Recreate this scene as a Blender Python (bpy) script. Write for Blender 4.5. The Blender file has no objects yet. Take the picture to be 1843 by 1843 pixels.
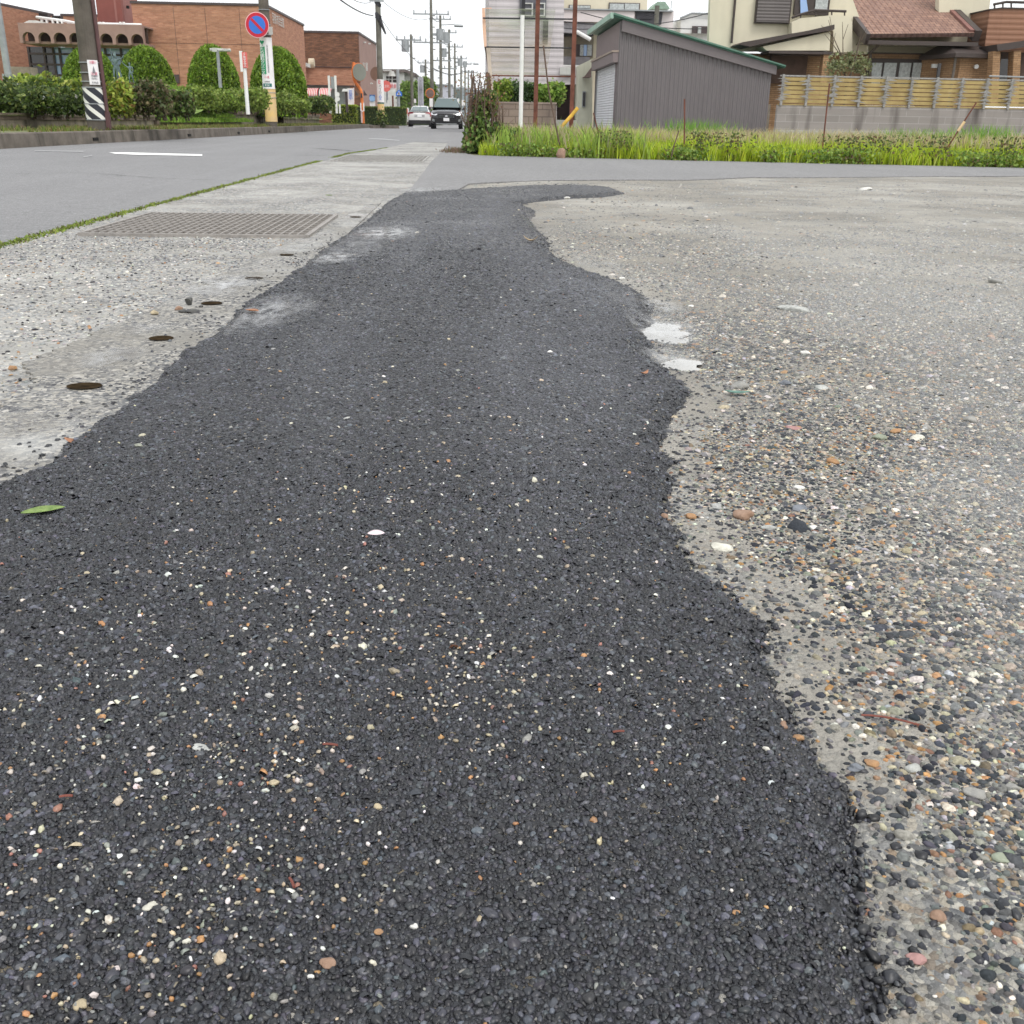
import bpy, bmesh, math, random
import numpy as np
from mathutils import Vector, Matrix
PI=math.pi; sc=bpy.context.scene; COL=sc.collection
rng=np.random.default_rng(7); random.seed(7)
# ------------------------------------------------------------------ camera, sky, sun, exposure
PSI,TH,ROLL,CAMH,FPX=0.0464163,0.3719303,0.016,0.45,1800.0
def _basis():
    F=np.array([math.sin(PSI)*math.cos(TH),math.cos(PSI)*math.cos(TH),-math.sin(TH)])
    R=np.array([math.cos(PSI),-math.sin(PSI),0.]);U=np.cross(R,F)
    return R*math.cos(ROLL)+U*math.sin(ROLL),U*math.cos(ROLL)-R*math.sin(ROLL),F
CR,CU,CF=_basis(); CC=np.array([0,0,CAMH])
cam=bpy.data.cameras.new('camera'); cam.sensor_width=36; cam.lens=36*FPX/1843; cam.clip_start=.02; cam.clip_end=9000
co=bpy.data.objects.new('camera',cam); COL.objects.link(co); sc.camera=co
co.matrix_world=Matrix(((CR[0],CU[0],-CF[0],0),(CR[1],CU[1],-CF[1],0),(CR[2],CU[2],-CF[2],CAMH),(0,0,0,1)))
cam.dof.use_dof=True; cam.dof.focus_distance=1.6; cam.dof.aperture_fstop=60
w=bpy.data.worlds.new('World'); sc.world=w; w.use_nodes=True; nt=w.node_tree; nt.nodes.clear()
SUN_EL,SUN_AZ=math.radians(55),math.radians(150)     # azimuth measured clockwise from the road direction
sky=nt.nodes.new('ShaderNodeTexSky'); sky.sky_type='NISHITA'; sky.sun_disc=False; sky.sun_elevation=SUN_EL; sky.sun_rotation=SUN_AZ; sky.dust_density=4
hs=nt.nodes.new('ShaderNodeHueSaturation'); hs.inputs['Saturation'].default_value=.35; nt.links.new(sky.outputs[0],hs.inputs['Color'])
b1=nt.nodes.new('ShaderNodeBackground'); b1.inputs[1].default_value=.05; nt.links.new(hs.outputs[0],b1.inputs[0])
b2=nt.nodes.new('ShaderNodeBackground'); b2.inputs[0].default_value=(.97,.985,1,1); b2.inputs[1].default_value=1.08   # the bright closed cloud deck
ad=nt.nodes.new('ShaderNodeAddShader'); nt.links.new(b1.outputs[0],ad.inputs[0]); nt.links.new(b2.outputs[0],ad.inputs[1])
wo=nt.nodes.new('ShaderNodeOutputWorld'); nt.links.new(ad.outputs[0],wo.inputs[0])
sl=bpy.data.lights.new('sun','SUN'); sl.energy=1.2; sl.angle=math.radians(20); sl.color=(1,.97,.92)
so=bpy.data.objects.new('sun',sl); COL.objects.link(so)
sd=Vector((math.sin(SUN_AZ)*math.cos(SUN_EL),math.cos(SUN_AZ)*math.cos(SUN_EL),math.sin(SUN_EL))); so.rotation_euler=sd.to_track_quat('Z','Y').to_euler(); so.location=(0,0,30)
sc.view_settings.view_transform='Standard'; sc.view_settings.look='None'; sc.view_settings.exposure=.14; sc.view_settings.gamma=1
# ------------------------------------------------------------------ helpers
def ray(x,y): return CF+CR*(x-921.5)/FPX+CU*(921.5-y)/FPX
def at(x,y,Y):                       # the point of the place at depth Y seen at this spot of the photograph
    d=ray(x,y); return Vector(CC+d*Y/d[1])
def G(x,y,z=0):                      # the same on the ground
    d=ray(x,y); return Vector(CC+d*(z-CAMH)/d[2])
ORG={}
def tag(o,label=None,cat=None,group=None,kind=None):
    if label: o['label']=label
    if cat: o['category']=cat
    if group: o['group']=group
    if kind: o['kind']=kind
    return o
def thing(name,label,cat,loc=(0,0,0),rz=0,group=None,local=False):
    o=bpy.data.objects.new(name,None); COL.objects.link(o); o.location=loc; o.rotation_euler=(0,0,rz); o.empty_display_size=.2
    ORG[o.name]=Vector((0,0,0)) if local else Vector(loc)
    return tag(o,label,cat,group)
def link(name,me,m,parent=None,smooth=False):
    me.name=name; o=bpy.data.objects.new(name,me); COL.objects.link(o)
    for x in (m if isinstance(m,(list,tuple)) else [m]): me.materials.append(x)
    n=len(me.vertices); co_=np.empty(n*3); me.vertices.foreach_get('co',co_); c=co_.reshape(-1,3)
    if parent is None: og=Vector(((c[:,0].min()+c[:,0].max())/2,(c[:,1].min()+c[:,1].max())/2,c[:,2].min())); o.location=og
    else: og=ORG[parent.name]; o.parent=parent
    ORG[o.name]=og
    c-=np.array(og); me.vertices.foreach_set('co',c.ravel())
    if smooth: me.polygons.foreach_set('use_smooth',[True]*len(me.polygons))
    me.update(); return o
class MB:
    def __init__(s): s.v=[];s.f=[];s.m=[];s.uv=[];s.mk=[];s.hold=False
    def add(s,vs,fs,mi=0,uvs=None):
        k=len(s.v)
        if not s.hold: s.mk.append((k,len(s.f)))
        s.v+=[tuple(a) for a in vs]
        for i,f in enumerate(fs):
            s.f.append([k+j for j in f]); s.m.append(mi); s.uv.append(uvs[i] if uvs else None)
        return s
    def box(s,x0,x1,y0,y1,z0,z1,mi=0):
        vs=[(x,y,z) for z in (z0,z1) for y in (y0,y1) for x in (x0,x1)]
        return s.add(vs,[(0,2,3,1),(4,5,7,6),(0,1,5,4),(2,6,7,3),(0,4,6,2),(1,3,7,5)],mi)
    def bar(s,p,q,w,h,mi=0):
        p=Vector(p);q=Vector(q);d=(q-p).normalized();u=d.cross(Vector((0,0,1)))
        u=u.normalized() if u.length>1e-4 else Vector((1,0,0)); v=u.cross(d).normalized(); u*=w/2; v*=h/2
        vs=[a+i*u+j*v for a in (p,q) for i,j in ((-1,-1),(1,-1),(1,1),(-1,1))]
        return s.add(vs,[(3,2,1,0),(4,5,6,7),(0,1,5,4),(1,2,6,5),(2,3,7,6),(3,0,4,7)],mi)
    def cyl(s,p,q,r0,r1=None,n=12,mi=0,cap=True):
        r1=r0 if r1 is None else r1; p=Vector(p);q=Vector(q);d=(q-p).normalized()
        u=d.orthogonal().normalized(); 
        if abs(d.z)>.9: u=Vector((1,0,0))
        v=d.cross(u).normalized(); u=v.cross(d)
        vs=[a+r*(math.cos(2*PI*i/n)*u+math.sin(2*PI*i/n)*v) for a,r in ((p,r0),(q,r1)) for i in range(n)]
        L=(q-p).length; fs=[];uvs=[]
        for i in range(n):
            j=(i+1)%n; fs.append((i,j,n+j,n+i)); a0=2*PI*i/n*r0; a1=2*PI*(i+1)/n*r0; uvs.append([(a0,0),(a1,0),(a1,L),(a0,L)])
        s.add(vs,fs,mi,uvs)
        if cap: s.hold=True; s.add(vs,[tuple(range(n))[::-1],tuple(range(n,2*n))],mi); s.hold=False
        return s
    def tube(s,pts,r,n=6,mi=0):
        for a,b in zip(pts,pts[1:]): s.cyl(a,b,r,r,n,mi,True)
        return s
    def prism(s,pts,d,mi=0):                   # planar polygon thickened along vector d
        n=len(pts); d=Vector(d); a=[Vector(p) for p in pts]; vs=a+[p+d for p in a]
        return s.add(vs,[tuple(range(n)),tuple(range(2*n-1,n-1,-1))]+[(i,n+i,n+(i+1)%n,(i+1)%n) for i in range(n)],mi)
    def px(s,pts,Y,d,mi=0): return s.prism([at(x,y,Y) for x,y in pts],(0,d,0),mi)     # outline at depth Y, thickened away
    def pbox(s,x0,y0,x1,y1,Y,d=.2,mi=0):
        xm,ym=(x0+x1)/2,(y0+y1)/2; a=at(x0,ym,Y);b=at(x1,ym,Y);t=at(xm,y0,Y);c=at(xm,y1,Y)
        return s.box(a.x,b.x,Y,Y+d,c.z,t.z,mi)
    def each(s,name,m,parent=None,per=1):        # one object per shape (or per run of shapes)
        out=[]; mk=s.mk[::per]+[(len(s.v),len(s.f))]
        for (v0,f0),(v1,f1) in zip(mk,mk[1:]):
            q=MB(); q.v=s.v[v0:v1]; q.f=[[i-v0 for i in f] for f in s.f[f0:f1]]; q.m=s.m[f0:f1]; q.uv=s.uv[f0:f1]; out.append(q.build(name,m,parent))
        return out
    def build(s,name,m,parent=None,smooth=False):
        me=bpy.data.meshes.new(name); me.from_pydata(s.v,[],s.f); 
        me.polygons.foreach_set('material_index',s.m)
        uv=me.uv_layers.new(name='UVMap'); V=me.vertices
        for p,u in zip(me.polygons,s.uv):
            if u:
                for li,c in zip(p.loop_indices,u): uv.data[li].uv=c
            else:
                n=p.normal
                if abs(n.z)>.8:
                    for li,vi in zip(p.loop_indices,p.vertices): uv.data[li].uv=(V[vi].co.x,V[vi].co.y)
                else:
                    t=Vector((-n.y,n.x,0)).normalized()
                    b=Vector((0,0,1)) if abs(n.z)<.15 else n.cross(t)
                    for li,vi in zip(p.loop_indices,p.vertices): uv.data[li].uv=(V[vi].co.dot(t),V[vi].co.dot(b))
        bm=bmesh.new(); bm.from_mesh(me); bmesh.ops.recalc_face_normals(bm,faces=bm.faces); bm.to_mesh(me); bm.free()
        o=link(name,me,m,parent,smooth)
        return o
def copy_tree(o,parent=None):
    c=o.copy(); COL.objects.link(c)
    if parent: c.parent=parent
    ORG[c.name]=ORG.get(o.name,Vector((0,0,0)))
    for ch in list(o.children): copy_tree(ch,c)
    return c
# ------------------------------------------------------------------ materials
def node(nt,t,ins=None,**pr):
    n=nt.nodes.new('ShaderNode'+t)
    for k,v in pr.items(): setattr(n,k,v)
    for k,v in (ins or {}).items():
        if isinstance(v,bpy.types.NodeSocket): nt.links.new(v,n.inputs[k])
        else: n.inputs[k].default_value=v
    return n
def c4(c): return (c[0],c[1],c[2],1)
def ramp(nt,fac,stops,interp='LINEAR'):
    n=nt.nodes.new('ShaderNodeValToRGB'); n.color_ramp.interpolation=interp; e=n.color_ramp.elements
    while len(e)<len(stops): e.new(.5)
    for i,(p,c) in enumerate(stops): e[i].position=p; e[i].color=c4(c) if hasattr(c,'__len__') else (c,c,c,1)
    nt.links.new(fac,n.inputs[0]); return n.outputs[0]
def mix(nt,f,a,b,mode='MIX'):
    n=nt.nodes.new('ShaderNodeMix'); n.data_type='RGBA'; n.blend_type=mode
    for i,v in ((0,f),(6,a),(7,b)):
        if isinstance(v,bpy.types.NodeSocket): nt.links.new(v,n.inputs[i])
        else: n.inputs[i].default_value=v if i==0 else c4(v)
    return n.outputs[2]
def base(name):
    m=bpy.data.materials.new(name); m.use_nodes=True; nt=m.node_tree; return m,nt,nt.nodes['Principled BSDF']
def mat(name,c,rough=.75,var=.18,scale=4,bump=0,bscale=60,c2=None,metal=0,spec=.35,stain=0):
    m,nt,p=base(name); tc=node(nt,'TexCoord'); g=node(nt,'NewGeometry')
    n1=node(nt,'TexNoise',{'Vector':g.outputs['Position'],'Scale':scale,'Detail':6,'Roughness':.65})
    c2=c2 or tuple(x*(1-var*2) for x in c)
    f=ramp(nt,n1.outputs[0],[(.35,0),(.65,1)]); col=mix(nt,f,c2,c)
    if stain:
        mp=node(nt,'Mapping',{'Vector':g.outputs['Position'],'Scale':(2.2,2.2,.25)})
        n2=node(nt,'TexNoise',{'Vector':mp.outputs[0],'Scale':1.5,'Detail':5})
        col=mix(nt,ramp(nt,n2.outputs[0],[(.5,0),(.72,stain)]),col,(.05,.045,.035))
    nt.links.new(col,p.inputs['Base Color']); p.inputs['Roughness'].default_value=rough; p.inputs['Metallic'].default_value=metal
    p.inputs['Specular IOR Level'].default_value=spec
    if bump:
        n3=node(nt,'TexNoise',{'Vector':g.outputs['Position'],'Scale':bscale,'Detail':4})
        bp=node(nt,'Bump',{'Height':n3.outputs[0],'Strength':bump,'Distance':.02}); nt.links.new(bp.outputs[0],p.inputs['Normal'])
    return m
def attr_mat(name,rough=.7,spec=.3,trans=0,var=.2,vs=300):
    m,nt,p=base(name); a=node(nt,'Attribute',attribute_name='Col'); g=node(nt,'NewGeometry')
    n1=node(nt,'TexNoise',{'Vector':g.outputs['Position'],'Scale':vs,'Detail':3}); f=ramp(nt,n1.outputs[0],[(.3,1-var),(.7,1+var*.6)])
    col=mix(nt,1.0,a.outputs['Color'],f,'MULTIPLY'); nt.links.new(col,p.inputs['Base Color'])
    p.inputs['Roughness'].default_value=rough; p.inputs['Specular IOR Level'].default_value=spec
    if trans:
        t=node(nt,'BsdfTranslucent',{'Color':col}); ms=node(nt,'MixShader',{0:trans,1:p.outputs[0],2:t.outputs[0]})
        nt.links.new(ms.outputs[0],nt.nodes['Material Output'].inputs[0])
    return m
def brick_mat(name,c1,c2,mortar,bw=.22,bh=.07,ms=.01,var=.3,bump=.3,rough=.85,stain=0,nvar=3):
    m,nt,p=base(name); tc=node(nt,'TexCoord'); g=node(nt,'NewGeometry')
    b=node(nt,'TexBrick',{'Vector':tc.outputs['UV'],'Color1':c4(c1),'Color2':c4(c2),'Mortar':c4(mortar),'Scale':1.0,'Mortar Size':ms,'Brick Width':bw,'Row Height':bh,'Bias':0.0})
    mp=node(nt,'Mapping',{'Vector':tc.outputs['UV'],'Scale':(nvar*.5,nvar*2.2,1)})
    n=node(nt,'TexNoise',{'Vector':mp.outputs[0],'Scale':1.0,'Detail':7,'Roughness':.7})
    col=mix(nt,1.0,b.outputs['Color'],ramp(nt,n.outputs[0],[(.3,1-var),(.7,1+var*.5)]),'MULTIPLY')
    if stain:
        mp=node(nt,'Mapping',{'Vector':g.outputs['Position'],'Scale':(2.2,2.2,.3)})
        n2=node(nt,'TexNoise',{'Vector':mp.outputs[0],'Scale':1.2,'Detail':5})
        col=mix(nt,ramp(nt,n2.outputs[0],[(.48,0),(.7,stain)]),col,(.06,.05,.045))
    nt.links.new(col,p.inputs['Base Color']); p.inputs['Roughness'].default_value=rough; p.inputs['Specular IOR Level'].default_value=.2
    if bump:
        bp=node(nt,'Bump',{'Height':b.outputs['Fac'],'Strength':bump,'Distance':.01},invert=True); nt.links.new(bp.outputs[0],p.inputs['Normal'])
    return m
def rib_mat(name,c,period=.12,axis='U',depth=.015,rough=.5,c2=None,spec=.4,sharp=False):
    m,nt,p=base(name); tc=node(nt,'TexCoord'); sp=node(nt,'SeparateXYZ',{0:tc.outputs['UV']})
    s=node(nt,'Math',{0:sp.outputs[0 if axis=='U' else 1],1:1/period},operation='MULTIPLY')
    fr=node(nt,'Math',{0:s.outputs[0]},operation='FRACT'); pp=node(nt,'Math',{0:fr.outputs[0],1:1.0},operation='PINGPONG') if 0 else node(nt,'Math',{0:fr.outputs[0],1:.5},operation='PINGPONG')
    h=ramp(nt,pp.outputs[0],[(.05,0),(.16,1)] if sharp else [(.12,0),(.36,1)])
    g=node(nt,'NewGeometry'); n=node(nt,'TexNoise',{'Vector':g.outputs['Position'],'Scale':1.3,'Detail':6})
    col=mix(nt,ramp(nt,n.outputs[0],[(.3,0),(.7,.35)]),c,c2 or tuple(x*.7 for x in c))
    mp=node(nt,'Mapping',{'Vector':g.outputs['Position'],'Scale':(3.5,3.5,.35)}); n5=node(nt,'TexNoise',{'Vector':mp.outputs[0],'Scale':1.0,'Detail':7,'Roughness':.7}); col=mix(nt,ramp(nt,n5.outputs[0],[(.5,0),(.78,.4)]),col,tuple(x*.45 for x in c))
    nt.links.new(col,p.inputs['Base Color']); p.inputs['Roughness'].default_value=rough; p.inputs['Specular IOR Level'].default_value=spec
    bp=node(nt,'Bump',{'Height':h,'Strength':1,'Distance':depth}); nt.links.new(bp.outputs[0],p.inputs['Normal']); return m
def glass_mat(name,c=(.05,.07,.09),rough=.05,spec=1.0):
    m,nt,p=base(name); g=node(nt,'NewGeometry'); n=node(nt,'TexNoise',{'Vector':g.outputs['Position'],'Scale':.7,'Detail':2})
    col=mix(nt,n.outputs[0],c,tuple(x*.5 for x in c)); nt.links.new(col,p.inputs['Base Color'])
    p.inputs['Roughness'].default_value=rough; p.inputs['Specular IOR Level'].default_value=spec; p.inputs['IOR'].default_value=1.55; return m
def cells(nt,vec,scale,pal,sharp=False):
    v=node(nt,'TexVoronoi',{'Vector':vec,'Scale':scale,'Randomness':1.0}); s=node(nt,'SeparateColor',{0:v.outputs['Color']})
    return ramp(nt,s.outputs[0],pal,'CONSTANT'),v.outputs['Distance'],s.outputs[1]
SLATE=(.055,.06,.07); GREY=(.16,.165,.17); LG=(.32,.32,.31); TAN=(.36,.30,.21); CREAM=(.62,.58,.48); ORG_=(.42,.21,.08); BRN=(.17,.11,.07); GRN=(.22,.24,.17)
def ground_mat(name,pal,scale,mud,mudmask,bump,big=None,rough=.7,wet=None,s2=None,spec=.3):
    """mixture of stone-coloured cells set in a finer matrix; mudmask=(lo,hi) noise thresholds, big=(colour,scale,lo,hi,amount) pale or dark areas"""
    m,nt,p=base(name); g=node(nt,'NewGeometry'); P=g.outputs['Position']
    wv=node(nt,'TexNoise',{'Vector':P,'Scale':scale*.6,'Detail':2}); 
    wa=node(nt,'VectorMath',{0:wv.outputs['Color'],1:(.5/scale,)*3},operation='MULTIPLY'); P2=node(nt,'VectorMath',{0:P,1:wa.outputs[0]},operation='ADD').outputs[0]
    a,da,ra=cells(nt,P2,scale,pal); b,db,rb=cells(nt,P2,s2 or scale*2.3,pal)
    sel=ramp(nt,ra,[(.45,0),(.5,1)]); col=mix(nt,sel,b,a)
    fine=node(nt,'TexNoise',{'Vector':P,'Scale':scale*4,'Detail':3}); 
    n=node(nt,'TexNoise',{'Vector':P,'Scale':3.1,'Detail':7,'Roughness':.62}); mm=ramp(nt,n.outputs[0],[(mudmask[0],0),(mudmask[1],1)])
    col=mix(nt,mm,col,mix(nt,ramp(nt,fine.outputs[0],[(.3,0),(.7,1)]),tuple(x*.75 for x in mud),mud))
    if big:
        for bc,bs,lo,hi,am in big:
            nb=node(nt,'TexNoise',{'Vector':P,'Scale':bs,'Detail':5,'Roughness':.6}); col=mix(nt,ramp(nt,nb.outputs[0],[(lo,0),(hi,am)]),col,bc)
    nt.links.new(col,p.inputs['Base Color'])
    if wet:
        nw=node(nt,'TexNoise',{'Vector':P,'Scale':wet[0],'Detail':4}); r=ramp(nt,nw.outputs[0],[(wet[1],rough),(wet[2],wet[3])]); nt.links.new(r,p.inputs['Roughness'])
    else: p.inputs['Roughness'].default_value=rough
    p.inputs['Specular IOR Level'].default_value=spec
    hh=node(nt,'Math',{0:da,1:-1.0,2:1.0},operation='MULTIPLY_ADD'); h2=node(nt,'Math',{0:fine.outputs[0],1:.5,2:hh.outputs[0]},operation='MULTIPLY_ADD')
    bp=node(nt,'Bump',{'Height':h2.outputs[0],'Strength':1,'Distance':bump}); nt.links.new(bp.outputs[0],p.inputs['Normal'])
    return m
M={}
# ------------------------------------------------------------------ numpy meshes
def np_mesh(name,V,F,m,parent=None,col=None,smooth=False):
    """V (n,3), F (k,q) of one polygon size, optional per-vertex colours"""
    me=bpy.data.meshes.new(name); me.vertices.add(len(V)); me.vertices.foreach_set('co',np.asarray(V,dtype=np.float32).ravel())
    k,q=F.shape; me.loops.add(k*q); me.loops.foreach_set('vertex_index',F.astype(np.int32).ravel()); me.polygons.add(k)
    me.polygons.foreach_set('loop_start',np.arange(0,k*q,q,dtype=np.int32)); 
    me.update(calc_edges=True)
    if col is not None:
        a=me.color_attributes.new('Col','FLOAT_COLOR','POINT'); c=np.ones((len(V),4),dtype=np.float32); c[:,:3]=col; a.data.foreach_set('color',c.ravel())
    return link(name,me,m,parent,smooth)
def palette(n,cols,wts,jit=.15):
    cols=np.array(cols); wts=np.array(wts,float); wts/=wts.sum(); i=rng.choice(len(cols),n,p=wts)
    c=cols[i]*(1+rng.normal(0,jit,(n,1)))*(1+rng.normal(0,jit*.25,(n,3))); return np.clip(c,.005,.95)
def stone_templates(k,rings,n,jit):
    out=[]
    for _ in range(k):
        vs=[]; ph=rng.uniform(0,6.28)
        for (r,z) in rings:
            for i in range(n):
                a=ph+2*PI*(i+rng.uniform(-.28,.28))/n; rr=r*(1+rng.uniform(-jit,jit)); vs.append((math.cos(a)*rr,math.sin(a)*rr,z+rng.uniform(-jit,jit)*.22))
        vs.append((rng.uniform(-.08,.08),rng.uniform(-.08,.08),rings[-1][1]+rng.uniform(.0,.1)))
        out.append(vs)
    T=np.array(out); F=[]
    for r in range(len(rings)-1):
        for i in range(n):
            a,b,c,d=r*n+i,r*n+(i+1)%n,(r+1)*n+(i+1)%n,(r+1)*n+i; F+=[(a,b,c),(a,c,d)]
    t=(len(rings)-1)*n; F+=[(t+i,t+(i+1)%n,len(rings)*n) for i in range(n)]
    return T,np.array(F)
def scatter_stones(name,pts,size,cols,m,T,F,asp=(.7,1.35),flat=(.7,1.1),tilt=.35,smooth=False,parent=None,sink=.25):
    n=len(pts); V=T[rng.integers(0,len(T),n)].copy()         # n,k,3
    sx=size*rng.uniform(*asp,n); sy=size*size/sx*1.0; sz=size*rng.uniform(*flat,n)
    V*=np.stack([sx,sy,sz],1)[:,None,:]
    ax=rng.normal(0,tilt,n); ay=rng.normal(0,tilt,n); az=rng.uniform(0,6.283,n)
    def rot(V,a,i,j):
        c,s=np.cos(a)[:,None],np.sin(a)[:,None]; A=V[:,:,i]*c-V[:,:,j]*s; B=V[:,:,i]*s+V[:,:,j]*c; V[:,:,i]=A; V[:,:,j]=B
    rot(V,az,0,1); rot(V,ax,1,2); rot(V,ay,0,2)
    V+=pts[:,None,:]; V[:,:,2]-=(sz*sink)[:,None]*.4
    k=T.shape[1]; FF=(F[None]+np.arange(n)[:,None,None]*k).reshape(-1,3)
    return np_mesh(name,V.reshape(-1,3),FF,m,parent,np.repeat(cols,k,0),smooth)
T_CR,F_CR=stone_templates(24,[(.52,-.15),(.5,.2),(.3,.42)],6,.28)
T_LO,F_LO=stone_templates(24,[(.55,-.1),(.36,.36)],6,.25)
T_RD,F_RD=stone_templates(32,[(.46,-.2),(.52,.1),(.4,.34),(.2,.46)],7,.19)
def vnoise(x,y,s,seed=0,octv=4):
    """cheap smooth value noise 0..1"""
    out=0;amp=1;tot=0
    for o in range(octv):
        r=np.random.default_rng(seed*17+o).random((64,64)); X=x*s+seed*3.1+1000;Y=y*s+seed*1.7+1000; xi=np.floor(X).astype(int);yi=np.floor(Y).astype(int)
        fx=X-xi;fy=Y-yi; fx=fx*fx*(3-2*fx);fy=fy*fy*(3-2*fy); g=lambda a,b:r[a%64,b%64]
        out=out+amp*((g(xi,yi)*(1-fx)+g(xi+1,yi)*fx)*(1-fy)+(g(xi,yi+1)*(1-fx)+g(xi+1,yi+1)*fx)*fy); tot+=amp; amp*=.55; s*=2.03
    return out/tot
# ------------------------------------------------------------------ GROUND
def sheet(name,pts,z,m,kind='structure',label=None,cat=None):
    mb=MB(); mb.prism([(x,y,z) for x,y in pts],(0,0,-.025)); o=mb.build(name,m); return tag(o,label,cat,None,kind)
def grid_sheet(name,x0,x1,y0,y1,dx,dy,zf,m,inside=None,col=None):
    xs=np.arange(x0,x1+dx/2,dx); ys=np.arange(y0,y1+dy/2,dy); X,Y=np.meshgrid(xs,ys); Z=zf(X,Y)
    nx,ny=len(xs),len(ys); I=np.arange(nx*ny).reshape(ny,nx); F=np.stack([I[:-1,:-1],I[:-1,1:],I[1:,1:],I[1:,:-1]],-1).reshape(-1,4)
    if inside is not None: k=inside(X,Y); kk=(k[:-1,:-1]|k[:-1,1:]|k[1:,1:]|k[1:,:-1]).reshape(-1); F=F[kk]
    o=np_mesh(name,np.stack([X,Y,Z],-1).reshape(-1,3),F,m,None,None,True); return o
soil=mat('soil',(.10,.095,.05),.95,scale=.4,var=.25,c2=(.07,.09,.035))
sheet('ground',[(-2500,-60),(2500,-60),(2500,4500),(-2500,4500)],-.03,soil)
SE=[tuple(G(x,y)[:2]) for x,y in ((738,343),(762,312),(776,292),(790,279),(800,268),(806,258))]
SL=[tuple(G(x,y)[:2]) for x,y in ((560,295),(640,278),(697,266),(745,256))]
# carriageway asphalt, worn pale grey
def asphalt(name,c,scale=190,dark=(.11,.11,.115),big=.25,crack=0):
    m,nt,p=base(name); g=node(nt,'NewGeometry'); P=g.outputs['Position']
    a,d,r=cells(nt,P,scale,[(0,tuple(x*.55 for x in c)),(.25,tuple(x*.85 for x in c)),(.55,c),(.85,tuple(min(1,x*1.45) for x in c))])
    f=node(nt,'TexNoise',{'Vector':P,'Scale':900.0,'Detail':2}); gr=node(nt,'TexNoise',{'Vector':P,'Scale':16.0,'Detail':8,'Roughness':.95}); col=mix(nt,1.0,mix(nt,.35,a,c),ramp(nt,gr.outputs[0],[(.3,.55),(.7,1.45)]),'MULTIPLY')
    nb=node(nt,'TexNoise',{'Vector':P,'Scale':.55,'Detail':6}); col=mix(nt,ramp(nt,nb.outputs[0],[(.42,0),(.62,big)]),col,tuple(x*.72 for x in c))
    mp=node(nt,'Mapping',{'Vector':P,'Scale':(1.2,.06,1)}); nl=node(nt,'TexNoise',{'Vector':mp.outputs[0],'Scale':1.6,'Detail':4}); col=mix(nt,ramp(nt,nl.outputs[0],[(.5,0),(.7,.3)]),col,tuple(min(1,x*1.25) for x in c))
    if crack:
        wv=node(nt,'TexNoise',{'Vector':P,'Scale':1.5,'Detail':5}); va=node(nt,'VectorMath',{0:wv.outputs['Color'],1:(.5,.5,.5)},operation='MULTIPLY'); P3=node(nt,'VectorMath',{0:P,1:va.outputs[0]},operation='ADD')
        vd=node(nt,'TexVoronoi',{'Vector':P3.outputs[0],'Scale':.33},feature='DISTANCE_TO_EDGE'); col=mix(nt,ramp(nt,vd.outputs['Distance'],[(0,crack),(.006,0)]),col,(.03,.03,.03))
    nt.links.new(col,p.inputs['Base Color']); p.inputs['Roughness'].default_value=.68; p.inputs['Specular IOR Level'].default_value=.35
    h=node(nt,'Math',{0:d,1:-1.0},operation='MULTIPLY'); bp=node(nt,'Bump',{'Height':h.outputs[0],'Strength':.8,'Distance':.004}); nt.links.new(bp.outputs[0],p.inputs['Normal']); return m
M['road']=asphalt('road_asphalt',(.22,.218,.22),160)
M['side']=asphalt('side_asphalt',(.225,.222,.222),150,big=.3)
road=sheet('road',[(-6.62,-6),(-1.66,-6)]+[(x+.06,y) for x,y in SL]+[(-1.3,60),(-.9,150),(2,400),(-3.5,400),(-5.2,150),(-5.9,60),(-6.02,38),(-6.3,23)],0,M['road'])
# side road crossing behind the gravel lot and its apron on the main road
sr=SE[::-1]+[(-.42,7.0),(-.1,7.0),(.0,8.0),(.15,8.2),(.6,8.6),(1.2,8.85),(1.9,9.0),(2.6,9.6),(3.6,9.85),(4.6,10.3),(5.75,10.68),(9,11.2),(40,12),(40,13.6),(9,12.92),(7,13.06),(4.5,13.57),(2,14.2),(.1,14.85),(-.02,15.4),(.12,22),(.6,60),(2,150),(5,400),(2,400),(-.9,150),(-1.35,60),(SL[-1][0],SL[-1][1])]
sheet('side_road',sr,.008,M['side'])
# exposed-aggregate concrete gutter strip between carriageway and new patch
PAL_C=[(0,SLATE),(.12,(.15,.155,.16)),(.32,(.23,.24,.25)),(.52,(.34,.335,.32)),(.70,(.42,.385,.32)),(.82,(.54,.52,.48)),(.92,(.32,.24,.17)),(.96,(.07,.07,.08))]
M['strip']=ground_mat('exposed_aggregate_concrete',PAL_C,95,(.41,.40,.37),(.48,.70),.005,big=[((.60,.59,.55),1.2,.45,.66,.42),((.22,.21,.19),7.0,.46,.68,.5),((.21,.19,.165),2.3,.55,.68,.4)],s2=190)
strip=sheet('concrete_gutter_strip',[(-1.69,-4),(-.1,-4),(-.1,7.6)]+SE+SL[::-1],.004,M['strip'])
M['stripwet']=ground_mat('damp_aggregate_concrete',[(0,(.05,.05,.055)),(.15,(.13,.13,.13)),(.4,(.22,.215,.20)),(.65,(.33,.31,.27)),(.85,(.44,.42,.38)),(.95,(.09,.09,.10))],110,(.30,.285,.25),(.46,.66),.003,big=[((.5,.5,.48),2.6,.56,.7,.6),((.13,.12,.105),3.1,.5,.68,.5)],s2=230,rough=.6,wet=(2.4,.52,.62,.22))
WB=[tuple(G(x,y)[:2]) for x,y in ((640,385),(590,405),(540,432),(500,448),(434,482),(353,520),(271,563),(190,596),(108,634),(45,660),(66,694),(20,730),(-60,770),(-200,830))]
wl=[]; rw=random.Random(12)
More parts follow.
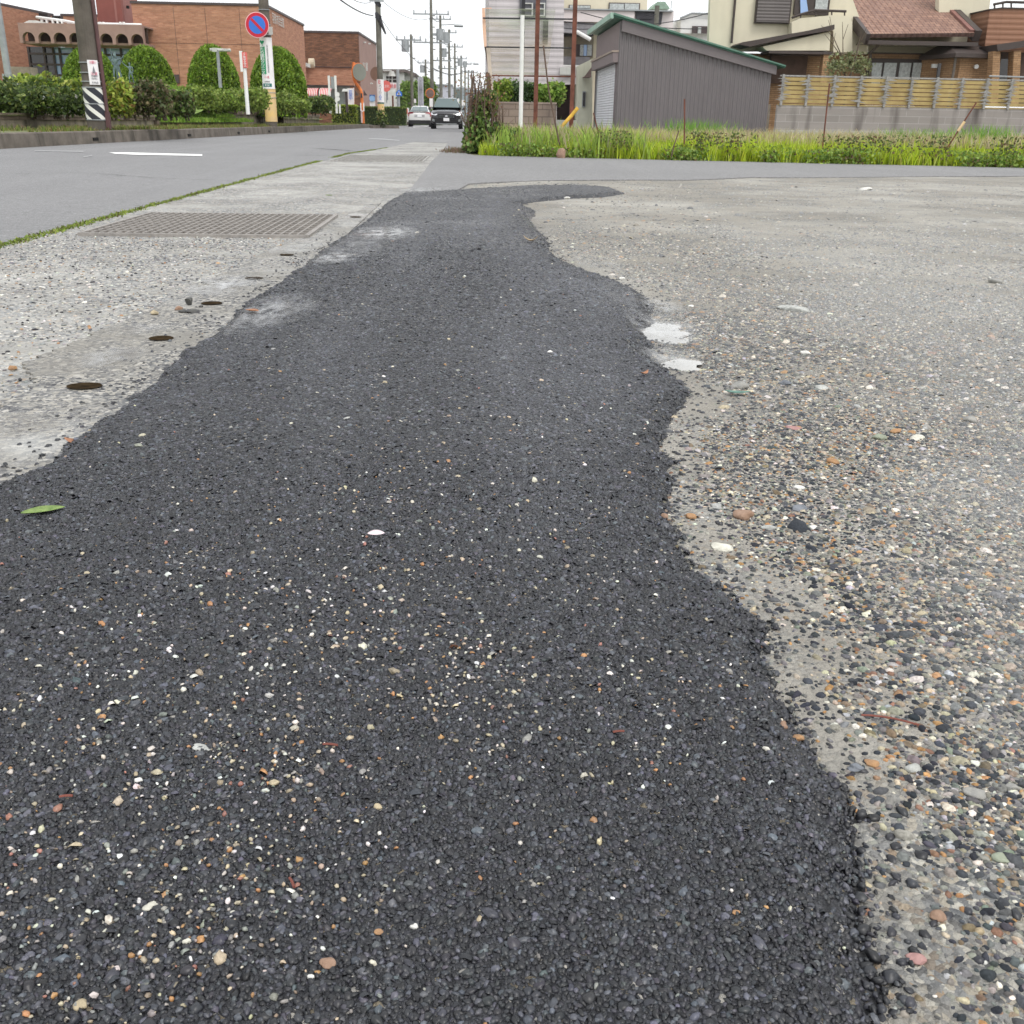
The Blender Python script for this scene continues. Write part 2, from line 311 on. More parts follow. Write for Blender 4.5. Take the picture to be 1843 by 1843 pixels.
for a_,b_ in zip(WB,WB[1:]):
    for k in range(10):
        f=k/10; wl.append((a_[0]+(b_[0]-a_[0])*f+rw.uniform(-.012,.012),a_[1]+(b_[1]-a_[1])*f+rw.uniform(-.012,.012)))
sheet('gutter_cover_strip',[(-.50,-4),(-.50,6.0),(-.55,5.9)]+wl+[(-1.0,.9),(-1.0,-4)],.008,M['stripwet'])
# gravel lot
PAL_G=[(0,(.08,.085,.09)),(.14,(.15,.155,.16)),(.34,(.23,.235,.235)),(.52,(.31,.305,.28)),(.68,(.38,.345,.28)),(.79,(.50,.48,.42)),(.87,(.30,.21,.13)),(.91,(.22,.18,.14)),(.95,(.27,.28,.24))]
M['gravel']=ground_mat('gravel_in_silt',PAL_G,190,(.355,.33,.285),(.40,.54),.005,big=[((.58,.56,.51),.9,.44,.66,.55),((.20,.185,.155),1.3,.5,.66,.35),((.24,.23,.21),6.5,.48,.7,.42)],s2=260,rough=.75,spec=.25)
def gz(X,Y):
    bowl=np.exp(-((X-.45)/.075)**2-((Y-2.33)/.15)**2)+.9*np.exp(-((X-.445)/.07)**2-((Y-1.985)/.055)**2)
    return -.013*bowl*(1+1.3*(vnoise(X,Y,26,14,3)-.5))+.012*(vnoise(X,Y,1.1,3,3)-.5)*np.clip((Y-.3)/1.5,0,1)*(1-np.clip(bowl*3,0,1))+.003*(vnoise(X,Y,9,4,2)-.5)
gl=grid_sheet('gravel_lot',-.1,40,-3,12,.045,.03,lambda X,Y:gz(X,Y)+.0,M['gravel'],inside=lambda X,Y:(Y<np.interp(X,[-.1,.15,.6,1.2,1.9,2.6,3.6,4.6,5.75,9,40],[8.1,8.25,8.6,8.85,9.0,9.6,9.85,10.3,10.68,11.2,12])+.02))
tag(gl,kind='structure')
# new black asphalt patch ------------------------------------------------
OUT=[(0,880),(75,850),(130,800),(200,760),(270,700),(330,640),(390,600),(430,560),(520,500),(600,440),(660,400),(700,365),(725,352),(800,348),(880,342),(960,337),(1040,335),(1100,341),(1122,349),(1080,355),(1020,358),(960,365),(928,371),(950,376),(962,382),(948,395),(960,410),(980,430),(985,450),(1010,475),(1040,487),(1090,505),(1150,530),(1165,550),(1165,575),(1142,592),(1165,620),(1160,645),(1195,675),(1232,708),(1215,740),(1190,780),(1185,820),(1197,860),(1187,900),(1210,960),(1215,990),(1250,1030),(1330,1090),(1372,1130),(1383,1160),(1362,1200),(1380,1260),(1430,1340),(1460,1390),(1500,1470),(1520,1550),(1522,1640),(1545,1740),(1560,1843)]
PO=[tuple(G(x,y)[:2]) for x,y in OUT]; PO+=[(.20,.3),(.22,-.6),(-.62,-.6),(-.6,.6)]
PO=np.array(PO)
def sdist(X,Y):
    X=np.asarray(X,float);Y=np.asarray(Y,float); d=np.full(X.shape,1e9); ins=np.zeros(X.shape,bool); n=len(PO)
    for i in range(n):
        ax,ay=PO[i];bx,by=PO[(i+1)%n]; ex,ey=bx-ax,by-ay; t=np.clip(((X-ax)*ex+(Y-ay)*ey)/(ex*ex+ey*ey),0,1)
        d=np.minimum(d,np.hypot(X-ax-t*ex,Y-ay-t*ey)); c=((ay>Y)!=(by>Y)); 
        with np.errstate(divide='ignore',invalid='ignore'): xx=(bx-ax)*(Y-ay)/((by-ay) if by!=ay else 1e-9)+ax
        ins^=c&(X<xx)
    return np.where(ins,d,-d)
def edge_n(X,Y): return (vnoise(X,Y,22,5,3)-.5)*.035
def pz(X,Y):
    d=sdist(X,Y)+edge_n(X,Y)*np.clip(1.2-.0*Y,.4,1); h=.016*np.clip(d/.03,-1,1)
    h=np.where(d>0,h*1.0+.004*np.clip(d/.2,0,1),h); return h+.006*(vnoise(X,Y,3.2,9,3)-.5)*(d>0)+.0025*(vnoise(X,Y,16,11,2)-.5)+.004
PAL_P=[(0,(.024,.025,.029)),(.3,(.036,.037,.043)),(.6,(.052,.054,.061)),(.86,(.075,.077,.083)),(.945,(.20,.17,.12)),(.975,(.42,.40,.36))]
M['patch']=ground_mat('fresh_black_asphalt',PAL_P,200,(.036,.037,.042),(.55,.75),.006,s2=330,rough=.5,spec=.5,wet=(2.0,.5,.66,.27))
pt=grid_sheet('asphalt_patch',-.82,1.2,-.5,7.7,.0125,.016,pz,M['patch'],inside=lambda X,Y:sdist(X,Y)>-.05)
tag(pt,kind='structure')
def hgt(X,Y): 
    d=sdist(X,Y)+edge_n(X,Y); return np.where(d>-.012,np.maximum(pz(X,Y),.004),np.where(X<-.3,.008,gz(X,Y)))
M['stone']=attr_mat('loose_stone',.8,.2,var=.35,vs=420)
M['tar']=attr_mat('tarred_stone',.42,.6,var=.35,vs=500)
def jgrid(x0,x1,y0,y1,s):
    xs=np.arange(x0,x1,s);ys=np.arange(y0,y1,s*.92); X,Y=np.meshgrid(xs,ys); X=X+rng.uniform(-.5,.5,X.shape)*s*1.1+(np.arange(len(ys))%2)[:,None]*s/2; Y=Y+rng.uniform(-.5,.5,Y.shape)*s*1.1; return X.ravel(),Y.ravel()
def inview(X,Y,mg=1.25): return (X>(-.49*Y-.06)*mg-.05)&(X<(.56*Y+.10)*mg+.05)
BLK=[(.007,.0075,.010),(.016,.017,.022),(.032,.034,.043),(.075,.080,.096)]
LITE=[(.58,.54,.46),(.46,.39,.27),(.38,.20,.08),(.26,.25,.23),(.72,.71,.67),(.22,.24,.21),(.30,.24,.17),(.30,.14,.10)]
def tar_layer(y0,y1,s,sz,T,F,lite=1.,dens=1.):
    X,Y=jgrid(-.8,1.2,y0*.88,y1*1.12,s); jj=1+rng.uniform(-.11,.11,len(X)); k=inview(X,Y)&(Y>y0*jj*(y0>.4))&(Y<y1*jj)&(rng.random(len(X))<np.clip(1.25-Y*.13,.35,1)); X,Y=X[k],Y[k]; d=sdist(X,Y)+edge_n(X,Y); k=d>rng.exponential(.006,len(X))*-1.2; X,Y,d=X[k],Y[k],d[k]; n=len(X)
    size=sz*rng.lognormal(0,.30,n); c=palette(n,BLK,[4,5,3.6,1.7],.22); c=c+(.040*np.clip((Y-.75)/1.5,0,1)*np.clip(d/.12,.15,1)*np.clip(3.4*vnoise(X*4.2,Y*.5,1.3,23,3)-1.05,.05,1.8))[:,None]*np.array([.95,.98,1.08])  # stones lightened with distance in streaks; grazing sheen painted into their colour
    cl=vnoise(X,Y,9,21,4); bl=sum(a*np.exp(-((X-cx_)/sx)**2-((Y-cy_)/sy)**2) for cx_,cy_,sx,sy,a in [(-.20,.60,.15,.14,.22),(-.20,.43,.12,.07,.20),(-.0,.74,.22,.09,.14),(-.20,.84,.15,.10,.08),(-.04,1.0,.26,.16,.06),(.08,.58,.09,.09,.03),(.0,1.4,.3,.3,.02)])
    pr=bl*np.clip((cl-.30)*3,.35,1.3)*lite*.85+.004
    li=rng.random(n)<pr; c[li]=palette(int(li.sum()),LITE,[3.4,5,2.4,4.5,1.8,1.5,3,.7],.16); size[li]*=rng.uniform(.35,1.0,li.sum())**1.0*np.where(rng.random(li.sum())<.05,1.5,.95)
    pts=np.stack([X,Y,hgt(X,Y)+np.where(li,.0012,0)],1); return pts,size,c
tp=thing('asphalt_aggregate','black crushed stone of the fresh patch with scattered cream and orange grit','stone chips',(0,0,0)); tp['kind']='stuff'
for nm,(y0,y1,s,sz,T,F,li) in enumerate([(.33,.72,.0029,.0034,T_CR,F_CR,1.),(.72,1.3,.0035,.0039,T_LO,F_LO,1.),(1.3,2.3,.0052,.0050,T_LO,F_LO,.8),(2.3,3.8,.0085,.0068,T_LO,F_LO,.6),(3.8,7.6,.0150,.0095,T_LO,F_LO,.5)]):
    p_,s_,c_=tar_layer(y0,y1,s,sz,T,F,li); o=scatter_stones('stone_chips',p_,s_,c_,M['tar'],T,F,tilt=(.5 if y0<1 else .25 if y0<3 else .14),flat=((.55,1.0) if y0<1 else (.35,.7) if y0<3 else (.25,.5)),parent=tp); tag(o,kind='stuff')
# crumbs thrown over the concrete beside the patch
X=rng.uniform(-.95,1.3,60000);Y=.4+rng.random(60000)**1.4*4; d=sdist(X,Y); k=(d<0)&(rng.random(60000)<np.exp(d/.035)*.55)&inview(X,Y); X,Y=X[k],Y[k]; n=len(X)
o=scatter_stones('asphalt_crumbs',np.stack([X,Y,hgt(X,Y)],1),rng.uniform(.003,.009,n),palette(n,BLK,[3,4,3,1]),M['tar'],T_CR,F_CR); tag(o,'black asphalt crumbs strewn along the ragged edges of the patch','crumbs',kind='stuff')
# gravel in the lot
GP=[(.03,.034,.042),(.055,.06,.068),(.10,.103,.108),(.17,.168,.16),(.28,.265,.235),(.42,.36,.26),(.64,.60,.51),(.38,.22,.10),(.24,.14,.095),(.19,.145,.10),(.20,.22,.175),(.40,.40,.40)]
GW=[6,8,7,5.5,4.5,3.6,2.2,1.7,.9,2.6,1.4,1.6]
tg=thing('gravel','loose mixed gravel of grey, tan, orange and cream pebbles in silt','gravel',(0,0,0)); tg['kind']='stuff'
for (y0,y1,s,sz,T,F,xm) in [(.33,.95,.0035,.0045,T_RD,F_RD,1.0),(.95,1.7,.0042,.0044,T_LO,F_LO,1.5),(1.7,2.9,.0062,.0056,T_LO,F_LO,2.2),(2.9,4.6,.012,.0072,T_LO,F_LO,3.0),(4.6,9,.045,.010,T_LO,F_LO,6)]:
    X,Y=jgrid(.05,xm,y0*.88,y1*1.12,s); jj=1+rng.uniform(-.11,.11,len(X)); k=inview(X,Y)&(Y>y0*jj*(y0>.4))&(Y<y1*jj); X,Y=X[k],Y[k]; d=sdist(X,Y)+edge_n(X,Y)
    mk=vnoise(X,Y,4.2,33,4); mud=np.clip((mk-.36)*9,np.where(Y<1.1,.45,.2),1)                     # bare silt shows where this is low
    mud=mud*np.clip((-d-.012-.05*vnoise(X,Y,7,35,2))/.05,.22,1); mud=np.maximum(mud,np.clip((-d-.05)*7,0,.93)*(Y<1.8)); mud=np.maximum(mud,np.clip((-d-.12)*3,0,.8)*(Y<2.9)); k=(d<-.002)&(rng.random(len(X))<mud); X,Y,d=X[k],Y[k],d[k]; n=len(X); size=sz*rng.lognormal(-.12,.42,n)
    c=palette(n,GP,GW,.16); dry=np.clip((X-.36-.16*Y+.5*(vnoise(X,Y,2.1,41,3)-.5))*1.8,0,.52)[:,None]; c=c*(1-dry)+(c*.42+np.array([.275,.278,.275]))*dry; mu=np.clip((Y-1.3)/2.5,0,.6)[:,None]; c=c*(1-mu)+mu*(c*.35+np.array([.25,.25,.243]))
    o=scatter_stones('pebbles',np.stack([X,Y,gz(X,Y)],1),size,c,M['stone'],T,F,tilt=.28,flat=(.5,.9),smooth=(T is T_RD),parent=tg,sink=.35); tag(o,kind='stuff')
# grit on the concrete strip
X,Y=jgrid(-1.7,-.5,1.0,4.2,.016); k=inview(X,Y)&(sdist(X,Y)<-.01)&(rng.random(len(X))<.55); X,Y=X[k],Y[k]; n=len(X)
o=scatter_stones('grit',np.stack([X,Y,np.full(n,.006)],1),rng.lognormal(-5.3,.35,n),palette(n,[(.04,.04,.045),(.3,.3,.3),(.45,.42,.36),(.62,.6,.55),(.36,.22,.12),(.16,.16,.17)],[2,3,3,2.4,.8,3]),M['stone'],T_LO,F_LO,flat=(.3,.6),tilt=.15,sink=.6); tag(o,'fine pale grit washed over the concrete gutter strip','grit',kind='stuff')
# puddles
M['water'],nt,p=base('puddle_water'); p.inputs['Base Color'].default_value=(.36,.35,.32,1); p.inputs['Roughness'].default_value=.03; p.inputs['IOR'].default_value=1.6; p.inputs['Specular IOR Level'].default_value=1.0
g=node(nt,'NewGeometry'); n_=node(nt,'TexNoise',{'Vector':g.outputs['Position'],'Scale':35.0,'Detail':2}); bp=node(nt,'Bump',{'Height':n_.outputs[0],'Strength':.12,'Distance':.002}); nt.links.new(bp.outputs[0],p.inputs['Normal'])
def puddle(pts,z,label,seed):
    r=random.Random(seed); P=[G(x,y,z) for x,y in pts]; out=[]
    for i in range(len(P)):
        a,b=P[i],P[(i+1)%len(P)]; L_=(b-a).length
        for k in range(12):
            t=k/12; q=a.lerp(b,t); out.append((q.x+r.uniform(-.05,.05)*L_,q.y+r.uniform(-.05,.05)*L_,z))
    mb=MB().add(out,[tuple(range(len(out)))]); o=mb.build('puddle',M['water']); tag(o,label,'puddle',kind='structure'); return o
puddle([(1100,598),(1140,560),(1180,545),(1240,560),(1270,602),(1220,625),(1160,628)],-.0055,'white sky-reflecting puddle in the notch of the patch edge',1)
puddle([(1130,655),(1150,630),(1200,622),(1260,632),(1260,668),(1190,678)],-.0050,'small oval puddle just nearer than the notch puddle',2)
mf,nt,p=base('thin_water_film'); at_=node(nt,'Attribute',attribute_name='Col'); g=node(nt,'NewGeometry'); mp=node(nt,'Mapping',{'Vector':g.outputs['Position'],'Scale':(30,14,1)}); nn=node(nt,'TexNoise',{'Vector':mp.outputs[0],'Scale':1.0,'Detail':6,'Roughness':.7}); f0=ramp(nt,nn.outputs[0],[(.36,.0),(.62,1)]); mu=node(nt,'Math',{0:at_.outputs['Fac'],1:f0},operation='MULTIPLY')
p.inputs['Base Color'].default_value=(.42,.42,.42,1); p.inputs['Roughness'].default_value=.12; p.inputs['IOR'].default_value=1.6; p.inputs['Specular IOR Level'].default_value=1; tr=node(nt,'BsdfTransparent'); ms=node(nt,'MixShader',{0:mu.outputs[0],1:tr.outputs[0],2:p.outputs[0]}); nt.links.new(ms.outputs[0],nt.nodes['Material Output'].inputs[0])
def film(x,y,w_,h_,amt,label):
    a=G(x-w_,y);b=G(x+w_,y);c=G(x,y-h_);d=G(x,y+h_); cx_,cy_=G(x,y)[:2]; rx=(b.x-a.x)/2; ry=(c.y-d.y)/2; n=18; u=np.linspace(-1,1,n); U,V_=np.meshgrid(u,u); X=cx_+U*rx-(V_*ry)*.0; Y=cy_+V_*ry; Z=np.maximum(pz(X,Y),.008)+.0032
    I=np.arange(n*n).reshape(n,n); F=np.stack([I[:-1,:-1],I[:-1,1:],I[1:,1:],I[1:,:-1]],-1).reshape(-1,4); fa=np.clip(1.15-np.hypot(U,V_)*1.15,0,1)**.8*amt; o=np_mesh('water_film',np.stack([X,Y,Z],-1).reshape(-1,3),F,mf,None,np.repeat(fa.reshape(-1,1),3,1),True); tag(o,kind='structure')
for q in [(1195,600,75,34,.6),(1200,650,60,22,.5),(690,430,70,16,1.0),(600,477,50,12,.85),(640,455,80,26,.3),(500,575,75,34,.55),(440,600,60,26,.34),(400,520,75,24,.8),(255,598,60,16,.35),(205,652,62,22,.7),(520,455,40,10,.5),(765,347,50,8,.9),(1060,480,60,26,.4),(1190,560,40,22,.7),(1130,545,60,40,.2),(960,405,30,30,.4),(560,445,30,8,.4)]: film(*q,'')
# ------------------------------------------------------------------ kerb, verge, garden
KL=[(-6.72,4),(-6.62,10),(-6.5,15),(-6.15,23),(-5.95,38),(-5.78,63)]
M['kerb']=mat('kerb_concrete',(.185,.16,.135),.9,.22,3,bump=.4,bscale=40,stain=.8)
def kerbrun(pts,name='kerb',w=.16,h=.2):
    mb=MB()
    for (a,b) in zip(pts,pts[1:]):
        L_=math.hypot(b[0]-a[0],b[1]-a[1]); n=max(1,int(L_/1.2))
        for i in range(n):
            p=Vector((a[0]+(b[0]-a[0])*i/n,a[1]+(b[1]-a[1])*i/n,0)); q=Vector((a[0]+(b[0]-a[0])*(i+1)/n,a[1]+(b[1]-a[1])*(i+1)/n,0)); d=(q-p).normalized()*.006; p+=d;q-=d
            j=random.uniform(-.004,.004)
            mb.add([(p.x,p.y,-.02),(q.x,q.y,-.02),(q.x-.02,q.y,h-.015+j),(q.x-.04,q.y,h+j),(q.x-w,q.y,h+j),(q.x-w,q.y,-.02),(p.x-.02,p.y,h-.015+j),(p.x-.04,p.y,h+j),(p.x-w,p.y,h+j),(p.x-w,p.y,-.02)],
                   [(0,1,2,6),(6,2,3,7),(7,3,4,8),(8,4,5,9),(0,6,7,8,9),(1,5,4,3,2)])
    o=mb.build(name,M['kerb']); return tag(o,kind='structure')
kerb=kerbrun(KL)
DARK=mat('dark_recess',(.012,.011,.01),.95,.1)
for x,y in [(162,255),(316,246),(418,241),(488,238)]:
    g_=G(x,y+3,0); Yk=g_.y; Xk=np.interp(Yk,[p[1] for p in KL],[p[0] for p in KL]); hh=.05
    mb=MB().box(Xk-.014,Xk+.004,Yk-.12,Yk+.12,.045,.045+hh); mb.build('drain_hole',DARK,kerb)
KX=lambda y:float(np.interp(y,[p[1] for p in KL],[p[0] for p in KL]))
M['verge']=mat('verge_soil',(.17,.17,.08),.95,.25,2.5,c2=(.10,.13,.045))
ys=[4,10,15,23,38,63]; sheet('verge',[(KX(y)-.15,y) for y in ys]+[(-8.4,y) for y in ys[::-1]],.185,M['verge'])
# garden ground rises behind the planter walls
M['lawn']=mat('lawn',(.22,.33,.06),.9,.3,1.2,c2=(.10,.15,.035),bump=.5,bscale=25)
def lz(X,Y): 
    t=np.clip((-8.45-X)/4,0,1); base_=.42+.25*t; mound=.85*np.exp(-((X+10.2)/2.6)**2-((Y-37.5)/4.2)**2)+.35*np.exp(-((X+14)/4)**2-((Y-46)/6)**2)
    return base_+mound+.12*(vnoise(X,Y,.8,51,3)-.5)
lg=grid_sheet('garden_ground',-70,-8.45,4,62,.6,.6,lz,M['lawn']); tag(lg,kind='structure')
sheet('museum_forecourt',[(-70,62),(-6.6,62),(-6.6,160),(-90,160)],.12,mat('forecourt_paving',(.33,.31,.28),.85,.12,1))
M['rock']=mat('old_wall_stone',(.20,.155,.125),.9,.25,2.5,bump=.6,bscale=14,c2=(.10,.075,.06))
M['rough']=mat('old_wall_concrete',(.30,.255,.20),.95,.25,3,bump=.6,bscale=25,stain=.85)
def pw(label,y0,y1,zt,x=-8.3,step=.9):
    t=thing('planter_wall',label,'garden wall',(x,(y0+y1)/2,.16),group='low planter walls along the verge'); mb=MB();cap=MB()
    y=y0; r=random.Random(int(y0*10))
    while y<y1:
        s=step*r.uniform(.8,1.3); e=min(y1,y+s); j=r.uniform(-.012,.012); mb.box(x-.2,x+.03+j,y+.006,e-.006,.1,zt-.12); y=e
    y=y0
    while y<y1:
        s=1.6*r.uniform(.8,1.3); e=min(y1,y+s); j=r.uniform(-.02,.02); cap.box(x-.25,x+.07+j,y+.008,e-.008,zt-.118,zt+j*.3); y=e
    mb.build('wall_course',M['rough'],t); cap.build('coping',M['rock'],t); return t
pw('low brown planter wall under the dark shrubs behind the striped pole',6,28.6,.47)
pw('sunken stretch of planter wall overgrown with green weeds',28.8,38.4,.36)
w3=pw('rust-stained stone planter wall behind the pole with the yellow guard',38.6,60,.66)
# ------------------------------------------------------------------ foliage helpers
M['leaf']=attr_mat('leaves',.55,.35,trans=.3,var=.12,vs=8)
M['blade']=attr_mat('grass_blades',.6,.25,trans=.35,var=.1,vs=8)
M['bark']=mat('bark',(.12,.09,.065),.9,.25,8,bump=.5,bscale=30)
M['twig']=mat('dry_twig',(.15,.10,.075),.85,.2,10)
def leaf_quads(P,size,cols,aspect=.55,up=None,nrm=None,bias=0.0):
    n=len(P); a=rng.normal(size=(n,3)); 
    if nrm is not None: a=a*(1-bias)+nrm*bias*2
    a/=np.linalg.norm(a,axis=1)[:,None]; b=rng.normal(size=(n,3)); b-=a*(a*b).sum(1)[:,None]
    if up is not None: b=b*(1-up)+np.array([0,0,up*2]); b-=a*(a*b).sum(1)[:,None]
    b/=np.linalg.norm(b,axis=1)[:,None]+1e-9; c=np.cross(a,b); s=np.broadcast_to(size,(n,))[:,None]
    V=np.stack([P-b*s*.5,P+c*s*aspect*.5+a*s*.06,P+b*s*.5,P-c*s*aspect*.5+a*s*.06],1).reshape(-1,3)
    F=np.arange(n*4).reshape(n,4); return V,F,np.repeat(cols,4,0)
def crown(name,blobs,size,pal,wts,parent=None,dens=1.,up=None,aspect=.6,shell=.55,jit=.18,m=None,lumps=0.):
    Ps=[];Cs=[]
    for (c,r,n) in blobs:
        n=int(n*dens); d=rng.normal(size=(n,3)); d/=np.linalg.norm(d,axis=1)[:,None]; rad=(shell+(1-shell)*rng.random(n)**.7)*np.where(rng.random(n)<.10,rng.uniform(1,1.28,n),1)*(1+.28*(vnoise(d[:,0]*2+d[:,2]*1.7+5,d[:,1]*2+d[:,2]*1.1,2.6,5,2)-.5))
        if lumps: rad*=1+lumps*(vnoise(d[:,0]*3+d[:,2]*2.1,d[:,1]*3+d[:,2]*1.3,1.2,int(abs(c[0]*7))%9,3)-.5)
        P=np.array(c)+d*rad[:,None]*np.array(r); Ps.append(P)
        cl=vnoise(P[:,0]+P[:,2]*.7,P[:,1]-P[:,2]*.6,2.2/max(.3,min(r)),3,2); Cs.append(palette(n,pal,wts,jit)*(.65+.7*cl)[:,None])
    P=np.concatenate(Ps);C_=np.concatenate(Cs); V,F,CC_=leaf_quads(P,size*rng.lognormal(0,.25,len(P)),C_,aspect,up)
    return np_mesh(name,V,F,m or M['leaf'],parent,CC_)
def branches(mb,p,d,L_,r,depth,rr):
    q=p+d*L_; mb.cyl(p,q,r,r*.65,6)
    if depth:
        for _ in range(rr.choice((2,3))):
            nd=(d+Vector((rr.uniform(-.7,.7),rr.uniform(-.7,.7),rr.uniform(-.1,.5)))).normalized(); branches(mb,q,nd,L_*rr.uniform(.6,.85),r*.6,depth-1,rr)
def tree(name,label,cat,loc,H,blobs,leaf,pal,wts,seed=1,trunk=.08,group=None,depth=2,kw={}):
    t=thing(name,label,cat,loc,group=group); rr=random.Random(seed); mb=MB(); branches(mb,Vector(loc),Vector((0,0,1)),H*.35,trunk,depth,rr); mb.build('trunk',M['bark'],t)
    crown('crown',blobs,leaf,pal,wts,t,**kw); return t
DG=[(.05,.08,.022),(.095,.145,.035),(.14,.20,.045),(.23,.27,.07)]
YG=[(.22,.30,.04),(.32,.39,.06),(.42,.45,.09),(.14,.21,.04)]
BG_=[(.12,.105,.05),(.17,.14,.07),(.09,.11,.04),(.22,.18,.10)]
def shrub(label,x0,y0,x1,y1,Y,pal,wts,n=2600,leaf=.10,blobs=5,cat='shrub',name='shrub',group=None,z0=None,seed=0,dY=None,**kw):
    a=at(x0,(y0+y1)/2,Y);b=at(x1,(y0+y1)/2,Y);t=at((x0+x1)/2,y0,Y).z; bt=at((x0+x1)/2,y1,Y).z if z0 is None else z0; W=b.x-a.x;H=t-bt; rr=random.Random(seed+int(x0)); dY=dY or W*.5
    root=thing(name,label,cat,((a.x+b.x)/2,Y,bt),group=group); L_=[]
    for i in range(blobs):
        f=(i+.5)/blobs; hw=W/blobs*.95 if blobs>1 else W/2; hh=H*rr.uniform(.8,1.0)
        L_.append(((a.x+W*f+rr.uniform(-.1,.1)*hw,Y+rr.uniform(-.3,.3)*dY,bt+hh*.5),(max(hw,.3*H) if blobs>1 else W/2,dY,hh*.5),n/blobs))
    mb=MB()
    for c,r,_ in L_:
        for k in range(3): mb.cyl((c[0]+rr.uniform(-.1,.1),c[1],bt-.05),(c[0]+rr.uniform(-.6,.6)*r[0],c[1]+rr.uniform(-.5,.5)*r[1],c[2]+r[2]*.5),.018,.008,5)
    mb.build('stem',M['bark'],root); crown('foliage',L_,leaf,pal,wts,root,shell=.35,**kw); return root
# ------------------------------------------------------------------ common materials
M['brick']=brick_mat('orange_brown_brick',(.48,.245,.155),(.38,.18,.115),(.38,.23,.17),.24,.075,.006,.32,.25,nvar=2.6)
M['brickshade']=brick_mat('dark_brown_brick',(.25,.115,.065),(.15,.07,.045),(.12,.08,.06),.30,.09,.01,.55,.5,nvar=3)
M['stucco']=mat('brown_stucco',(.33,.215,.185),.9,.08,2)
M['redshade']=mat('shaded_red_panel',(.235,.075,.06),.7,.08,1)  # tower front: its darker, shaded tone is painted in
M['redlit']=mat('lit_red_panel',(.30,.13,.11),.75,.08,1)  # same tower red made lighter: light on the side face painted in
M['coping']=mat('dark_metal_coping',(.09,.07,.07),.5,.1,1,metal=.3)
M['white']=mat('white_paint',(.78,.78,.76),.5,.06,3)
M['offwhite']=mat('weathered_white',(.62,.62,.59),.6,.12,2,stain=.25)
M['galv']=mat('galvanised_steel',(.36,.38,.39),.45,.12,6,metal=.5)
M['black']=mat('black_rubber',(.02,.02,.022),.6,.1,5)
M['dark']=DARK
M['glass']=glass_mat('window_glass',(.10,.13,.16))
M['skyglass']=glass_mat('sky_blue_glass',(.34,.52,.85),.08,.6)  # sky reflection painted as a blue base colour
M['darkglass']=glass_mat('dark_glass',(.03,.025,.025),.1,.6)
M['curtain']=mat('pale_curtain',(.52,.55,.54),.8,.2,14)
M['pole']=mat('weathered_pole_concrete',(.145,.125,.105),.9,.2,3,bump=.2,bscale=40,stain=.35)
M['polegreen']=mat('lichen_grey_concrete',(.19,.185,.155),.9,.2,3,bump=.2,bscale=40,stain=.3)
M['rust']=mat('rusty_brown_steel',(.20,.075,.05),.8,.25,5)
M['orange']=mat('orange_paint',(.78,.22,.06),.5,.12,3)
M['red']=mat('faded_red_paint',(.72,.16,.14),.5,.08,3)
M['signred']=mat('sign_red',(.55,.02,.045),.4,.04,3)
M['signblue']=mat('sign_blue',(.04,.17,.62),.4,.04,3)
M['signwhite']=mat('sign_white',(.82,.80,.80),.4,.04,3)
M['pinkrim']=mat('pale_pink_rim',(.80,.50,.52),.4,.04,3)
M['green']=mat('sign_green',(.02,.30,.13),.45,.12,6)
M['teal']=mat('sign_teal',(.03,.17,.15),.45,.08,3)
M['yellow']=mat('yellow_pole_guard',(.72,.50,.20),.6,.12,3,c2=(.62,.45,.26))
M['ink']=mat('grey_ink',(.22,.22,.24),.6,.05,3)
M['pink']=mat('pink_ink',(.75,.22,.3),.6,.05,3)
M['metalwire']=mat('black_cable',(.04,.04,.045),.7,.05,3)
M['hazegrey']=mat('pale_grey_cladding',(.48,.48,.53),.8,.05,1)
M['bronze']=mat('verdigris_bronze',(.17,.24,.24),.6,.3,9,c2=(.07,.10,.10),metal=.2)
def text(body,size,m,loc,parent,name='lettering',rz=0.0,vertical=False,spacing=1.0,ext=.002,fit=None):
    c=bpy.data.curves.new('t','FONT'); c.body='\n'.join(body) if vertical else body; c.size=size; c.extrude=ext; c.align_x='CENTER'; c.align_y='CENTER'; c.space_line=.86*spacing; c.space_character=spacing; c.resolution_u=2
    o=bpy.data.objects.new('t',c); COL.objects.link(o); dg=bpy.context.evaluated_depsgraph_get(); dg.update(); me=bpy.data.meshes.new_from_object(o.evaluated_get(dg)); bpy.data.objects.remove(o); bpy.data.curves.remove(c)
    me.materials.clear(); mt=Matrix.Translation(Vector(loc))@Matrix.Rotation(rz,4,'Z')@Matrix.Rotation(PI/2,4,'X')
    if fit:
        xs=[v.co.x for v in me.vertices]; ys=[v.co.y for v in me.vertices]; fx=fit[0]/(max(xs)-min(xs)); fy=fit[1]/(max(ys)-min(ys)); cx_=(max(xs)+min(xs))/2; cy_=(max(ys)+min(ys))/2
        mt=mt@Matrix.Diagonal((fx,fy,1,1))@Matrix.Translation((-cx_,-cy_,0))
    me.transform(mt); return link(name,me,m,parent)
def disc(mb,c,r,th=.01,n=40,mi=0,nrm=(0,-1,0)):
    c=Vector(c); nv=Vector(nrm).normalized(); return mb.cyl(c,c+nv*th,r,r,n,mi)
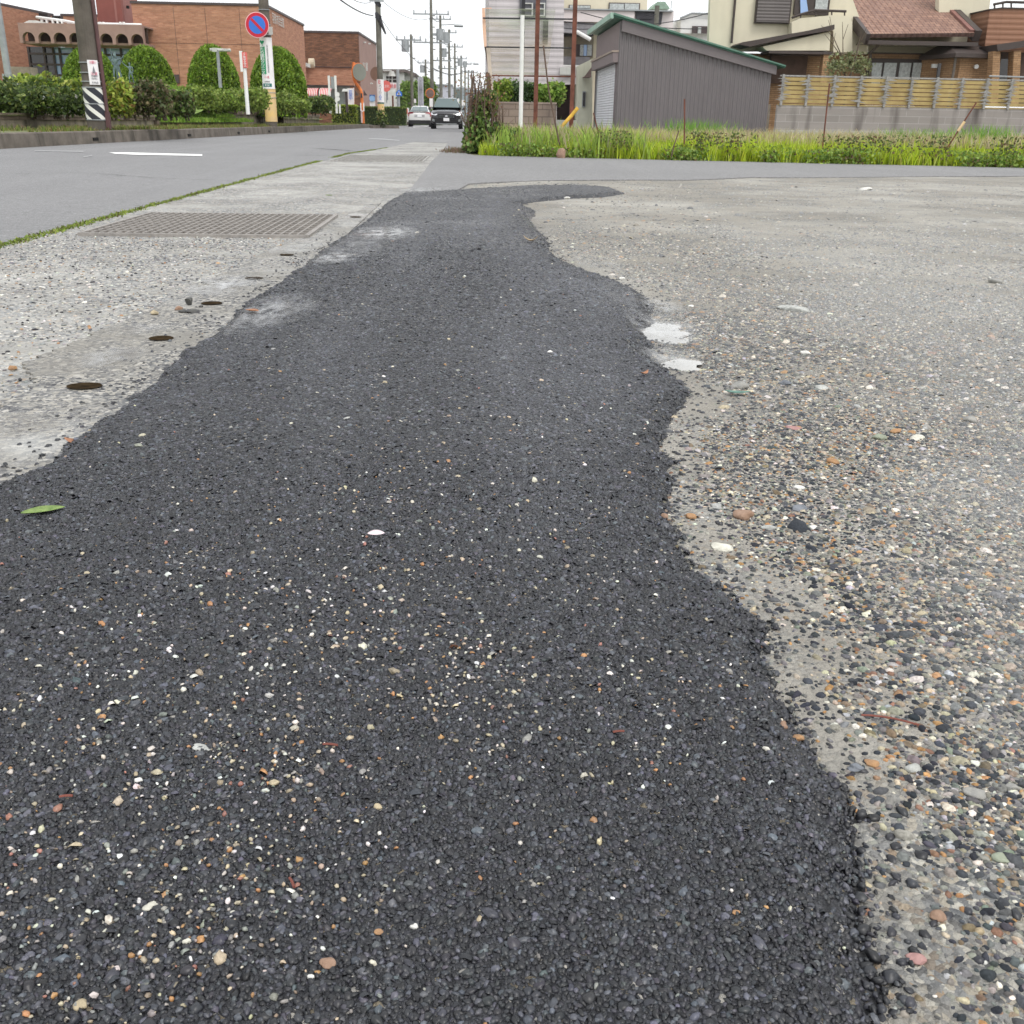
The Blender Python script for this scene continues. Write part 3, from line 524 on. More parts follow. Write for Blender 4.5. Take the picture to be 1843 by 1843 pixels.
# ------------------------------------------------------------------ MUSEUM (brown brick civic hall on the left)
hall=thing('civic_hall','large brown brick civic hall with arched canopy, red tower and stepped blocks','building',(-19,61,.1))
def wall_px(mb,pts,Y,d=.4,mi=0): return mb.px(pts,Y,d,mi)
def slab(mb,p,q,z0,z1,th=.3,mi=0):            # vertical wall between two ground points, thickened to the back-left
    p=Vector((p[0],p[1],0));q=Vector((q[0],q[1],0)); d=(q-p).normalized(); n=Vector((-d.y,d.x,0))*th
    a=[(p.x,p.y,z0),(q.x,q.y,z0),(q.x,q.y,z1[1] if hasattr(z1,'__len__') else z1),(p.x,p.y,z1[0] if hasattr(z1,'__len__') else z1)]
    return mb.prism(a,n,mi)
# block A: tall box, front face px 252..487, side face receding to px 551
A0=at(252,150,60);A1=at(487,150,60);A2=at(552,150,72); zA=at(370,9,60).z
mb=MB(); mb.box(A0.x,A1.x,60,60.4,-.1,zA); slab(mb,(A1.x,60.4),(A2.x,72),-.1,(zA,zA),.4); mb.box(A0.x-.0,A1.x-.4,60.41,71,zA-1.2,zA-.5); mb.build('wall',M['brick'],hall)
mb=MB(); mb.box(A0.x-.05,A1.x+.06,59.94,60.45,zA+.003,zA+.12); slab(mb,(A1.x+.06,60.45),(A2.x+.06,72),zA+.003,zA+.12,.5); mb.build('coping',M['coping'],hall)
mb=MB(); [mb.pbox(x-.25,14,x+.25,150,59.99,.012) for x in (318,374,435)]; mb.pbox(255,78.5,486,79.0,59.99,.012); mb.each('expansion_joint',M['coping'],hall)
# sign letters on the side face
dx,dy=A2.x-A1.x,72-60.4; ang=math.atan2(dy,dx); fr=.24
text('羽島市民会館',1.0,M['offwhite'],(A1.x+dx*fr+.05,60.4+dy*fr,at(502,36,63).z),hall,'lettering',rz=ang,fit=(3.4,.55))
# block B: second, lower block behind
B0=at(546,150,84);B1=at(648,150,84);B2=at(679,150,96); zB=at(600,59.5,84).z
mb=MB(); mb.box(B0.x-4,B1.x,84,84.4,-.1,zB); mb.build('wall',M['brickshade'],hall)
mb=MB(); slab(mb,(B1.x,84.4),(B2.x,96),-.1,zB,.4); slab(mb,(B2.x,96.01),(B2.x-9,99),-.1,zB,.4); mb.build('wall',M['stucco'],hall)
mb=MB(); mb.box(B0.x-4,B1.x+.06,83.93,84.45,zB+.003,zB+.14); slab(mb,(B1.x+.07,84.46),(B2.x+.07,96),zB+.003,zB+.14,.5); mb.build('coping',M['coping'],hall)
for x,y in ((656,76),(664.5,78.5),(668,150)): mb=MB().pbox(x-1.6,y-1.2,x+2.2,y+1.2,87,.25); mb.build('wall_lamp',M['offwhite'],hall)
mb=MB(); mb.pbox(652.5,113,656,127.5,86.2,.1); mb.pbox(658,113,661.5,127.5,88,.1); mb.each('window',M['offwhite'],hall)
for x in (640,655): mb=MB().px([(x-.5,162),(x-1,172),(x+6,171.5)],82,.12); mb.build('wall_ornament',M['coping'],hall)
# annexe with shop front and striped awnings
mb=MB(); mb.pbox(540,121,637,153,76,.5); mb.pbox(630.5,153,637,192,76.02,.45); mb.pbox(520,122,541,190,76.6,.5); mb.build('annexe_wall',M['brick'],hall)
mb=MB(); mb.pbox(538,119.6,638,120.9,75.9,1.2); mb.pbox(538,153,638,155,75.95,.6,0); mb.build('annexe_fascia',M['coping'],hall)
mb=MB(); mb.pbox(548,155,631,192,76.7,.1); mb.build('shop_glass',glass_mat('greenish_glass',(.42,.5,.47),.1,.5),hall)
mb=MB(); [mb.pbox(x,155,x+1.2,192,76.55,.12) for x in (568,591,606,619)]; mb.each('mullion',M['galv'],hall)
mb=MB(); mb.pbox(536,113,552,119.5,74,3); mb.build('roof_vent',M['offwhite'],hall)
mb=MB(); mb.cyl(at(556,114,76),at(566,114,76),.32,.32,12); mb.build('roof_vent',mat('cream_vent',(.62,.52,.38),.7),hall)
m,nt,p=base('striped_awning'); tc=node(nt,'TexCoord'); sp=node(nt,'SeparateXYZ',{0:tc.outputs['Generated']}); s=node(nt,'Math',{0:sp.outputs[0],1:7.0},operation='MULTIPLY'); f=node(nt,'Math',{0:s.outputs[0]},operation='FRACT'); nt.links.new(ramp(nt,f.outputs[0],[(0,(.72,.70,.64)),(.5,(.62,.07,.10))],'CONSTANT'),p.inputs['Base Color']); M['awning']=m
for i,(x0,x1) in enumerate(((551,572),(575,596))):
    mb=MB(); a=at(x0,172,75);b=at(x1,172,75); zt=at(x0,157.5,75).z; zb=at(x0,172,75).z; n=8
    prof=[(-(1.1)*math.sin(t*PI/2/n),zb+(zt-zb)*math.cos(t*PI/2/n)) for t in range(n+1)]
    vs=[(x,75.9+py,pz_) for py,pz_ in prof for x in (a.x,b.x)]+[(x,75.9+py*.96,pz_-.04) for py,pz_ in prof for x in (a.x,b.x)]
    k=2*(n+1); mb.add(vs,[(2*j,2*j+1,2*j+3,2*j+2) for j in range(n)]+[(k+2*j,k+2*j+2,k+2*j+3,k+2*j+1) for j in range(n)]+[(2*j,2*j+2,k+2*j+2,k+2*j) for j in range(n)]+[(2*j+1,k+2*j+1,k+2*j+3,2*j+3) for j in range(n)])
    mb.build('awning',M['awning'],hall)
# left wing and the low link behind the canopy
C0=at(-90,150,56);C1=at(114,150,68)
zc0,zc1=at(-1,0,57.5).z,at(114,25,68).z; zl=(zc0+zc1)/2
mb=MB(); slab(mb,(C0.x,C0.y),(C1.x,68),-.1,(zl,zl),.4); mb.box(C1.x+.01,A0.x-.01,69,69.4,-.1,at(130,29,69).z); mb.build('wall',M['brick'],hall)
mb=MB(); slab(mb,(C0.x,C0.y-.05),(C1.x,67.95),zl+.003,zl+.14,.5); mb.box(C1.x+.02,A0.x-.02,68.95,69.5,at(130,29,69).z+.003,at(130,29,69).z+.12); mb.build('coping',M['coping'],hall)
for x0,x1,y0,y1 in ((70,86.5,22.5,39),(94,110,28,45)):
    f=(x0/2+x1/2-(-90))/(114+90); Yq=C0.y+(68-C0.y)*f-.35; mb=MB().pbox(x0,y0,x1,y1,Yq,.4); w_=mb.build('window',M['coping'],hall); mb=MB().pbox(x0+1,y0+1,x1-1,y1-1,Yq-.03,.03); mb.build('pane',M['darkglass'],w_)
# red tower
mb=MB(); mb.pbox(171,-60,216,44,63.5,.4); mb.build('tower_front',M['redshade'],hall)
T0=at(216,20,63.5); T1=at(250,20,69); mb=MB(); slab(mb,(T0.x+.005,63.52),(T1.x,68.9),at(216,42,63.5).z-.3,at(216,-60,63.5).z,.3); mb.build('tower_side',M['redlit'],hall)
mb=MB().pbox(227,10,231,15,64.8,.2); mb.build('vent_opening',DARK,hall)
# canopy with a row of arches: built as a wall with round-headed openings
za0,za1=at(150,46,58).z,at(150,79,58).z; xa0=at(34,60,58).x; xa1=at(257,60,58).x
centers=[51.5,80,107.5,135.5,163,191,219,246.5]; rad=(at(62.2,70,58).x-at(39.8,70,58).x)/2
mb=MB(); zc=at(150,71.5,58).z; prev=xa0; nseg=12
for c in centers:
    cx_=at(c,70,58).x
    mb.box(prev,cx_-rad,58,58.35,za1,zc+rad*.0); pts=[(cx_+rad*math.cos(PI-PI*k/nseg),zc+rad*math.sin(PI*k/nseg)) for k in range(nseg+1)]
    for (xa,z_a),(xb,z_b) in zip(pts,pts[1:]):
        mb.add([(xa,58,z_a),(xb,58,z_b),(xb,58,za0),(xa,58,za0),(xa,58.35,z_a),(xb,58.35,z_b),(xb,58.35,za0),(xa,58.35,za0)],[(0,1,2,3),(7,6,5,4),(0,4,5,1),(3,2,6,7)])
    mb.box(prev,cx_-rad,58,58.35,zc+1e-4,za0); prev=cx_+rad
mb.box(prev,xa1,58,58.35,za1,za0); mb.build('arched_canopy',M['stucco'],hall)
mb=MB(); mb.box(xa0,xa1,58.351,60.6,za1-.02,za1+.1); mb.box(xa0,xa1,58.0,61,za0+.003,za0+.08); mb.build('canopy_roof',M['stucco'],hall)
mb=MB(); mb.px([(34,44.5),(96,43.5),(64,36.5),(52,36.5)],58.2,1.5); mb.build('skylight',M['offwhite'],hall)
# rear wall of the arcade (shade inside the arches painted into its colour) and curtain wall
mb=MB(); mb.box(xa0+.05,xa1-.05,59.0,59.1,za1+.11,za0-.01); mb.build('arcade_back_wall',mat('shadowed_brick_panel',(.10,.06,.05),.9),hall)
zg=at(150,160,60).z-2; gx0=at(53,110,60.6).x
mb=MB(); mb.box(gx0,at(97,110,60.6).x,60.62,60.68,zg,za1-.03); mb.build('window_wall',M['darkglass'],hall)
mb=MB(); mb.box(at(97,110,60.6).x+.001,A0.x-.01,60.62,60.68,zg,za1-.03); mb.build('window_wall',M['skyglass'],hall)
mb=MB(); x=gx0
for px_ in (53,81,97.5,109,135,163,191,219,246): X_=at(px_,110,60.5).x; mb.box(X_-.05,X_+.05,60.5,60.615,zg,za1-.03)
for py_ in (98,117,136): z_=at(150,py_,60.5).z; mb.box(gx0,A0.x-.01,60.51,60.61,z_-.05,z_+.05)
mb.build('window_mullion',M['coping'],hall)
# white railing on top of the canopy
mb=MB(); pts=[at(x,y,Y) for x,y,Y in ((66,31,60.9),(92,34.5,60.2),(118,38,59.6),(137,42,58.8),(255,45,58.6))]
for a,b in zip(pts,pts[1:]): mb.cyl(a,b,.075,.075,6)
for x,y,Y in ((75,35,60.7),(84,36,60.4),(95,38,60.1),(104,40,59.9),(112,42,59.7),(123,43,59.5),(180,44,58.7),(186,44,58.7),(217,44,58.6),(223,44,58.6)): p_=at(x,y,Y); mb.cyl((p_.x,p_.y,za0+.08),(p_.x,p_.y,p_.z+.12),.07,.07,6)
mb.build('roof_railing',M['white'],hall)
mb=MB().pbox(313,134,322,150,59.9,.1); mb.build('service_door',M['coping'],hall)
# ------------------------------------------------------------------ garden planting
tree_g='clipped dome yews before the civic hall'
for i,(x0,x1,y0,y1,Y,lab) in enumerate([(113,216,85,168,47,'clipped green dome tree half hidden by the striped pole'),(213,317,84,168,46,'clipped green dome tree behind the bronze figures'),(338,432,82,158,45,'clipped green dome tree with a grey lamp post in front'),(450,552,86,196,43,'clipped green dome tree behind the pole with the yellow guard')]):
    a=at(x0,150,Y);b=at(x1,150,Y);zt=at((x0+x1)/2,y0,Y).z; cx_=(a.x+b.x)/2; R_=(b.x-a.x)/2; bt=.5; H=zt-bt
    t=thing('clipped_tree',lab,'tree',(cx_,Y,bt),group=tree_g); mb=MB(); mb.cyl((cx_,Y,bt-.3),(cx_,Y,bt+H*.4),.12,.09,8); mb.build('trunk',M['bark'],t)
    n=9000; u=rng.random(n); ph=rng.uniform(0,2*PI,n); hz=u**.85; prof=np.sqrt(np.clip(1-np.clip((hz-.28)/.72,0,1)**2.1,0,1))*(.93+.07*np.clip(hz/.28,0,1)); rr_=R_*prof*(1-.06*rng.random(n)**.6*1.0)*(1+.05*(vnoise(ph*2,hz*6,1.3,i+3,3)-.5))
    P=np.stack([cx_+rr_*np.cos(ph),Y+rr_*np.sin(ph),bt+H*hz*(1+rng.normal(0,.006,n))],1); cl=vnoise(ph*3,hz*9,1.1,i+9,3); C_=palette(n,[(.085,.15,.015),(.13,.22,.02),(.19,.31,.03),(.28,.39,.05)],[2,4,4,2],.15)*(.6+.75*cl)[:,None]
    V,F,Cc=leaf_quads(P,.16*rng.lognormal(0,.2,n),C_,.45,up=.45); np_mesh('crown',V,F,M['leaf'],t,Cc)
    mb=MB(); K=10; ring=[(math.sqrt(max(0,1-max(0,(k/K-.28)/.72)**2.1))*R_*.9,bt+H*.95*k/K) for k in range(K)]
    vs=[(cx_+r_*math.cos(2*PI*j/20),Y+r_*math.sin(2*PI*j/20),z_) for r_,z_ in ring for j in range(20)]; mb.add(vs,[(k*20+j,k*20+(j+1)%20,(k+1)*20+(j+1)%20,(k+1)*20+j) for k in range(K-1) for j in range(20)]+[tuple(range((K-1)*20,K*20))]); mb.build('dark_core',mat('shaded_core_%d'%i,(.045,.075,.015),.9,.2,6),t,True)  # solid core, coloured dark for the shade inside the crown
g_='shrubs in the planter along the verge'
shrub('dark green shrub at the far left edge on the planter wall',-60,138,60,208,21,DG,[4,4,2,1],3800,.085,4,group=g_,z0=.42,seed=3)
shrub('dark green shrub with small white blossoms left of the striped pole',52,146,158,208,20.6,DG+[(.5,.5,.45)],[4,4,2,1,.12],3600,.08,4,group=g_,z0=.42,seed=4)
shrub('light green leafy bush poking up behind the dark shrubs and stone block',20,118,105,190,24,YG+DG,[2,3,1,2,1,2,2,1],2200,.12,3,group=g_,z0=.45,seed=8)
shrub('bright green bush in front of the leftmost dome tree',100,128,160,190,25,YG,[2,3,1,2],1500,.12,3,group=g_,z0=.45,seed=9)
shrub('yellow-green shrub with orange tips right beside the striped pole',188,140,233,208,20.8,YG+[(.42,.24,.08)],[3,4,3,1.5,1],2300,.085,2,group=g_,z0=.42,seed=5)
shrub('brownish half-bare shrub right of the yellow-green one',226,140,300,208,21.2,BG_+DG,[3,3,3,2,1,1,1,0],2800,.08,3,group=g_,z0=.42,seed=6)
shrub('dark olive shrub at the end of the planter wall',280,150,338,210,22.5,DG+BG_,[3,3,2,0,1,1,1,0],2500,.085,3,group=g_,z0=.42,seed=7)
g_='clipped azaleas on the grass mound'
for i,(x0,y0,x1,y1,Y,l) in enumerate([(330,150,382,192,30,'rounded light green azalea just right of the planter shrubs'),(378,150,440,184,35,'wide azalea below the grey lamp post'),(432,150,478,196,32,'azalea behind the foot of the white roadside post'),(500,164,536,196,37,'azalea right of the pole with the yellow guard'),(520,176,551,199,35,'low yellowish azalea in front of the rightmost dome tree'),(550,170,596,204,38,'dark azalea beside the white sign frame')]):
    shrub(l,x0,y0,x1,y1,Y,[(.18,.26,.05),(.25,.34,.07),(.14,.20,.045),(.34,.40,.10)] if i!=5 else DG,[3,4,2,1],2000,.09,2,group=g_,z0=.6,seed=20+i)
# low flowering ground cover and verge weeds: stuff
def tufts(name,label,X,Y,Z,h,w_,pal,wts,parts=5,lean=.35,parent=None,m=None):
    n=len(X)*parts; x=np.repeat(X,parts)+rng.normal(0,w_*2,n); y=np.repeat(Y,parts)+rng.normal(0,w_*2,n); z=np.repeat(Z,parts); hh=np.repeat(np.broadcast_to(h,X.shape),parts)*rng.uniform(.5,1.15,n)
    a=rng.uniform(0,2*PI,n); ln=rng.normal(0,lean,(n,2))*hh[:,None]; wx=np.cos(a)*w_/2;wy=np.sin(a)*w_/2
    V=np.zeros((n,5,3)); V[:,0]=np.stack([x-wx,y-wy,z],1);V[:,1]=np.stack([x+wx,y+wy,z],1)
    V[:,2]=np.stack([x+wx*.8+ln[:,0]*.35,y+wy*.8+ln[:,1]*.35,z+hh*.6],1);V[:,3]=np.stack([x-wx*.8+ln[:,0]*.35,y-wy*.8+ln[:,1]*.35,z+hh*.6],1);V[:,4]=np.stack([x+ln[:,0],y+ln[:,1],z+hh],1)
    I=np.arange(n)[:,None]*5; F=np.concatenate([I+np.array([[0,1,2]]),I+np.array([[0,2,3]]),I+np.array([[3,2,4]])],0)
    c=palette(n,pal,wts,.15); o=np_mesh(name,V.reshape(-1,3),F,m or M['blade'],parent,np.repeat(c,5,0)); 
    if parent is None: tag(o,label,'vegetation',kind='stuff')
    return o
n=9000; Y=rng.uniform(5,60,n)**1.0; X=np.interp(Y,ys,[KX(y) for y in ys])-.2-rng.random(n)**1.3*1.5; k=vnoise(X,Y,1.4,61,3)>.50; X,Y=X[k],Y[k]
tufts('verge_weeds','straggly green and straw coloured weeds on the verge behind the kerb',X,Y,np.full(len(X),.18),rng.uniform(.03,.12,len(X)),.014,[(.15,.21,.04),(.24,.25,.07),(.30,.25,.12),(.09,.12,.03),(.24,.13,.07)],[4,3,2,3,1])
n=5200; Y=rng.uniform(29,39.5,n); X=rng.uniform(-9.4,-7.9,n); tufts('ground_cover','bright green low ground cover spilling over the sunken wall',X,Y,np.where(X>-8.35,.3,.45),rng.uniform(.05,.16,n),.03,[(.17,.30,.04),(.24,.36,.06),(.12,.21,.035)],[3,3,2])
n=9000; X=rng.uniform(-16,-8.5,n);Y=rng.uniform(30,60,n); tufts('lawn_grass','bright green lawn grass on the mound between the azaleas',X,Y,lz(X,Y)-.02,.13,.03,[(.18,.30,.04),(.26,.36,.07),(.14,.22,.04),(.32,.34,.14)],[3,3,2,1])
# moss and small grass in the joint between carriageway and concrete
n=1500; Y=3.2+rng.random(n)**1.6*15; X=-1.69+rng.normal(0,.010,n)+np.clip((Y-15),0,9)*.09; k=vnoise(Y*1.0,Y*0,1.6,71,3)>.37; X,Y=X[k],Y[k]
tufts('joint_moss','line of green moss and grass in the joint along the carriageway',X,Y,np.zeros(len(X)),rng.uniform(.004,.017,len(X)),.008,[(.22,.30,.05),(.15,.21,.04),(.30,.34,.09),(.12,.10,.05)],[3,3,2,2],parts=7,lean=.8)
# hedge in front of the far part of the hall
for x0,x1,y0,y1,Y,l in ((596,642,190,212,64,'yellow-green clipped hedge behind the white sign frame'),(640,731,193,214,74,'long dark clipped hedge behind the pole with the yellow and white wrap'),(742,792,198,214,88,'far end of the hedge beyond the small white car')):
    a=at(x0,200,Y);b=at(x1,200,Y);zt=at((x0+x1)/2,y0,Y).z; n=3500; t=thing('hedge',l,'hedge',((a.x+b.x)/2,Y,.12)); 
    mb=MB().box(a.x+.05,b.x-.05,Y+.05,Y+.9,.1,zt-.06); mb.build('dark_core',mat('hedge_core',(.03,.05,.015),.9),t)  # solid box core; dark green paints the shade within the hedge
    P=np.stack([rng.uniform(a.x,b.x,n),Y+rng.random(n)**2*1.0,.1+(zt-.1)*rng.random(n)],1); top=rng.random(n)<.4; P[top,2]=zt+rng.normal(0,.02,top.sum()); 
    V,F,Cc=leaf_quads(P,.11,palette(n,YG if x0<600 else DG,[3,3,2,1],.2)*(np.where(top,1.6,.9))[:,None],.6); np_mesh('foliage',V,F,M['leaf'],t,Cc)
# ------------------------------------------------------------------ striped utility pole and the other poles
def upole(label,px,py,Y,r0,H,m,name='utility_pole',group=None,z0=.16,r1=None,xoff=0):
    b=at(px,py,Y); t=thing(name,label,'utility pole',(b.x,Y,z0),group=group); mb=MB(); mb.cyl((b.x,Y,z0-.2),(b.x,Y,z0+H),r0,r1 or r0*.68,24); mb.build('shaft',m,t,False); return t,b.x
def zat(px,py,Y): return at(px,py,Y).z
def sleeve(name,m,t,X,Y,z0,z1,r,n=32,a0=None,a1=None):
    mb=MB()
    if a0 is None: mb.cyl((X,Y,z0),(X,Y,z1),r,r,n)
    else:                                     # a curved plate hugging the pole
        k=10; A=[a0+(a1-a0)*i/k for i in range(k+1)]; vs=[(X+rr*math.cos(a),Y+rr*math.sin(a),z) for rr in (r,r-.006) for z in (z0,z1) for a in A]; N_=k+1
        fs=[(i,i+1,N_+i+1,N_+i) for i in range(k)]+[(2*N_+i,3*N_+i,3*N_+i+1,2*N_+i+1) for i in range(k)]+[(i,2*N_+i,2*N_+i+1,i+1) for i in range(k)]+[(N_+i,N_+i+1,3*N_+i+1,3*N_+i) for i in range(k)]+[(0,N_,3*N_,2*N_),(k,2*N_+k,3*N_+k,N_+k)]
        mb.add(vs,fs)
    return mb.build(name,m,t)
m,nt,p=base('black_and_white_guard'); tc=node(nt,'TexCoord'); sp=node(nt,'SeparateXYZ',{0:tc.outputs['UV']})
a_=node(nt,'Math',{0:sp.outputs[0],1:.78},operation='MULTIPLY'); b_=node(nt,'Math',{0:sp.outputs[1],1:a_.outputs[0]},operation='ADD'); c_=node(nt,'Math',{0:b_.outputs[0],1:4.65},operation='MULTIPLY'); f=node(nt,'Math',{0:c_.outputs[0]},operation='FRACT')
nt.links.new(ramp(nt,f.outputs[0],[(0,(.018,.02,.03)),(.60,(.70,.70,.64))],'CONSTANT'),p.inputs['Base Color']); p.inputs['Roughness'].default_value=.45; M['stripe']=m
YA=19.6; PA,XA=upole('utility pole with black and white striped guard, nearest on the left',177,236,YA,.172,9,M['pole'])
sleeve('striped_guard',M['stripe'],PA,XA,YA,zat(177,215,YA),zat(177,187,YA)-.003,.18); sleeve('striped_guard',M['stripe'],PA,XA,YA,zat(177,187,YA)+.003,zat(177,158,YA),.181)
mb=MB()
for y in (113,131,147,157.5,187,215.5): z_=zat(170,y,YA); mb.cyl((XA,YA,z_-.008),(XA,YA,z_+.008),.186,.186,24)
mb.each('steel_band',M['galv'],PA)
mb=MB(); mb.cyl((XA+.205,YA-.02,.3),(XA+.16,YA-.02,7),.035,.035,10); mb.box(XA+.17,XA+.24,YA-.06,YA+.02,.22,.5); mb.build('conduit',mat('brown_conduit',(.12,.06,.06),.6),PA)
np_=sleeve('notice_plate',M['signwhite'],PA,XA,YA,zat(175,153,YA),zat(175,109,YA),.19,a0=math.radians(-84),a1=math.radians(-28)); 
def onpole(t,X,Y,r,ang,bodytxt,size,z,m,name='lettering',fit=None,vertical=False,par=None):
    a=math.radians(ang); return text(bodytxt,size,m,(X+r*math.cos(a),Y+r*math.sin(a),z),par or t,name,rz=a+PI/2,vertical=vertical,fit=fit)
for i,(z_y,txt,mm,h_) in enumerate([(113,'お願い',M['pink'],.05),(126,'▲',M['ink'],.12),(133,'注意',M['pink'],.05),(137.5,'歩行者優先',M['ink'],.03),(142,'飛び出し',M['ink'],.03),(149,'町内会',M['ink'],.035)]):
    onpole(PA,XA,YA,.197,-56,txt,.05,zat(175,z_y,YA),mm,fit=(.11 if i not in(1,) else .06,h_),par=np_)
YB=34.5; PB,XB=upole('utility pole with yellow guard, green clinic advert and no-parking disc',489,222,YB,.175,10,M['pole'])
sleeve('yellow_guard',M['yellow'],PB,XB,YB,zat(489,219,YB),zat(485,158,YB),.186)
ad=sleeve('advert_plate',M['signwhite'],PB,XB,YB,zat(480,160,YB),zat(480,68,YB),.20,a0=math.radians(-178),a1=math.radians(-20))
gp=sleeve('green_panel',M['green'],PB,XB,YB,zat(480,134,YB),zat(480,84.5,YB),.207,a0=math.radians(-152),a1=math.radians(-96))
text('はたの歯科クリニック',.15,M['signwhite'],(XB-.11,YB-.204,(zat(480,134,YB)+zat(480,84.5,YB))/2),gp,vertical=True,fit=(.13,.90))
text('各務原市那加駅前',.08,M['ink'],(XB+.055,YB-.205,(zat(480,134,YB)+zat(480,84.5,YB))/2+.05),ad,vertical=True,fit=(.05,.80))
tl=MB(); c_=Vector((XB-.09,YB-.215,zat(479,76,YB))); 
for k in range(9): a=random.uniform(0,6.28); q=c_+Vector((.05*math.cos(a)*random.random(),0,.05*math.sin(a)*random.random())); disc(tl,q+Vector((0,-.0015*k,0)),.028,.001,10)
tl.box(c_.x-.008,c_.x+.008,YB-.214,YB-.21,c_.z-.13,c_.z); tl.build('tree_emblem',M['green'],ad)
text('いい歯',.1,M['pink'],(XB-.02,YB-.205,zat(482,139,YB)),ad,fit=(.15,.085)); text('駐車場完備',.06,M['ink'],(XB-.02,YB-.205,zat(482,147,YB)),ad,fit=(.18,.045))
tp_=sleeve('teal_panel',M['teal'],PB,XB,YB,zat(482,156.5,YB),zat(482,150.5,YB),.205,a0=math.radians(-140),a1=math.radians(-55)); text('新加納',.07,M['signwhite'],(XB-.02,YB-.215,zat(482,153.5,YB)),tp_,fit=(.14,.055))
mb=MB()
for y in (18,45,63,159,167,176): z_=zat(482,y,YB); mb.cyl((XB,YB,z_-.01),(XB,YB,z_+.01),.197 if y>100 else .178,.197 if y>100 else .178,24)
mb.each('steel_band',M['galv'],PB)
c_=at(463,45,YB-.4); rs=18.8/1800*YB*1.0; nps=MB(); disc(nps,c_,rs,.02); npo=nps.build('no_parking_sign',M['pinkrim'],PB)
mb=MB(); disc(mb,c_+Vector((0,-.021,0)),rs*.94,.006); mb.build('red_ring',M['signred'],npo); mb=MB(); disc(mb,c_+Vector((0,-.028,0)),rs*.69,.005); mb.build('blue_disc',M['signblue'],npo)
d=Vector((1,0,-1)).normalized()*rs*.66; mb=MB(); mb.bar(c_-d+Vector((0,-.036,0)),c_+d+Vector((0,-.036,0)),.006,rs*.22); mb.build('red_bar',M['signred'],npo)
mb=MB(); mb.box(c_.x,XB,YB-.36,YB-.33,c_.z-.03,c_.z+.03); mb.box(XB-.05,XB+.05,YB-.35,YB-.1,c_.z-.03,c_.z+.03); mb.build('bracket',M['galv'],PB)
mb=MB(); mb.pbox(483,48,490.5,62,YB-.25,.02); mb.build('small_plate',M['offwhite'],PB)
YC=70; PC,XC=upole('utility pole wrapped in yellow below a white advert, by the orange mirror',686.5,221,YC,.20,13,M['polegreen'])
sleeve('yellow_guard',M['yellow'],PC,XC,YC,zat(686,216,YC),zat(686,187,YC),.215)
ad=sleeve('advert_plate',M['signwhite'],PC,XC,YC,zat(684,184,YC),zat(684,143,YC),.225,a0=math.radians(-178),a1=math.radians(-5)); text('E',.5,M['signred'],(XC-.02,YC-.24,zat(684,147.5,YC)),ad,fit=(.14,.22)); text('メイら',.5,M['ink'],(XC-.0,YC-.24,zat(684,160,YC)),ad,vertical=True,fit=(.2,.55)); text('人文',.5,M['signblue'],(XC,YC-.24,zat(684,175,YC)),ad,vertical=True,fit=(.2,.35))
mb=MB().cyl((XC,YC,zat(684,186.7,YC)),(XC,YC,zat(684,184.8,YC)),.222,.222,20); mb.build('teal_band',M['teal'],PC)
mb=MB(); 
for y in (5,8,27,30,34): z_=zat(681,y,YC); mb.cyl((XC-.05,YC,z_-.06),(XC+.05,YC,z_+.06),.23,.23,10)
mb.cyl((XC+.1,YC-.2,zat(681,36,YC)),(XC+.45,YC-.2,zat(681,33,YC)-.9),.13,.05,8); mb.build('cable_clamp',M['metalwire'],PC)
mb=MB(); mb.box(XC-.5,XC+.4,YC-.3,YC-.25,zat(681,4,YC),zat(681,4,YC)+.1); mb.build('crossarm',M['galv'],PC)
mb=MB(); mb.cyl((XC+.2,YC,zat(690,127,YC)),(XC+.75,YC,zat(690,127,YC)),.03,.03,6); mb.cyl((XC+.75,YC,zat(695,137,YC)),(XC+.75,YC,zat(695,128,YC)),.24,.13,12); mb.build('street_light',M['offwhite'],PC)
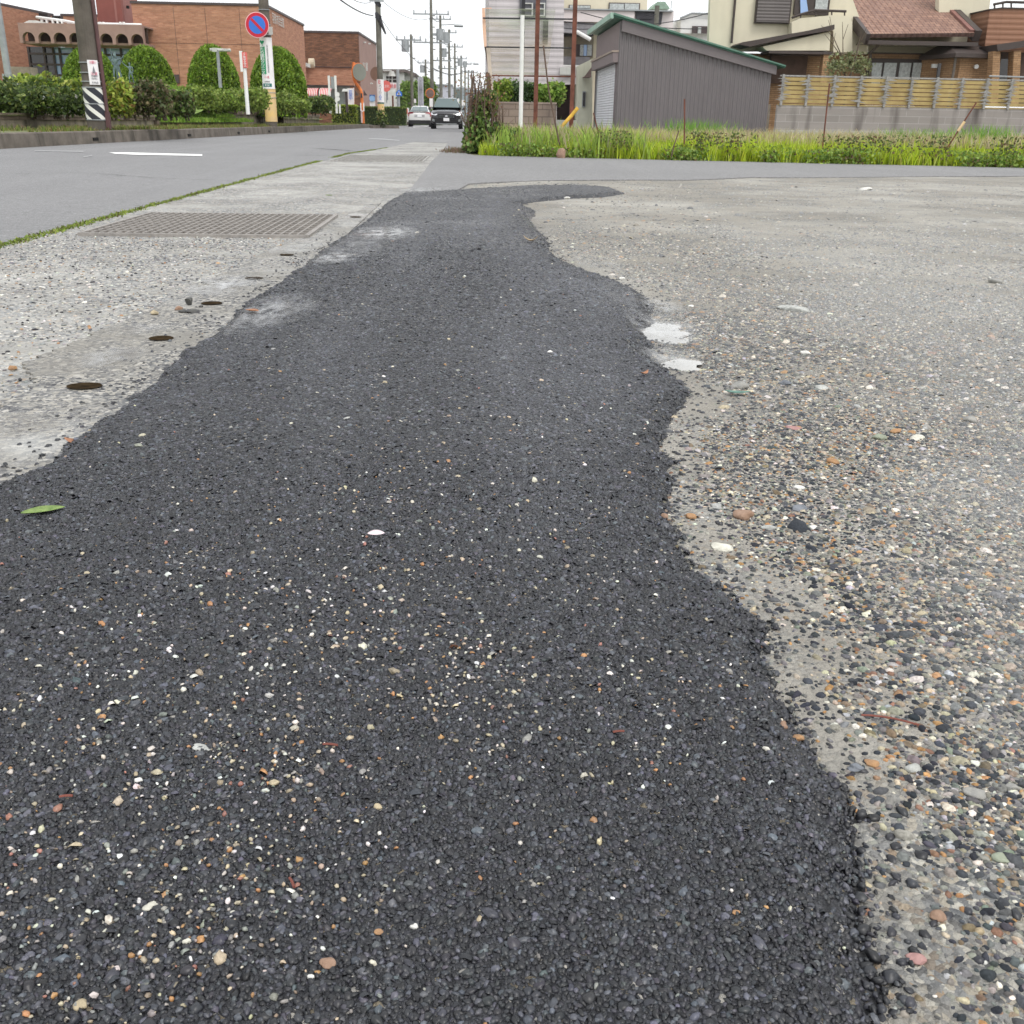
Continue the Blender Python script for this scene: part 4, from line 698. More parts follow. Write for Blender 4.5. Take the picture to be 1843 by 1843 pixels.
# receding poles along the road
far=[(742,62,95,'lone short pole left of the tall row, leaning in front of the tree',.16,0),(767,107,150,'low far pole beside the tree with two transformer drums',.2,0),(778,-14,98,'tallest of the receding poles, its top out of view',.19,1),(794,28,112,'second tall receding pole carrying a long arm with lamp',.19,1),(809,53,128,'third receding pole with transformer low on its left',.18,1),(819,78,146,'fourth receding pole with a crossarm near its top',.18,1),(830,100,168,'fifth receding pole above the black car',.18,0),(837,112,185,'sixth receding pole, slim with a small head',.18,0),(843,126,215,'seventh receding pole, faint above the car roof',.18,0),(849,127,200,'last receding pole, stayed by a slanting wire',.2,0)]
FP=[]
for i,(px_,yt,Y,l,r_,tall) in enumerate(far):
    b=at(px_,190,Y); zt=at(px_,yt,Y).z; t=thing('utility_pole',l,'utility pole',(b.x,Y,0),group='utility poles receding along the road'); rr=random.Random(i)
    mb=MB(); mb.cyl((b.x,Y,-.1),(b.x,Y,zt),r_,r_*.6,10); k=1.8
    while k<zt-1: mb.box(b.x-.35*(int(k*2)%2),b.x+.35*((int(k*2)+1)%2),Y-.03,Y+.03,k,k+.07); k+=.9
    mb.build('shaft',M['polegreen'],t); FP.append((b.x,Y,zt))
    mb=MB()
    for zz in ([zt-.5] if i in (0,1,5,6) else [zt-.4,zt-4.2]) if i!=2 else [zat(777,27,Y),zat(777,78,Y)]:
        x0,x1=(-1.6,1.6) if i==2 else ((-1.1,1.1) if i%2 else (-1.3,.9)); mb.box(b.x+x0,b.x+x1,Y-.08,Y-.02,zz,zz+.12)
        for q in np.linspace(x0+.1,x1-.1,4): mb.cyl((b.x+q,Y-.05,zz+.12),(b.x+q,Y-.05,zz+.38),.06,.05,6)
    mb.each('crossarm',M['galv'],t,per=5)
    if i in (0,1,2,3,4,5,7): 
        zz={0:zt-.9,1:zt-1.2,2:zat(777,62,Y),3:zat(794,68,Y),4:zat(809,95,Y),5:zat(819,112,Y),7:zt-.3}[i]; s={0:-.5,1:-.45,2:.75,3:.6,4:-.6,5:.7,7:0}[i]
        mb=MB(); mb.cyl((b.x+s,Y,zz-.45),(b.x+s,Y,zz+.45),.32,.32,12); mb.box(b.x+min(0,s),b.x+max(0,s),Y-.05,Y+.05,zz-.1,zz+.1); mb.build('transformer',M['galv'],t)
    if i in (3,7): mb=MB(); zz=zat(794,45,Y) if i==3 else zt-.2; mb.cyl((b.x,Y,zz),(b.x+1.6,Y,zz+.1),.04,.04,6); mb.cyl((b.x+1.4,Y,zz),(b.x+2.3,Y,zz-.05),.16,.12,8); mb.build('lamp_arm',M['galv'],t)
b=FP[-1]; mb=MB().cyl((b[0],b[1],b[2]-1),(b[0]+6,b[1],b[2]*.25),.06,.06,5); tag(mb.build('guy_wire',M['metalwire']),'slanting guy wire right of the last receding pole','wire')
def sag(a,b,s,r,n=10):
    a=Vector(a);b=Vector(b); pts=[a.lerp(b,i/n)-Vector((0,0,s*4*(i/n)*(1-i/n))) for i in range(n+1)]; return MB().tube(pts,r,5)
W_=[((XC-.3,YC-.2,zat(681,29,YC)),tuple(at(560,-45,36)),.25,.03,'thick cable bundle sagging from the left to the wrapped pole'),
    ((XC+.1,YC-.2,zat(681,30,YC)),(FP[3][0],FP[3][1],zat(794,128,FP[3][1])),.9,.016,'thin cable running down from the wrapped pole to the far row'),
    ((XC-.4,YC-.3,zat(681,5,YC)),tuple(at(610,-18,40)),.2,.015,'upper thin cable left of the wrapped pole'),
    ((XC+.4,YC-.3,zat(681,5,YC)),(FP[2][0],FP[2][1],zat(777,32,FP[2][1])),.5,.015,'upper thin cable right of the wrapped pole'),
    ((FP[2][0],FP[2][1],zat(777,27,FP[2][1])),(FP[3][0],FP[3][1],FP[3][2]-.4),.3,.03,'cable between the two tallest receding poles'),
    ((FP[3][0],FP[3][1],zat(794,70,FP[3][1])),(FP[4][0],FP[4][1],zat(809,78,FP[4][1])),.3,.03,'cable between second and third receding poles'),
    ((FP[2][0],FP[2][1],zat(777,122,FP[2][1])),(FP[7][0],FP[7][1],zat(837,127,FP[7][1])),.6,.05,'low cable along the receding row')]
for a,b,s,r_,l in W_: tag(sag(a,b,s,r_).build('power_cable',M['metalwire']),l,'cable',group='overhead cables along the road')
# ------------------------------------------------------------------ small things along the left side of the road
def post(name,label,cat,x,y0,y1,Y,r,m,xt=None,group=None,part='post'):
    b=at(x,y1,Y);t_=at(xt if xt is not None else x,y0,Y); t=thing(name,label,cat,b,group=group); mb=MB().cyl(b,(b.x if xt is None else t_.x,Y,t_.z),r,r*.9,10); mb.build(part,m,t); return t,b.x
t,X_=post('lamp_post','pale steel lamp post cut by the left edge of the photo','lamp post',17,-40,150,24,.075,M['galv'])
mb=MB().box(X_-.09,X_+.09,23.9,24.1,1.0,1.25); mb.build('service_hatch',M['galv'],t)
t,X_=post('lamp_post','slim grey garden lamp post before the third dome tree','lamp post',397,90,158,38,.06,M['galv'])
mb=MB(); z_=zat(394,90,38); mb.cyl((X_-.25,38,z_),(X_+.45,38,z_),.05,.05,6); mb.box(X_-.16,X_-.0,37.9,38.1,z_-.06,z_+.06); mb.box(X_+.22,X_+.36,37.9,38.1,z_-.03,z_+.04); mb.build('lamp_head',M['offwhite'],t)
t,X_=post('roadside_marker','white roadside post with a pink and red panel at its top','sign post',446.5,120,206,30,.055,M['white'])
mb=MB(); z0,z1=zat(440,122,30),zat(440,92,30); mb.box(X_-.10,X_-.03,29.93,30.0,z0-.1,z1); mb.build('white_strip',M['white'],t); mb=MB(); mb.box(X_-.029,X_+.10,29.93,29.97,z0,z1-.03); pn=mb.build('panel',M['red'],t); text('止安全',.1,M['signwhite'],(X_+.035,29.92,(z0+z1)/2),pn,vertical=True,fit=(.07,.36))
r_=thing('inscribed_rock','pale garden rock with carved letter beside the advert pole','rock',tuple(at(482,192,40))); 
def rockmesh(c,dim,seed,sub=3,jit=.22,parent=None,m=None,name='rock_body',smooth=True,z_flat=None,rot=0,col=None):
    bm=bmesh.new(); bmesh.ops.create_icosphere(bm,subdivisions=sub,radius=1); r=np.random.default_rng(seed); ph=r.uniform(0,6,(5,3)); k=r.uniform(1,3,(5,3)); cs,sn=math.cos(rot),math.sin(rot)
    planes=[(Vector(r.normal(size=3)).normalized(),r.uniform(.62,.9)) for _ in range(7)]
    for v in bm.verts:
        n=v.co.copy(); d=1+jit*sum(math.sin(n.x*k[i][0]+n.y*k[i][1]+n.z*k[i][2]+ph[i][0]) for i in range(5))/5*2
        p=n*d
        for pn_,pd in planes:
            e=p.dot(pn_)-pd
            if e>0: p-=pn_*e
        p=Vector((p.x*dim[0],p.y*dim[1],p.z*dim[2])); v.co=Vector((c[0]+p.x*cs-p.y*sn,c[1]+p.x*sn+p.y*cs,c[2]+p.z))
    me=bpy.data.meshes.new(name); bm.to_mesh(me); bm.free(); return link(name,me,m,parent,smooth)
M['palerock']=mat('pale_rock',(.36,.32,.27),.9,.2,5,bump=.5,bscale=12)
c_=at(482,178,40); rb=rockmesh((c_.x,40,c_.z-.1),(.42,.3,.42),5,parent=r_,m=M['palerock']); text('心',.3,M['ink'],(c_.x-.12,39.66,c_.z),rb,fit=(.25,.25))
mb=MB(); mb.pbox(16,120,55,165,26,.5); o=mb.build('concrete_block',M['rough']); tag(o,'grey stained concrete block monument behind the leftmost shrubs','stone block')
# bronze figures: two children reaching up
def figure(name,label,base_,h,pose,parent=None):
    bm=bmesh.new(); L=bm.verts.layers.skin.verify(); V_={}
    for k,(x,y,z,r) in pose['v'].items():
        v=bm.verts.new((base_[0]+x*h,base_[1]+y*h,base_[2]+z*h)); v[L].radius=(r*h*.72,r*h*.72); V_[k]=v
    for a,b in pose['e']: bm.edges.new((V_[a],V_[b]))
    V_['pel'][L].use_root=True
    me=bpy.data.meshes.new(name); bm.to_mesh(me); bm.free(); o=bpy.data.objects.new(name,me); COL.objects.link(o); me.materials.append(M['bronze'])
    o.modifiers.new('s','SKIN'); sb=o.modifiers.new('u','SUBSURF'); sb.levels=sb.render_levels=1; dg=bpy.context.evaluated_depsgraph_get(); dg.update(); m2=bpy.data.meshes.new_from_object(o.evaluated_get(dg)); bpy.data.objects.remove(o); o=link(name,m2,M['bronze'],parent,True); return o
def child(dx1,az):
    v=dict(pel=(0,0,.48,.075),wai=(0,0,.58,.065),che=(0,0,.70,.085),nec=(0,0,.80,.035),hea=(.0,-.0,.87,.062),top=(0,0,.95,.055),
      hl=(-.06,0,.45,.06),kl=(-.07,-.02,.25,.042),al=(-.07,.02,.04,.028),fl=(-.07,-.07,.01,.025),hr=(.06,0,.45,.06),kr=(.08,.0,.25,.042),ar=(.1,.04,.04,.028),fr=(.1,-.05,.01,.025),
      sl=(-.12,0,.75,.04),el=(-.2*dx1,az,.88,.028),wl=(-.26*dx1,az*1.6,1.04,.022),ml=(-.27*dx1,az*1.7,1.10,.026),sr=(.12,0,.75,.04),er=(.26,az,.80,.028),wr=(.36,az*1.5,.92,.022),mr=(.38,az*1.6,.98,.026))
    e=[('pel','wai'),('wai','che'),('che','nec'),('nec','hea'),('hea','top'),('pel','hl'),('hl','kl'),('kl','al'),('al','fl'),('pel','hr'),('hr','kr'),('kr','ar'),('ar','fr'),('che','sl'),('sl','el'),('el','wl'),('wl','ml'),('che','sr'),('sr','er'),('er','wr'),('wr','mr')]
    return dict(v=v,e=e)
Ys=34; b=at(222,154,Ys); st=thing('bronze_statue','greenish bronze group of two children reaching up between the dome trees','statue',(b.x,Ys,b.z-.6))
h1=1.0; p1=at(211,150,Ys); figure('figure',None,(p1.x,Ys,p1.z),.88,child(.35,-.03),st); p2=at(237,152,Ys); q=child(1.3,-.05); q['v']['er']=(.14,-.03,.62,.028); q['v']['wr']=(.13,-.06,.52,.022); q['v']['mr']=(.12,-.08,.47,.024); figure('figure',None,(p2.x,Ys,p2.z),.66,q,st)
mb=MB(); p3=at(214,150,Ys); mb.cyl((p3.x,Ys+.2,p3.z),(p3.x-.1,Ys+.2,zat(207,93,Ys)),.10,.035,8); mb.build('bronze_plume',M['bronze'],st); mb=MB(); mb.box(b.x-.75,b.x+.8,Ys-.35,Ys+.45,b.z-.8,b.z); mb.build('plinth',M['rough'],st)
# sign frame with two white posts
t=thing('double_post_sign','two white posts holding a grey board behind the planter wall','sign',tuple(at(599,203,62))); 
for x in (593,604.5): mb=MB().pbox(x-1.8,136,x+1.8,204,62,.14); mb.build('post',M['white'],t)
mb=MB().pbox(595.5,138,602.5,160,62.03,.06); mb.build('board',M['galv'],t)
t=thing('white_marker','short white post with round white plates beside the sign frame','sign post',tuple(at(611,204,60))); mb=MB(); mb.pbox(610,188,613,204,60,.1); mb.build('post',M['white'],t); mb=MB(); disc(mb,at(607,170,60),.13,.03,14);disc(mb,at(608,178,60),.12,.03,14); mb.build('plate',M['white'],t)
t,X_=post('bollard_lamp','low dark garden lamp with white cap before the shop front','lamp post',625,164,202,58,.07,M['coping']); mb=MB(); z_=zat(625,163,58); mb.cyl((X_-.05,58,z_-.05),(X_-.05,58,z_+.08),.2,.14,10); mb.build('lamp_cap',M['offwhite'],t)
t=thing('banner','white vertical banner with blue writing by the shop window','banner',tuple(at(632,188,70))); mb=MB().pbox(626,159,636,188,70,.03); mb.cyl(at(636.5,192,70),at(636.5,158,70),.03,.03,6); bn=mb.build('cloth',M['signwhite'],t); text('営業中',.6,M['signblue'],at(631,171,69.9),bn,vertical=True,fit=(.25,.6))
# orange traffic mirrors
t=thing('traffic_mirror','round traffic mirror on a bent orange pole with orange back rim','traffic mirror',tuple(at(652,222,63)))
mb=MB(); pts=[at(x,y,63) for x,y in ((654,222),(653,205),(651.5,180),(650.5,165),(647,158),(640,149),(637,142),(636.5,112))]; mb.tube(pts,.085,10); mb.build('bent_pole',M['orange'],t)
mb=MB(); mb.pbox(635.2,130,637.8,137,62.88,.28); mb.pbox(649,168,652,176,62.88,.28); mb.each('clamp',M['metalwire'],t)
c_=at(645.5,130,62.7); nv=Vector((.62,-.75,0)); mb=MB(); disc(mb,c_,.49,.05,28,nrm=nv); f_=mb.build('mirror_hood',M['orange'],t); mb=MB(); disc(mb,c_+nv*.062,.46,.03,28,nrm=nv); mm_,nt,p=base('mirror_glass'); p.inputs['Metallic'].default_value=1; p.inputs['Roughness'].default_value=.08; p.inputs['Base Color'].default_value=(.5,.56,.62,1); mb.build('mirror_face',mm_,f_)
mb=MB(); mb.pbox(648.5,185,650.3,200,62.7,.04); mb.pbox(653.8,185,655.6,200,62.7,.04); mb.pbox(650.3,199,653.8,201,62.7,.04); mb.build('white_plate',M['signwhite'],t)
mb=MB().pbox(649.5,200,652.2,221,62.6,.1); mb.build('marker_post',mat('pink_post',(.62,.45,.45),.6),t)
t=thing('traffic_mirror','second traffic mirror peeping out left of the wrapped pole','traffic mirror',tuple(at(680,215,73))); mb=MB(); disc(mb,at(678,133,73),.44,.06,24,nrm=(-.3,-1,0)); mb.build('mirror_face',mm_,t); mb=MB().cyl(at(681,215,73.2),at(681,120,73.2),.05,.05,8); mb.build('post',M['orange'],t)
t=thing('notice_board','blue and white notice board on the hall lawn before the brown wall','notice board',tuple(at(670,196,76))); mb=MB(); mb.pbox(665.5,181.3,675,193,76,.1); mb.build('white_panel',M['signwhite'],t); mb=MB().pbox(665,170.5,675,181.2,75.98,.12); bl=mb.build('blue_panel',mat('poster_blue',(.07,.16,.42),.5),t); mb=MB(); disc(mb,at(670,177.5,75.95),.2,.02,16); mb.build('emblem',mat('light_blue',(.35,.55,.85),.5),bl)
mb=MB(); [mb.pbox(x,193,x+.8,196.5,76.02,.06) for x in (667,673)]; mb.each('leg',M['coping'],t)
# stop sign, pedestrian sign
t,X_=post('stop_sign','red octagonal stop sign seen right of the wrapped pole','road sign',697.5,160,180,78,.045,M['galv']); c_=at(694.5,155,77.8); mb=MB(); mb.cyl(c_,c_+Vector((0,-.03,0)),.33*78/60*.9,None,8); pn=mb.build('sign_plate',M['red'],t); text('止まれ',.3,M['signwhite'],c_+Vector((0,-.04,0)),pn,fit=(.5,.2))
t,X_=post('pedestrian_sign','grey sign pole with a blue pentagonal pedestrian crossing sign','road sign',718,125,219,80,.12,M['galv']); mb=MB(); mb.px([(712.5,173),(723.5,173),(723.5,167),(718,161.5),(712.5,167)],79.8,.05); pn=mb.build('sign_plate',M['signblue'],t)
mb=MB(); mb.px([(718,163.5),(714.5,171),(721.5,171)],79.76,.03); wt=mb.build('white_triangle',M['signwhite'],pn); mb=MB(); mb.px([(717.6,165.3),(718.4,165.3),(719.6,170.2),(718.7,170.2),(718,168),(717.3,170.2),(716.4,170.2)],79.72,.03); mb.build('walker',M['metalwire'],wt)
post('survey_rod','thin rusty red rod standing before the hedge','rod',708,172,219,76,.07,M['rust'])
t=thing('white_bollard','white roadside marker with a red band left of the small white car','bollard',tuple(at(735,221,85))); mb=MB().pbox(732.5,194,736.5,219,85,.12); mb.build('post',M['offwhite'],t); mb=MB().pbox(732.3,196,733.6,205,84.95,.03); mb.build('red_band',M['red'],t)
# weed at the foot of the wrapped pole, short kerb end
a=at(687,222,60); root=thing('weed_clump','dark green weed clump at the foot of the white and yellow wrapped pole','weed',tuple(a)); crown('foliage',[((a.x,60,.5),(.35,.35,.5),420)],.14,DG,[3,3,2,1],root,shell=.2); mb=MB().cyl((a.x,60,0),(a.x,60,.5),.02,.01,5); mb.build('stem',M['bark'],root)
kerbrun([(-5.25,59.5),(-3.9,60.8)],'kerb_stub',.2,.16)
# ------------------------------------------------------------------ far buildings and trees along the road
t=thing('white_block','white building with dark flat roof and grid windows beyond the wrapped pole','building',tuple(at(715,210,120)))
mb=MB(); mb.pbox(688,130,728,215,120,8); mb.px([(728.1,130),(746,137),(746,215),(728.1,215)],121,8); mb.build('wall',M['offwhite'],t)
mb=MB(); mb.px([(686,124.5),(729,124.5),(729,130),(686,130)],119.5,9); mb.px([(729.1,124.5),(749,132),(747,137.5),(729.1,130)],120.4,9); mb.build('roof',mat('brown_roof_edge',(.16,.13,.12),.8),t)
for x in (695,700.5,707,711):
    for y in (137,143.5): mb=MB().pbox(x,y,x+4.2,y+4.5,119.9,.15); w_=mb.build('window',M['darkglass'],t)
mb=MB(); mb.px([(724,144),(732,144),(730,150),(730,160),(727.5,160),(727.5,150)],119.8,.2); mb.build('wall_relief',M['galv'],t)
t=thing('shop_board','red and white shop board on the roof edge behind the stop sign','sign',tuple(at(707,165,100))); mb=MB().pbox(693,149,719,160,100,.4); bd=mb.build('board',M['signwhite'],t); text('中華食堂',1,M['signred'],at(708,154.5,99.9),bd,fit=(1.1,.38)); mb=MB(); [mb.cyl(at(x,185,100.2),at(x,160,100.2),.06,.06,6) for x in (696,716)]; mb.each('leg',M['galv'],t)
mb=MB().pbox(748,139,772,175,140,10); o=mb.build('brown_house',mat('brown_house_wall',(.28,.24,.2),.8)); tag(o,'low brown roofed house behind the vertical tower sign','building')
t=thing('tower_sign','tall grey vertical tower sign with dark characters before the tree','sign',tuple(at(758,205,105))); mb=MB().pbox(752.3,139,762,214,105,.5); tw=mb.build('panel',M['hazegrey'],t); text('大木医院',1,M['ink'],at(757,150,104.85),tw,vertical=True,fit=(.38,1.35)); text('整形外科',1,M['ink'],at(757.3,175,104.85),tw,vertical=True,fit=(.38,1.6))
YT=112
for x0,x1,y0,y1,Y,l in ((716,752,146,205,112,'round green street tree left of the tower sign'),(738,790,138,206,118,'broad green street tree behind the tower sign')):
    a=at(x0,170,Y);b=at(x1,170,Y);zt=at((x0+x1)/2,y0,Y).z; cx_=(a.x+b.x)/2; R_=(b.x-a.x)/2
    tree('street_tree',l,'tree',(cx_,Y,0),zt*.7,[((cx_-R_*.35,Y,zt*.55),(R_*.65,R_*.6,zt*.42),1500),((cx_+R_*.4,Y,zt*.55),(R_*.6,R_*.6,zt*.38),1500),((cx_,Y,zt*.75),(R_*.55,R_*.5,zt*.25),1200)],.3,[(.11,.18,.04),(.17,.27,.06),(.26,.36,.09)],[3,4,3],seed=int(x0),trunk=.16)
t=thing('warehouse','pale grey warehouse far down the road behind the poles','building',tuple(at(798,200,260))); mb=MB().pbox(780,153,814,205,260,20); mb.build('wall',M['hazegrey'],t); mb=MB().pbox(779.5,151.5,814.5,153.4,259.5,21); mb.build('roof',M['galv'],t)
mb=MB().pbox(782,176,813,190,255,3); tag(mb.build('low_shop',mat('teal_shopfront',(.36,.45,.47),.6)),'low teal shop front beneath the far warehouse','building')
t=thing('roadside_board','dark green roadside board on a post above the black car','sign',tuple(at(823,200,150))); mb=MB().pbox(817,161,828,177,150,.3); mb.build('board',mat('dull_green_board',(.18,.21,.20),.7),t); mb=MB().cyl(at(822,205,150.1),at(822,177,150.1),.1,.1,6); mb.build('post',M['galv'],t)
t=thing('traffic_mirror','small round orange-rimmed mirror above the gap between the two cars','traffic mirror',tuple(at(775,205,96))); mb=MB(); disc(mb,at(774,168,96),.34,.06,20); mb.build('mirror_face',mat('brown_mirror',(.20,.13,.11),.3),t); mb=MB(); disc(mb,at(774,168,96.05),.42,.04,20); mb.build('mirror_hood',M['orange'],t); mb=MB().cyl(at(775,206,96.1),at(775,172,96.1),.05,.05,6); mb.build('post',M['orange'],t)
for i,(x0,y0,x1,y1,Y,l) in enumerate([(773,177,779,192,90,'small white plate on a post between the two cars'),(831,180,837,190,130,'white sign plate just right of the black car roof'),(820,176,826,186,160,'pale plate behind the black car roof'),(745,178,749,185,96,'small white plate on the lone far pole')]):
    t=thing('sign_plate_post',l,'sign',tuple(at((x0+x1)/2,y1+12,Y))); mb=MB().pbox(x0,y0,x1,y1,Y,.05); mb.build('plate',M['signwhite'],t); mb=MB().cyl(at((x0+x1)/2,y1+14,Y+.08),at((x0+x1)/2,y1,Y+.08),.04,.04,6); mb.build('post',M['galv'],t)
mb=MB(); rr=random.Random(4); X0=at(690,180,2600).x; X1=at(900,180,2600).x; n=26; top=[(X0+(X1-X0)*i/n,2600,0) for i in range(n+1)]; prof=[at(690+210*i/n,176-14*math.sin(PI*min(1,max(0,(i/n-.35)/.65)))-6*rr.random(),2600).z for i in range(n+1)]
mb.prism([(X0,2600,-5)]+[(p[0],2600,z) for p,z in zip(top,prof)]+[(X1,2600,-5)],(0,600,0)); tag(mb.build('hills',mat('haze_blue_hills',(.16,.22,.26),.95,.15,.01)),kind='structure')  # blue-grey of far haze painted into the hill colour
# ------------------------------------------------------------------ cars
def paint(name,c,rough=.25,metal=.0):
    m,nt,p=base(name); p.inputs['Base Color'].default_value=c4(c); p.inputs['Roughness'].default_value=rough; p.inputs['Metallic'].default_value=metal; p.inputs['Coat Weight'].default_value=.6; p.inputs['Coat Roughness'].default_value=.08
    g=node(nt,'TexCoord'); n=node(nt,'TexNoise',{'Vector':g.outputs['Object'],'Scale':2.5,'Detail':4}); nt.links.new(mix(nt,n.outputs[0],c,tuple(x*.8 for x in c)),p.inputs['Base Color']); return m
M['blackpaint']=paint('dark_car_paint',(.022,.021,.026)); M['whitepaint']=paint('white_car_paint',(.74,.74,.73),.3)
M['carglass']=glass_mat('windscreen',(.10,.15,.15),.05,.9); M['lamp']=mat('headlamp_lens',(.72,.74,.78),.15,.05,spec=.9); M['chrome']=mat('chrome',(.6,.6,.62),.2,.03,metal=1); M['taillamp']=mat('tail_lamp',(.32,.02,.03),.2,.05,spec=.8); M['plate']=mat('number_plate',(.80,.80,.82),.4,.03)
def loft(mb,st,mi=0):
    """stations (y,[(x,z)...]) for the right half, mirrored; closed at both ends"""
    n=len(st[0][1]); k=2*n; vs=[]
    for y,pr in st: vs+=[(x,y,z) for x,z in pr]+[(-x,y,z) for x,z in pr[::-1]]
    fs=[]
    for s in range(len(st)-1):
        for i in range(k): j=(i+1)%k; fs.append((s*k+i,s*k+j,(s+1)*k+j,(s+1)*k+i))
    fs+=[tuple(range(k))[::-1],tuple(range((len(st)-1)*k,len(st)*k))]; mb.add(vs,fs,mi)
def bev(o,w_=.03,seg=2): 
    b=o.modifiers.new('b','BEVEL'); b.width=w_; b.segments=seg; b.limit_method='ANGLE'; b.angle_limit=math.radians(28); return o
def body(hw,zb,zs,zt,k=.0): # lower body section: sill, bulge, shoulder, top
    return [(hw*.86,zb),(hw*.97,zb+.05),(hw,zb+(zs-zb)*.45),(hw*.985,zs-.08),(hw*.93,zs),(hw*.55,zt),(0.001,zt+.01)]
def wheel(mbx,x,y,r,w_,t,tag_=None):
    mb=MB(); mb.cyl((x-w_/2,y,r),(x+w_/2,y,r),r,r,24); tw=bev(mb.build('wheel',M['black'],t),.03); s=1 if x>0 else -1
    mb=MB(); mb.cyl((x+s*(w_/2-.01),y,r),(x+s*(w_/2+.012),y,r),r*.66,r*.6,20); mb.build('rim',M['galv'],tw)
def suv(loc,rz):
    t=thing('car','black car with white number plate and silver badge driving toward the camera','car',loc,rz,local=True)
    st=[(-2.30,body(.60,.36,.74,.80)),(-2.22,body(.80,.30,.80,.90)),(-2.05,body(.88,.27,.90,.98)),(-1.4,body(.905,.25,.98,1.04)),(-.95,body(.91,.24,1.01,1.08)),(0,body(.915,.24,1.02,1.06)),(1.2,body(.91,.25,1.04,1.08)),(2.0,body(.87,.29,1.03,1.08)),(2.25,body(.78,.36,.96,1.0))]
    mb=MB(); loft(mb,st); bd=bev(mb.build('body',M['blackpaint'],t,True),.03)
    cab=lambda w0,w1,z1:[(w0,1.0),(w0*.985,1.12),(w1*1.04,z1-.16),(w1,z1-.05),(w1*.86,z1),(.001,z1+.015)]
    mb=MB(); loft(mb,[(-1.02,cab(.80,.78,1.06+.1)),(-.30,cab(.83,.60,1.66)),(.3,cab(.835,.60,1.71)),(1.4,cab(.83,.60,1.67)),(2.05,cab(.76,.66,1.22))]); bev(mb.build('cabin',M['blackpaint'],t,True),.02)
    mb=MB(); mb.prism([(-.74,-1.02,1.15),(.74,-1.02,1.15),(.57,-.36,1.64),(-.57,-.36,1.64)],(0,-.05,.03)); mb.build('windscreen',M['carglass'],t)
    for s in(-1,1):
        mb=MB(); mb.prism([(s*.845,-.75,1.09),(s*.845,1.6,1.09),(s*.70,1.3,1.52),(s*.70,-.2,1.53)],(s*.012,0,0)); mb.build('side_window',M['carglass'],t)
        mb=MB(); mb.cyl((s*.88,-.80,1.06),(s*1.0,-.80,1.10),.03,.03,6); mb.box(*(sorted((s*.93,s*1.08))),-.86,-.74,1.03,1.17); bev(mb.build('wing_mirror',M['blackpaint'],t),.03)
        mb=MB(); mb.prism([(s*.50,-2.235,.80),(s*.86,-2.06,.93),(s*.885,-1.98,.88),(s*.84,-2.16,.76),(s*.60,-2.25,.73)],(0,-.05,0)); mb.build('headlight',M['lamp'],t)
        mb=MB(); mb.prism([(s*.66,-2.235,.52),(s*.80,-2.19,.55),(s*.80,-2.19,.42),(s*.68,-2.235,.40)],(0,-.04,0)); mb.build('fog_lamp_housing',M['galv'],t)
        mb=MB(); mb.tube([(s*.62,-.1,1.72),(s*.64,.2,1.77),(s*.63,1.2,1.76),(s*.61,1.45,1.70)],.018,6); mb.build('roof_rail',M['black'],t)
        wheel(mb,s*.80,-1.42,.345,.23,t); wheel(mb,s*.80,1.25,.345,.23,t)
    mb=MB(); mb.prism([(-.46,-2.315,.80),(.46,-2.315,.80),(.50,-2.315,.70),(.38,-2.33,.58),(-.38,-2.33,.58),(-.50,-2.315,.70)],(0,.06,0)); gr=mb.build('grille',M['black'],t)
    mb=MB(); [mb.box(-.44,.44,-2.345,-2.33,z,z+.012) for z in (.64,.71)]; mb.build('grille_bar',M['galv'],gr)
    mb=MB(); mb.cyl((0,-2.34,.70),(0,-2.365,.70),.05,.05,16); o=mb.build('badge',M['chrome'],gr); o.scale=(1.7,1,1)
    mb=MB(); mb.prism([(-.70,-2.30,.54),(.70,-2.30,.54),(.62,-2.30,.34),(-.62,-2.30,.34)],(0,-.035,0)); lo=mb.build('lower_grille',M['black'],t)
    mb=MB(); mb.box(-.60,.60,-2.33,-2.20,.27,.31); mb.build('skid_plate',M['galv'],t)
    mb=MB(); mb.box(-.165,.165,-2.375,-2.36,.43,.60); mb.build('number_plate',M['plate'],t)
    for x in (-.35,.3): mb=MB().bar((x-.02,-1.0,1.11),(x+.4,-.86,1.19),.012,.012); mb.build('wiper',M['black'],t)
    return t
